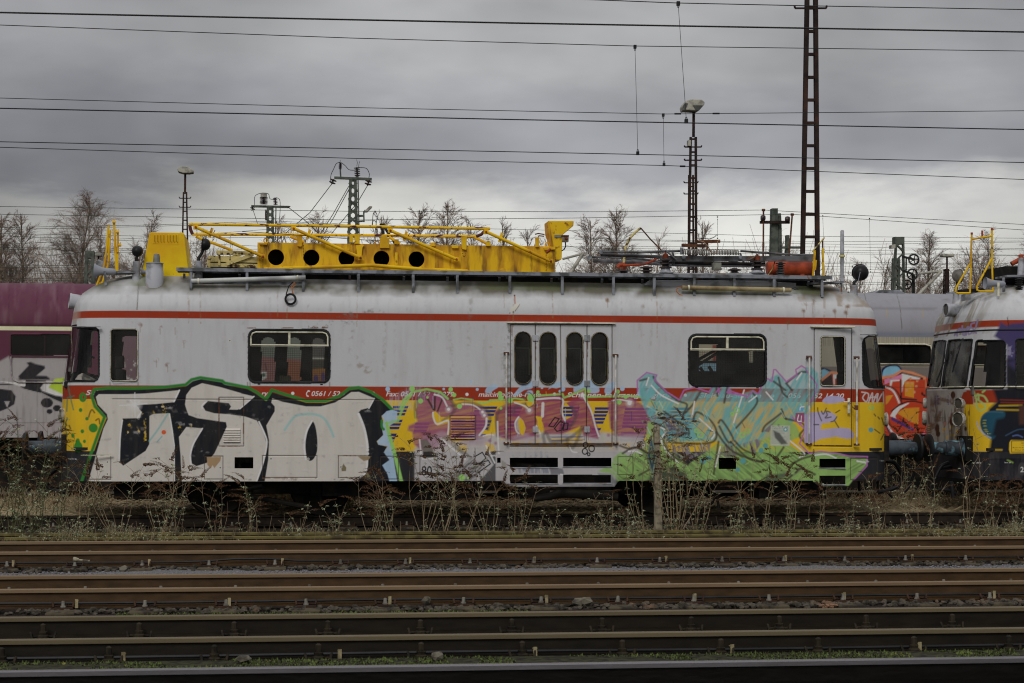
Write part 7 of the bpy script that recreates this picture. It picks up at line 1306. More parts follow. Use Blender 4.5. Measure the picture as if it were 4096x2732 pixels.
# a band of taller dead stalks against the left edge
# concrete post with a diamond sign
Yp = 25.0; t = thing('sign_post', 'concrete post with a narrow diamond shaped sign edge on, beside the tallest bush', 'post', (U(2640, 2100, Yp).x, Yp, -.2))
q = MB(); P = [(2618, 1722), (2621, 1705), (2627, 1699), (2633, 1699), (2639, 1706), (2641, 1722), (2648, 2000), (2652, 2175), (2622, 2175), (2622, 2000)]; q.prism(P, Yp, .12); q.build('concrete_post', pm('post_concrete', S(132, 124, 106, 1.6), S(96, 88, 76, 1.5), 12, rough=.95, bump=.3), t, bevel=.01)
q = MB(); q.prism([(2605, 1735), (2628, 1820), (2610, 1913), (2588, 1822)], Yp-.06, .02); dm = q.build('diamond_sign', pm('faded_sign_white', S(125, 138, 118), S(96, 112, 90), 6), t)
q = MB(); q.prism([(2605, 1757), (2621, 1820), (2609, 1888), (2594, 1822)], Yp-.066, .005); q.build('sign_blue', pm('faded_blue', S(60, 88, 108), S(48, 68, 84), 6), dm); q = MB(); q.prism([(2606, 1785), (2615, 1820), (2608, 1858), (2599, 1822)], Yp-.070, .003); q.build('sign_centre', pm('faded_centre', S(110, 130, 95), S(92, 112, 84), 6), dm)
q = MB(); q.pbox(2612, 1771, 2645, 1775, Yp-.015, .15); q.pbox(2612, 1872, 2645, 1876, Yp-.015, .15); q.build('post_band', M_rust, t)
# ---------------------------------------------------------------- masts, wires, trees
M_brn = pm('rusty_mast', S(50, 38, 34, 1.1), S(34, 25, 23, 1.1), 5, rough=.8, c3=S(76, 50, 38, 1.2), s3=2.5, lo3=.55, hi3=.75); M_gm = pm('green_mast', S(84, 90, 82, 1.3), S(64, 70, 64, 1.2), 4, rough=.75)
M_lampg = pm('lamp_housing', S(150, 148, 138), S(112, 110, 102), 4, rough=.5); M_wire = pm('overhead_wire', S(46, 46, 46, 1), S(34, 34, 34, 1), rough=.6); M_wg = pm('green_wire', S(74, 84, 70, 1), S(60, 68, 58, 1), rough=.6)
M_steel2 = pm('dark_steel', S(44, 45, 45, 1), S(32, 34, 34, 1), 5)
def lattice(t, lt, rt, yt, lb, rb, yb, Y, mt, style, lw, rungs=None, dp=None, z0=-.2):
    "two visible legs between (lt, rt) at row yt and (lb, rb) at row yb, carried on down to the ground"
    a, b, c, d = U(lt, yt, Y), U(rt, yt, Y), U(lb, yb, Y), U(rb, yb, Y)
    def ext(p_, q_): return p_+(q_-p_)*((z0-p_.z)/(q_.z-p_.z))
    c, d = ext(a, c), ext(b, d); dp = dp or min(.12, (b-a).length); off_ = Vector((0, dp, 0)); h = Vector((lw/2, 0, 0))
    for o_ in (Vector(), off_):
        for p_, q_, s_ in ((a, c, 1), (b, d, -1)): q = MB(); q.bar(p_+h*s_+o_, q_+h*s_+o_, lw, lw*.5 if style == 'ladder' else lw*.6); q.build('mast_leg', mt, t)
    H_ = a.z-z0; q = MB()
    def lv(z, side): p_, q_ = (a, c) if side == 0 else (b, d); return p_+(q_-p_)*((a.z-z)/(a.z-z0))
    if style == 'ladder':
        for r_ in rungs:
            z = U(lt, r_, Y).z; q.bar(lv(z, 0)+Vector((0, dp*.5, 0)), lv(z, 1)+Vector((0, dp*.5, 0)), dp*.9, lw*.75)
    else:
        w_ = (b-a).length; z = a.z-w_*.6; s = 0; st = w_*1.1; q.bar(a+Vector((0, 0, -w_*.25)), b+Vector((0, 0, -w_*.25)), lw*.3, w_*.5)
        while z-st > z0:
            for o_ in (Vector((0, -.003, 0)), off_): q.bar(lv(z, s)+o_, lv(z-st, 1-s)+o_, lw*.35, lw*.7); 
            if style == 'x': q.bar(lv(z, 1-s)+Vector((0, .02, 0)), lv(z-st, s)+Vector((0, .02, 0)), lw*.35, lw*.7)
            z -= st; s = 1-s
    q.build('mast_bracing', mt, t)
def mast(name, label, cat, px_, Y): return thing(name, label, cat, (U(px_, 1600, Y).x, Y, -.2))
# tall rusty ladder mast
Yt = 32.35; t = mast('lattice_mast', 'tall rusty brown ladder mast rising out of the top of the picture', 'mast', 3240, Yt)
lattice(t, 3224, 3271, -60, 3205, 3279, 1040, Yt, M_brn, 'ladder', .068, [-20, 30, 124, 216, 308, 399, 491, 582, 673, 765, 857, 947, 1040, 1130, 1225, 1320, 1415], .07)
q = MB(); q.bar(U(3180, 33, Yt), U(3305, 33, Yt), .03, .03); q.bar(U(3180, 33, Yt), U(3178, 22, Yt), .03); q.bar(U(3305, 33, Yt), U(3307, 22, Yt), .03); q.build('step_hook', M_brn, t)
def pegs(t, ys, xc, w, Y, mt):
    for y_ in ys: q = MB(); q.bar(U(xc-w, y_, Y), U(xc+w, y_, Y), .04); q.bar(U(xc-w, y_+1, Y), U(xc-w-3, y_-6, Y), .04); q.bar(U(xc+w, y_+1, Y), U(xc+w+3, y_-6, Y), .04); q.build('step_hook', mt, t)
def lamphead(t, P, Y, mt, d=.5, lens=True):
    q = MB(); q.prism(P, Y-d/2, d); return q.build('lamp_head', mt, t, bevel=.03)
Yl = 56; t = mast('lamp_mast', 'rusty lattice lamp mast with a wide grey floodlight head, left of the tall mast', 'lamp mast', 2775, Yl)
lattice(t, 2759, 2788, 548, 2749, 2790, 1190, Yl, M_brn, 'ladder', .07, list(range(556, 1300, 52)), .04); q = MB(); q.ptube([(2774, 548), (2775, 430)], Yl+.1, .045); q.build('lamp_pole', M_brn, t); pegs(t, (588, 641), 2772, 32, Yl, M_brn)
lh = lamphead(t, [(2731, 425), (2738, 412), (2748, 400), (2769, 396), (2806, 397), (2819, 406), (2819, 417), (2796, 443), (2745, 440), (2735, 442)], Yl, M_lampg, .5)
for P_ in ([(2732, 424), (2740, 412), (2752, 413), (2745, 430), (2736, 441)], [(2772, 421), (2810, 421), (2796, 442), (2782, 438)]): MB().prism(P_, Yl-.28, .02).build('lamp_glass', pm('dark_lamp_glass', S(70, 72, 70)), lh)
q = MB(); q.pbox(2753, 560, 2764, 583, Yl-.1, .2); q.build('junction_box', M_lampg, t)
t = mast('lamp_mast', 'thinner rusty mast with step hooks directly behind the floodlight mast', 'mast', 2762, 70); lattice(t, 2753, 2776, 700, 2750, 2778, 1190, 70, M_brn, 'ladder', .07, list(range(746, 1300, 46)), .03); pegs(t, (731, 776), 2764, 26, 70, M_brn)
Yl = 85; t = mast('lamp_mast', 'dark ladder mast with a grey lamp head above the yellow cowl', 'lamp mast', 740, Yl)
lattice(t, 731, 749, 768, 726, 754, 1000, Yl, M_brn, 'ladder', .07, list(range(773, 1300, 36)), .03); q = MB(); q.ptube([(740, 770), (741, 685)], Yl, .05); q.build('lamp_pole', M_brn, t); pegs(t, (793, 829), 740, 21, Yl, M_brn)
lamphead(t, [(708, 676), (712, 668), (735, 665), (755, 667), (774, 681), (773, 690), (755, 692), (733, 692), (712, 686)], Yl, M_lampg, .6)
def insl(t, a, b, Y, r=.12, n=4):
    a, b = U(*a, Y), U(*b, Y); q = MB(); ax = b-a; L_ = ax.length; prof = [(0, .03)]
    for i in range(n): prof += [(L_*(i+.15)/n, .04), (L_*(i+.3)/n, r), (L_*(i+.6)/n, r), (L_*(i+.85)/n, .04)]
    q.lathe(a, ax, prof+[(L_, .03)], 10); return q.build('insulator', M_ins, t, True)
# green switch mast with crossarm and street lamp arm
Ym = 86; t = mast('catenary_mast', 'large green lattice mast with crossarm, insulators and a small lamp arm', 'mast', 1412, Ym)
lattice(t, 1397, 1427, 712, 1389, 1434, 975, Ym, M_gm, 'x', .13); q = MB(); q.bar(U(1337, 711, Ym), U(1487, 717, Ym), .12, .12); q.build('crossarm', M_gm, t)
insl(t, (1335, 716), (1327, 736), Ym, .16, 2); insl(t, (1476, 720), (1470, 742), Ym, .16, 2); insl(t, (1361, 677), (1362, 650), Ym, .08, 6); insl(t, (1430, 705), (1427, 668), Ym, .14, 5)
q = MB(); q.bar(U(1363, 710, Ym), U(1361, 676, Ym), .07); q.bar(U(1428, 712, Ym), U(1429, 700, Ym), .14); q.ptube([(1432, 712), (1437, 960)], Ym-.1, .03); q.ptube([(1427, 665), (1430, 650), (1426, 638)], Ym, .012); q.ptube([(1433, 675), (1436, 655), (1439, 645)], Ym, .012); q.ptube([(1361, 650), (1361, 640)], Ym, .012); q.build('switch_post', M_gm, t)
for P in ([(1361, 648), (1345, 655), (1335, 675), (1324, 700), (1323, 725), (1328, 736)], [(1364, 650), (1380, 662), (1395, 678), (1412, 681), (1424, 679)], [(1430, 670), (1455, 671), (1468, 676), (1477, 695), (1475, 715)]): q = MB(); q.ptube(spl(P), Ym, .016, 5); q.build('jumper_wire', M_wire, t)
q = MB(); q.ptube([(1432, 864), (1456, 863)], Ym, .05); q.ptube([(1432, 886), (1456, 884)], Ym, .04); q.ptube([(1456, 888), (1455, 848), (1462, 840)], Ym, .035); q.build('lamp_arm', M_gm, t); lamphead(t, [(1456, 845), (1478, 824), (1489, 824), (1489, 829), (1470, 848), (1458, 848)], Ym, M_lampg, .3)
Ym = 100; t = mast('catenary_mast', 'smaller green lattice mast with crossarm and thick brown insulator, left of the large one', 'mast', 1080, Ym)
lattice(t, 1067, 1094, 828, 1064, 1098, 975, Ym, M_gm, 'x', .13); q = MB(); q.bar(U(1005, 825, Ym), U(1157, 828, Ym), .11, .12); q.build('crossarm', M_gm, t)
insl(t, (1008, 826), (1013, 842), Ym, .12, 3); insl(t, (1055, 818), (1055, 787), Ym, .22, 6); insl(t, (1103, 820), (1100, 790), Ym, .12, 5); insl(t, (1154, 824), (1156, 831), Ym, .1, 1)
q = MB(); q.ptube([(1055, 788), (1055, 772)], Ym, .17, 10); q.build('switch_head', M_lampg, t, True); q = MB(); q.pbox(1060, 838, 1066, 880, Ym-.1, .2); q.build('mast_terminals', M_ins, t); q = MB(); q.ptube([(1104, 830), (1101, 960)], Ym-.2, .03); q.build('switch_post', M_gm, t)
for P in ([(1055, 772), (1035, 775), (1020, 785), (1018, 805), (1018, 822)], [(1058, 773), (1074, 776), (1080, 795), (1098, 798)], [(1105, 790), (1118, 798), (1121, 820), (1120, 850), (1117, 885)], [(1013, 843), (1022, 870), (1030, 895)]): q = MB(); q.ptube(spl(P), Ym, .016, 5); q.build('jumper_wire', M_wire, t)
# green column with two tension rods
Yg = 70; t = mast('catenary_mast', 'green steel column with crossbar and two slanted rods behind the orange tank', 'mast', 3100, Yg)
q = MB(); q.prism([(3088, 833), (3112, 833), (3113, 1200), (3080, 1200)], Yg, .3); q.build('column', M_gm, t, bevel=.01); q = MB(); q.prism([(3113, 853), (3124, 853), (3127, 895), (3113, 895)], Yg+.1, .2); q.build('gusset', M_gm, t); 
lattice(t, 3114, 3126, 895, 3112, 3129, 1030, Yg+.1, M_gm, 'zig', .06, dp=.2); q = MB(); q.bar(U(3040, 889, Yg-.1), U(3158, 889, Yg-.1), .12, .11); q.build('crossbar', M_brn, t)
for a_, b_, c_ in (((3054, 840), (3053, 1040), (3052, 872)), ((3169, 858), (3155, 1040), (3150, 877))):
    q = MB(); q.ptube([a_, b_], Yg-.2, .035); q.ptube([(a_[0]-6, a_[1]), (a_[0]+6, a_[1])], Yg-.2, .05); q.build('tension_rod', M_rust, t); q = MB(); q.lathe(U(*c_, Yg-.2), (1, 0, 0), [(-.09, .02), (-.08, .10), (-.01, .12), (.0, .05), (.01, .12), (.08, .10), (.09, .02)], 14); q.build('insulator', M_ins, t, True)
t = mast('catenary_mast', 'short green column just left of the tall rusty mast', 'mast', 3152, 78); q = MB(); q.prism([(3146, 940), (3158, 940), (3159, 1200), (3144, 1200)], 78, .25); q.build('column', M_gm, t); q = MB(); q.bar(U(3130, 990, 78), U(3210, 990, 78), .1, .1); q.build('crossbar', M_gm, t)
def wheel(t, cx, cy, r, Y):
    q = MB(); c = U(cx, cy, Y); r_ = U(cx, cy-r, Y).z-c.z
    q.tube([c+Vector((math.cos(a)*r_*.86, 0, math.sin(a)*r_*.86)) for a in np.linspace(0, 2*math.pi, 33)], r_*.13, 6, False)
    for i in range(36): a = i*math.pi/18; d = Vector((math.cos(a), 0, math.sin(a))); q.bar(c+d*r_*.95, c+d*r_*1.07, r_*.09)
    for i in range(5): a = i*1.2566; q.bar(c, c+Vector((math.cos(a), 0, math.sin(a)))*r_*.88, r_*.17, r_*.12)
    q.lathe(c+Vector((0, -.06, 0)), (0, 1, 0), [(0, r_*.22), (.12, r_*.22)], 12); q.build('tension_wheel', M_steel2, t)
Yg = 72; t = mast('catenary_mast', 'green lattice mast with two toothed tension wheels behind the grey coach', 'mast', 3600, Yg)
lattice(t, 3583, 3617, 950, 3575, 3621, 1165, Yg, M_gm, 'zig', .07); q = MB(); q.prism([(3581, 947), (3618, 947), (3618, 976), (3581, 976)], Yg-.02, .4); q.build('mast_head', M_gm, t); q = MB(); q.prism([(3565, 980), (3582, 976), (3582, 992), (3566, 993)], Yg-.3, .3); q.build('lamp_head', M_lampg, t)
wheel(t, 3655, 1038, 23, Yg-.3); wheel(t, 3649, 1097, 23, Yg-.2); wheel(t, 3628, 1138, 20, Yg+.5)
q = MB(); q.bar(U(3608, 1025, Yg-.3), U(3655, 1038, Yg-.35), .08); q.bar(U(3610, 1082, Yg-.3), U(3648, 1095, Yg-.3), .08); q.bar(U(3625, 1030, Yg), U(3624, 1090, Yg), .05); q.bar(U(3650, 1100, Yg), U(3650, 1180, Yg), .06); q.bar(U(3657, 1100, Yg), U(3657, 1180, Yg), .05); q.build('wheel_arm', M_steel2, t)
q = MB(); q.ptube([(3676, 1094), (3768, 1085)], Yg, .05); q.ptube([(3765, 1085), (3678, 1175), (3640, 1210)], Yg, .07); q.build('cantilever_arm', M_lampg, t)
t = mast('catenary_mast', 'green lattice mast half hidden behind the one with toothed wheels', 'mast', 3578, 90); lattice(t, 3571, 3600, 1033, 3567, 3600, 1165, 90, M_gm, 'zig', .12)
Yg = 66; t = mast('catenary_mast', 'thick green lattice mast behind the horn at the left end of the railcar', 'mast', 358, Yg); lattice(t, 341, 375, 1010, 337, 379, 1145, Yg, M_gm, 'zig', .10); q = MB(); q.prism([(341, 1004), (376, 1004), (376, 1032), (341, 1032)], Yg-.02, .35); q.build('mast_head', M_gm, t)
def small_lamp(px_, yt_, Y, w, label):
    t = mast('lamp_mast', label, 'lamp mast', px_, Y); z_ = U(px_, yt_, Y).z; c = U(px_, yt_, Y); q = MB(); q.box(c.x-w/2, c.x+w/2, Y-.25, Y+.25, c.z-.12, c.z+.02); q.build('lamp_head', M_lampg, t, bevel=.04); q = MB(); q.tube([(c.x, Y, c.z-.1), (c.x, Y, -.2)], .045); q.build('lamp_pole', M_brn, t); return t
small_lamp(394, 1014, 80, .32*1.0+.0, 'small lamp right of the thick green mast at the left')
t2 = small_lamp(3788, 1018, 80, .55, 'lamp on a thin pole between the toothed wheels and the yellow roof rails'); lattice(t2, 3780, 3796, 1075, 3778, 3797, 1170, 80.1, M_brn, 'ladder', .06, list(range(1080, 1190, 20)), .2)
small_lamp(40, 1068, 120, .9, 'distant lamp among the birches at the left edge')
# distant small bits among the trees: post with pipe loops right of the large green mast
t = mast('cable_post', 'grey post with a slanted strut behind the yellow girder', 'post', 1525, 60); q = MB(); q.ptube([(1524, 895), (1533, 935), (1540, 1100)], 60, .05); q.ptube([(1530, 897), (1575, 965), (1640, 1100)], 60, .045); q.build('post_bar', M_steel2, t)
t = mast('cable_loop', 'dark cable loops hanging from a wire right of the lamp arm', 'cable', 1500, 62); q = MB(); q.ptube(spl([(1492, 1000), (1504, 900), (1509, 865), (1503, 850), (1498, 848), (1492, 860), (1490, 900), (1493, 920), (1492, 926)]), 62, .013, 5); q.ptube(spl([(1498, 1000), (1505, 930), (1504, 890), (1497, 883), (1490, 888), (1488, 905)]), 62, .013, 5); q.build('loop_line', M_wire, t)
t = mast('slanted_post', 'thin slanted grey rods right of the control pulpit', 'post', 2290, 60); q = MB(); q.ptube([(2250, 1036), (2330, 1015)], 60, .04); q.ptube([(2333, 1012), (2270, 1110), (2230, 1180)], 60, .06); q.build('rod', M_lampg, t)
# ---------------------------------------------------------------- overhead wires
def wire(P, Y, r, label, drops=(), mt=None, grp='overhead wires above the yard', clamps=()):
    xs = sorted(P); a, b = xs[0], xs[-1]; EA, EB = (900 if a[0] <= 0 else 0), (900 if b[0] >= 4096 else 0); sl0 = (xs[1][1]-a[1])/(xs[1][0]-a[0]); sl1 = (b[1]-xs[-2][1])/(b[0]-xs[-2][0]); xs = ([(a[0]-EA, a[1]-EA*sl0)] if EA else [])+xs+([(b[0]+EB, b[1]+EB*sl1)] if EB else [])
    pts = [U(p_[0], p_[1], Y) for p_ in xs]; t = thing('overhead_wire', label, 'wire', tuple(pts[len(pts)//2]), grp)
    MB().tube(pts, r, 6).build('wire_line', mt or M_wire, t)
    for (xa, ya, xb, yb) in drops:
        q = MB(); q.ptube([(xa, ya+8), (xb, yb-10)], Y, r*.55, 5); q.build('dropper', mt or M_wire, t)
        for x_, y_, s in ((xa, ya, 1), (xb, yb, -1)):
            q = MB(); c = U(x_, y_+s*2, Y); q.box(c.x-.02, c.x+.02, Y-.02, Y+.02, c.z-.025, c.z+.025); cc_ = U(x_, y_+s*12, Y); q.tube([cc_+Vector((math.cos(a_)*.012, 0, math.sin(a_)*.022)) for a_ in np.linspace(0, 6.28, 10)], .004, 5, False); q.build('dropper_clamp', M_steel2, t)
    for (xa, ya, xb, yb) in clamps: q = MB(); q.ptube([(xa, ya), (xb, yb)], Y, r*2.4, 8); q.build('splice', M_blk, t)
    return t
wire([(0, 50), (2048, 92), (4096, 128)], 17.65, .0085, 'thick black wire, second down from the top right, crossing the whole sky')
wire([(1300, -38), (2400, 0), (2713, 12), (3222, 23), (4096, 38)], 22.1, .006, 'topmost wire at the upper right with a long slanting hanger', [(2713, 12, 2745, 487)])
wire([(0, 100), (1400, 152), (2536, 184), (4096, 204)], 26, .006, 'thin wire third from the top with a vertical hanger', [(2540, 185, 2551, 615)])
wire([(0, 392), (1400, 430), (2655, 456), (4096, 443)], 30, .006, 'thin wire that bends up at its right end beside the lamp head', [(2653, 458, 2656, 660)], clamps=((2698, 455, 2724, 455), (2851, 454, 2878, 454)))
wire([(0, 433), (2048, 478), (4096, 518)], 22.1, .0075, 'thick wire close below the bending wire')
wire([(0, 567), (2048, 607), (4096, 650)], 26, .0065, 'wire in mid sky, upper of the middle pair'); wire([(0, 589), (1400, 633), (2660, 662), (4096, 718)], 30, .0065, 'wire in mid sky, lower of the middle pair', clamps=((2720, 665, 2741, 665),))
FW = [([(0, 826), (1400, 845), (2400, 847), (3053, 840), (4096, 898)], 70), ([(0, 857), (1400, 880), (2300, 872), (3165, 857), (4096, 920)], 70), ([(0, 910), (600, 900), (1100, 884), (1500, 905), (2300, 923), (3050, 943), (4096, 953)], 75), ([(0, 918), (600, 906), (1070, 890), (1800, 915)], 76), ([(0, 934), (900, 950), (2300, 952), (3000, 968), (4096, 964)], 80), ([(0, 943), (500, 962), (1400, 1000), (2300, 1000)], 80), ([(0, 978), (700, 946), (1100, 915), (1500, 880)], 82), ([(2300, 958), (3400, 978), (4096, 968)], 82), ([(0, 990), (1000, 997), (2300, 985), (3400, 988), (4096, 1000)], 84), ([(0, 998), (1000, 1005), (2300, 992), (3400, 1003), (4096, 994)], 84), ([(2300, 1000), (3400, 1010), (4096, 1021)], 86), ([(0, 1003), (200, 1022), (330, 1008), (600, 1012)], 78), ([(2600, 1014), (3400, 1016), (4096, 1023)], 86), ([(0, 1060), (700, 1066)], 88), ([(0, 1070), (500, 1072)], 88), ([(3300, 1048), (4096, 1056)], 88), ([(3300, 1054), (4096, 1062)], 88), ([(3300, 1066), (4096, 1074)], 90), ([(0, 1083), (600, 1088)], 90), ([(0, 1092), (600, 1097)], 90), ([(2280, 1083), (3400, 1076), (4096, 1084)], 90), ([(3300, 1088), (4096, 1096)], 92), ([(0, 1112), (600, 1118)], 92), ([(0, 1120), (600, 1126)], 92), ([(2280, 1092), (4096, 1110)], 92), ([(3300, 1128), (4096, 1134)], 94), ([(3300, 1137), (4096, 1143)], 94), ([(0, 1135), (600, 1140)], 94)]
NAM = ['upper wire running to the insulator left of the green column', 'second wire running past the green column', 'wire rising over the left birches', 'wire just under the rising wire at the left', 'wire crossing at the height of the top yellow tube', 'wire falling rightwards behind the cowl', 'wire rising rightwards to the small green mast', 'wire behind the pantograph, upper']
_lo = [f_[0] for f_ in FW[8:]]; _ld = sorted([f_ for f_ in _lo if f_[0][0] == 0], key=lambda f_: f_[0][1]); _rd = sorted([f_ for f_ in _lo if f_[0][0] > 0], key=lambda f_: f_[0][1]); _on = ['first', 'second', 'third', 'fourth', 'fifth', 'sixth', 'seventh', 'eighth', 'ninth', 'tenth', 'eleventh', 'twelfth']
def lowname(P): return ('%s thin wire counted downward among the birches at the left edge' % _on[_ld.index(P)]) if P in _ld else ('%s thin wire counted downward behind the right railcar and coach' % _on[_rd.index(P)])
for i, (P, Y) in enumerate(FW):
    wire(P, Y, .011 if i < 2 else .009, NAM[i] if i < len(NAM) else lowname(P), mt=M_wg, grp='thin distant wires among the birches', drops=[(2870, 866, 2870, 955)] if i == 1 else ([(3291, 862, 3297, 1010), (3478, 872, 3482, 1090)] if i == 0 else []))
for j, P in enumerate(([(1327, 736), (1240, 850), (1110, 960), (1010, 1040)], [(1395, 745), (1330, 860), (1240, 1000), (1200, 1060)], [(1396, 757), (1335, 870), (1250, 1010)], [(1470, 742), (1430, 810), (1330, 930), (1280, 1000)], [(1157, 832), (1230, 890), (1300, 960)])):
    t = thing('guy_wire', ('long guy wire from the left insulator of the large green mast', 'left of the twin guy wires from the large green mast', 'right of the twin guy wires from the large green mast', 'guy wire from the right insulator of the large green mast', 'guy wire from the right arm of the small green mast')[j], 'wire', tuple(U(*P[0], 86))); MB().ptube(P, 86, .018, 5).build('wire_line', M_wire, t)
# ---------------------------------------------------------------- birches
M_bark = pm('birch_bark', S(140, 128, 110, 1.3), S(84, 72, 60, 1.2), 3, rough=.9, lo=.4, hi=.6); M_twig = pm('birch_twig', S(132, 116, 106, 1.5), S(96, 82, 74, 1.4), 1.5, rough=.9)
def sprig(q, p_, d, L_, r, rg, dr):
    u = d.orthogonal().normalized()*r; v = d.cross(u).normalized()*r; m = p_+d*L_*.5; e = m+(d+Vector((rg.gauss(0, .2), rg.gauss(0, .2), rg.gauss(0, .15)-dr))).normalized()*L_*.5; k = len(q.v)
    w = (u, v*.87-u*.5, -v*.87-u*.5); q.v += [tuple(p_+a) for a in w]+[tuple(m+a*.75) for a in w]+[tuple(e)]
    q.f += [(k, k+1, k+4, k+3), (k+1, k+2, k+5, k+4), (k+2, k, k+3, k+5), (k+3, k+4, k+6), (k+4, k+5, k+6), (k+5, k+3, k+6)]
def birch_mesh(seed, H, W, droop, dens=1.0, multi=1):
    rg = random.Random(seed); T_, K_ = MB(), MB()
    def twig(p_, d, L_, r, lvl):
        n = 4; pts = [p_]; dd = d.copy()
        for i in range(n):
            dd = (dd+Vector((rg.gauss(0, .14), rg.gauss(0, .14), rg.gauss(0, .08)-droop*(.10+.10*lvl)*i+.03))).normalized(); pts.append(pts[-1]+dd*L_/n)
        (T_ if lvl == 0 else K_).tube(pts, [r*(1-.7*i/n) for i in range(n+1)], 4 if lvl == 0 else 3, False)
        if lvl < 2:
            for j in range(int((11 if lvl == 0 else 9)*dens*(.6+L_/3 if lvl == 0 else 1))):
                s = rg.uniform(.12, 1); k = min(int(s*n), n-1); q_ = pts[k].lerp(pts[k+1], s*n-k); ax = (pts[k+1]-pts[k]).normalized(); nd_ = (ax*.9+Vector((rg.gauss(0, .38), rg.gauss(0, .38), rg.gauss(.12, .25)))).normalized()
                if lvl == 0: twig(q_, nd_, L_*rg.uniform(.35, .65), max(r*.4, .0065), 1)
                else: sprig(K_, q_, nd_, L_*rg.uniform(.4, .8), .0048, rg, droop*.5)
    for m_ in range(multi):
        lean = Vector((rg.gauss(0, .06)+(m_-(multi-1)/2)*.16, rg.gauss(0, .05), 1)); n = 12; hh_ = H*(1 if m_ == 0 else rg.uniform(.7, .92)); pts = [Vector((m_*.3, 0, 0))]
        for i in range(n): pts.append(pts[-1]+Vector((lean.x+rg.gauss(0, .03), lean.y+rg.gauss(0, .03), 1))*hh_/n)
        T_.tube(pts, [(.012*hh_)*(1-.93*i/n)+.006 for i in range(n+1)], 7, False)
        for j in range(int(64*dens/multi)):
            s = .16+.82*(j/(64*dens/multi)); k = min(int(s*n), n-1); p_ = pts[k].lerp(pts[k+1], s*n-k); a = rg.uniform(0, 6.28)+j*2.4; up = rg.uniform(.9, 1.6)+s*.8
            twig(p_, Vector((math.cos(a), math.sin(a), up)).normalized(), W*(1.05-s)**.6*rg.uniform(.65, 1.1)*1.25, .007*hh_*(1.1-s)*.35+.006, 0)
    return T_, K_
PROT = []
for i, (H, W, dr, dn, mu) in enumerate(((12, 4.4, .8, 1.15, 1), (10, 2.4, .5, 1.0, 1), (9, 3.2, .7, 1.0, 2), (9, 2.0, .3, .8, 1), (8, 3.4, .4, .8, 3))):
    B_m = birch_mesh(40+i, H, W*.74, dr, dn*1.05, mu); PROT.append((B_m, max(v[2] for v in B_m[0].v+B_m[1].v)*.97))
TM = {}
def tree(px_, yt_, Y, k, label, wx=1.0, rz=0.0):
    (T_, K_), H = PROT[k]; x = U(px_, 1600, Y).x; z = U(px_, yt_, Y).z; s = (z+.2)/H
    t = thing('birch_tree', label, 'tree', (x, Y, -.2), 'bare trees beyond the yard')
    if k not in TM:
        a = T_.build('trunk', M_bark, None); b = K_.build('crown', M_twig, None); TM[k] = (a.data, b.data); bpy.data.objects.remove(a); bpy.data.objects.remove(b)
    for nm, me in (('trunk', TM[k][0]), ('crown', TM[k][1])): o_ = bpy.data.objects.new(nm, me); COL.objects.link(o_); o_.parent = t
    t.scale = (s*wx, s*wx, s); t.rotation_euler = (0, 0, rz); return t
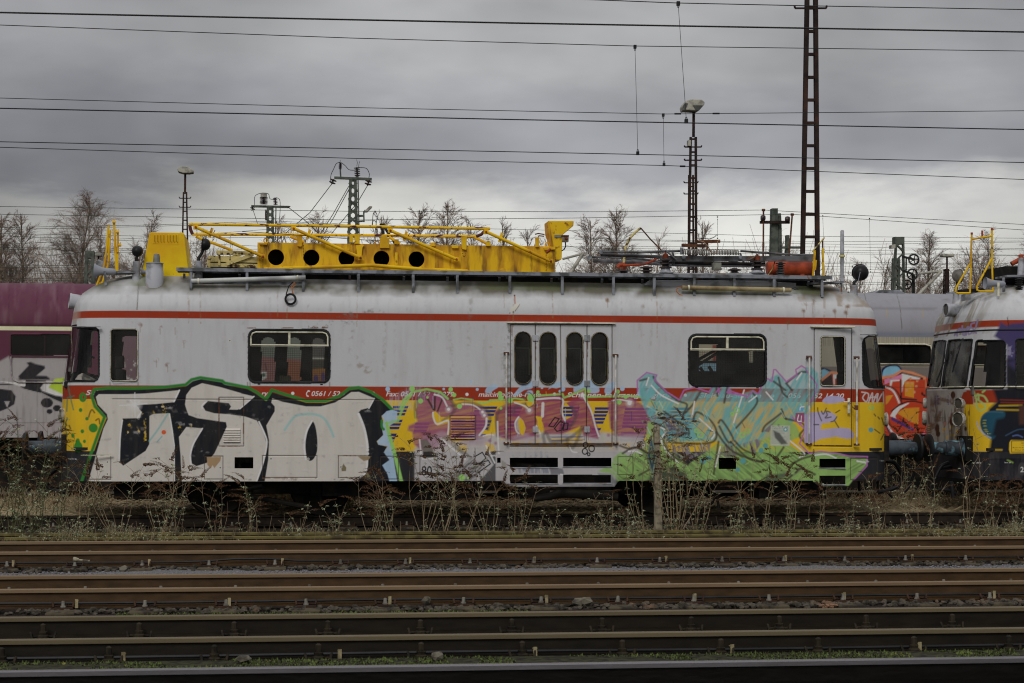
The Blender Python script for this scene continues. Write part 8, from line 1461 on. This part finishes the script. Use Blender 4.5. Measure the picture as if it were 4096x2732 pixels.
TR = [(26, 855, 118, 1, 'birch at the left edge of the picture'), (100, 866, 120, 1, 'second birch from the left edge'), (252, 778, 112, 0, 'tallest and widest birch, at the left'), (368, 905, 125, 3, 'slim birch between the tallest birch and the yellow poles'), (180, 960, 130, 4, 'low bushy tree right of the second birch'), (557, 858, 118, 2, 'birch rising left of the yellow cowl'), (640, 930, 125, 4, 'low tree half hidden by the yellow cowl'), (760, 940, 128, 3, 'thin birch right of the cowl, behind the tubes'), (870, 960, 130, 4, 'bushy tree behind the left end of the tubes'),
 (1180, 880, 125, 3, 'small birch right of the smaller green mast'), (1262, 830, 116, 2, 'broad loose birch left of the large green mast'), (1330, 900, 125, 4, 'leaning birch touching the large green mast'), (1540, 856, 120, 3, 'slim birch right of the lamp arm'), (1646, 836, 116, 1, 'birch behind the fourth hole of the girder'), (1781, 812, 112, 1, 'pointed birch above the middle of the girder'), (1940, 872, 120, 2, 'birch near the right end of the top tubes'), (2062, 882, 118, 3, 'birch left of the control pulpit'), (2150, 920, 125, 3, 'small birch touching the control pulpit'),
 (2318, 910, 118, 4, 'bushy tree right of the control pulpit'), (2385, 880, 118, 1, 'birch between the pulpit and the arcing horn'), (2445, 846, 114, 1, 'tall birch left of the arcing horn'), (2560, 905, 120, 4, 'tree inside the peak of the arcing horn'), (2680, 985, 125, 4, 'low tree left of the floodlight mast'), (2826, 878, 114, 3, 'spindly tree right of the floodlight mast'), (2930, 935, 118, 4, 'spreading bare tree over the coil springs'), (3290, 1040, 120, 4, 'low bush right of the tall rusty mast'), (3395, 1040, 118, 3, 'thin low tree right of the grey antenna mast'), (3462, 1020, 116, 4, 'low tree behind the black round floodlight'), (3545, 1040, 118, 4, 'low tree left of the toothed wheels mast'),
 (3725, 930, 116, 1, 'pointed birch right of the toothed wheels'), (3690, 1020, 122, 4, 'low tree below the toothed wheels'), (3830, 1020, 124, 4, 'low tree behind the small lamp at the right'), (3945, 908, 116, 2, 'birch between the two yellow rails'), (4060, 950, 118, 4, 'tree at the right edge of the picture'), (4110, 900, 124, 2, 'tree cut by the right edge')]
for i, (px_, yt_, Y, k, lb) in enumerate(TR): tree(px_, yt_, Y, k, lb, 1.0 if k in (0, 2) else 1.15, i*1.7)
q = MB(); rg = random.Random(77)
for i in range(2400):
    x = rg.uniform(-30, 78); y = rg.uniform(128, 150); h = rg.uniform(9.5, 13.0)*(.75+.5*vn(np.array([x]), np.array([0.]), 9, 3)[0]); d = Vector((rg.gauss(0, .28), 0, 1)); b_ = Vector((x, y, -.2)); m_ = b_+d*h*.5; q.tube([b_, m_, m_+Vector((rg.gauss(0, .3), 0, 1))*h*.5], [.05, .03, .012], 3, False)
    for j in range(5): s = rg.uniform(.4, 1.); p_ = b_.lerp(m_, s); q.tube([p_, p_+Vector((rg.gauss(0, .7), 0, 1)).normalized()*h*.22], [.02, .008], 3, False)
tag(q.build('thicket', M_twig, None), 'dense bare thicket beyond the yard', kind='stuff')
tag(MB().box(-80, 140, 175, 178, -.2, 4.0).build('far_hedge', pm('far_hedge', S(78, 74, 66, 1), S(60, 58, 50, 1), .5, rough=1), None), 'dark hedge line at the horizon', kind='stuff')
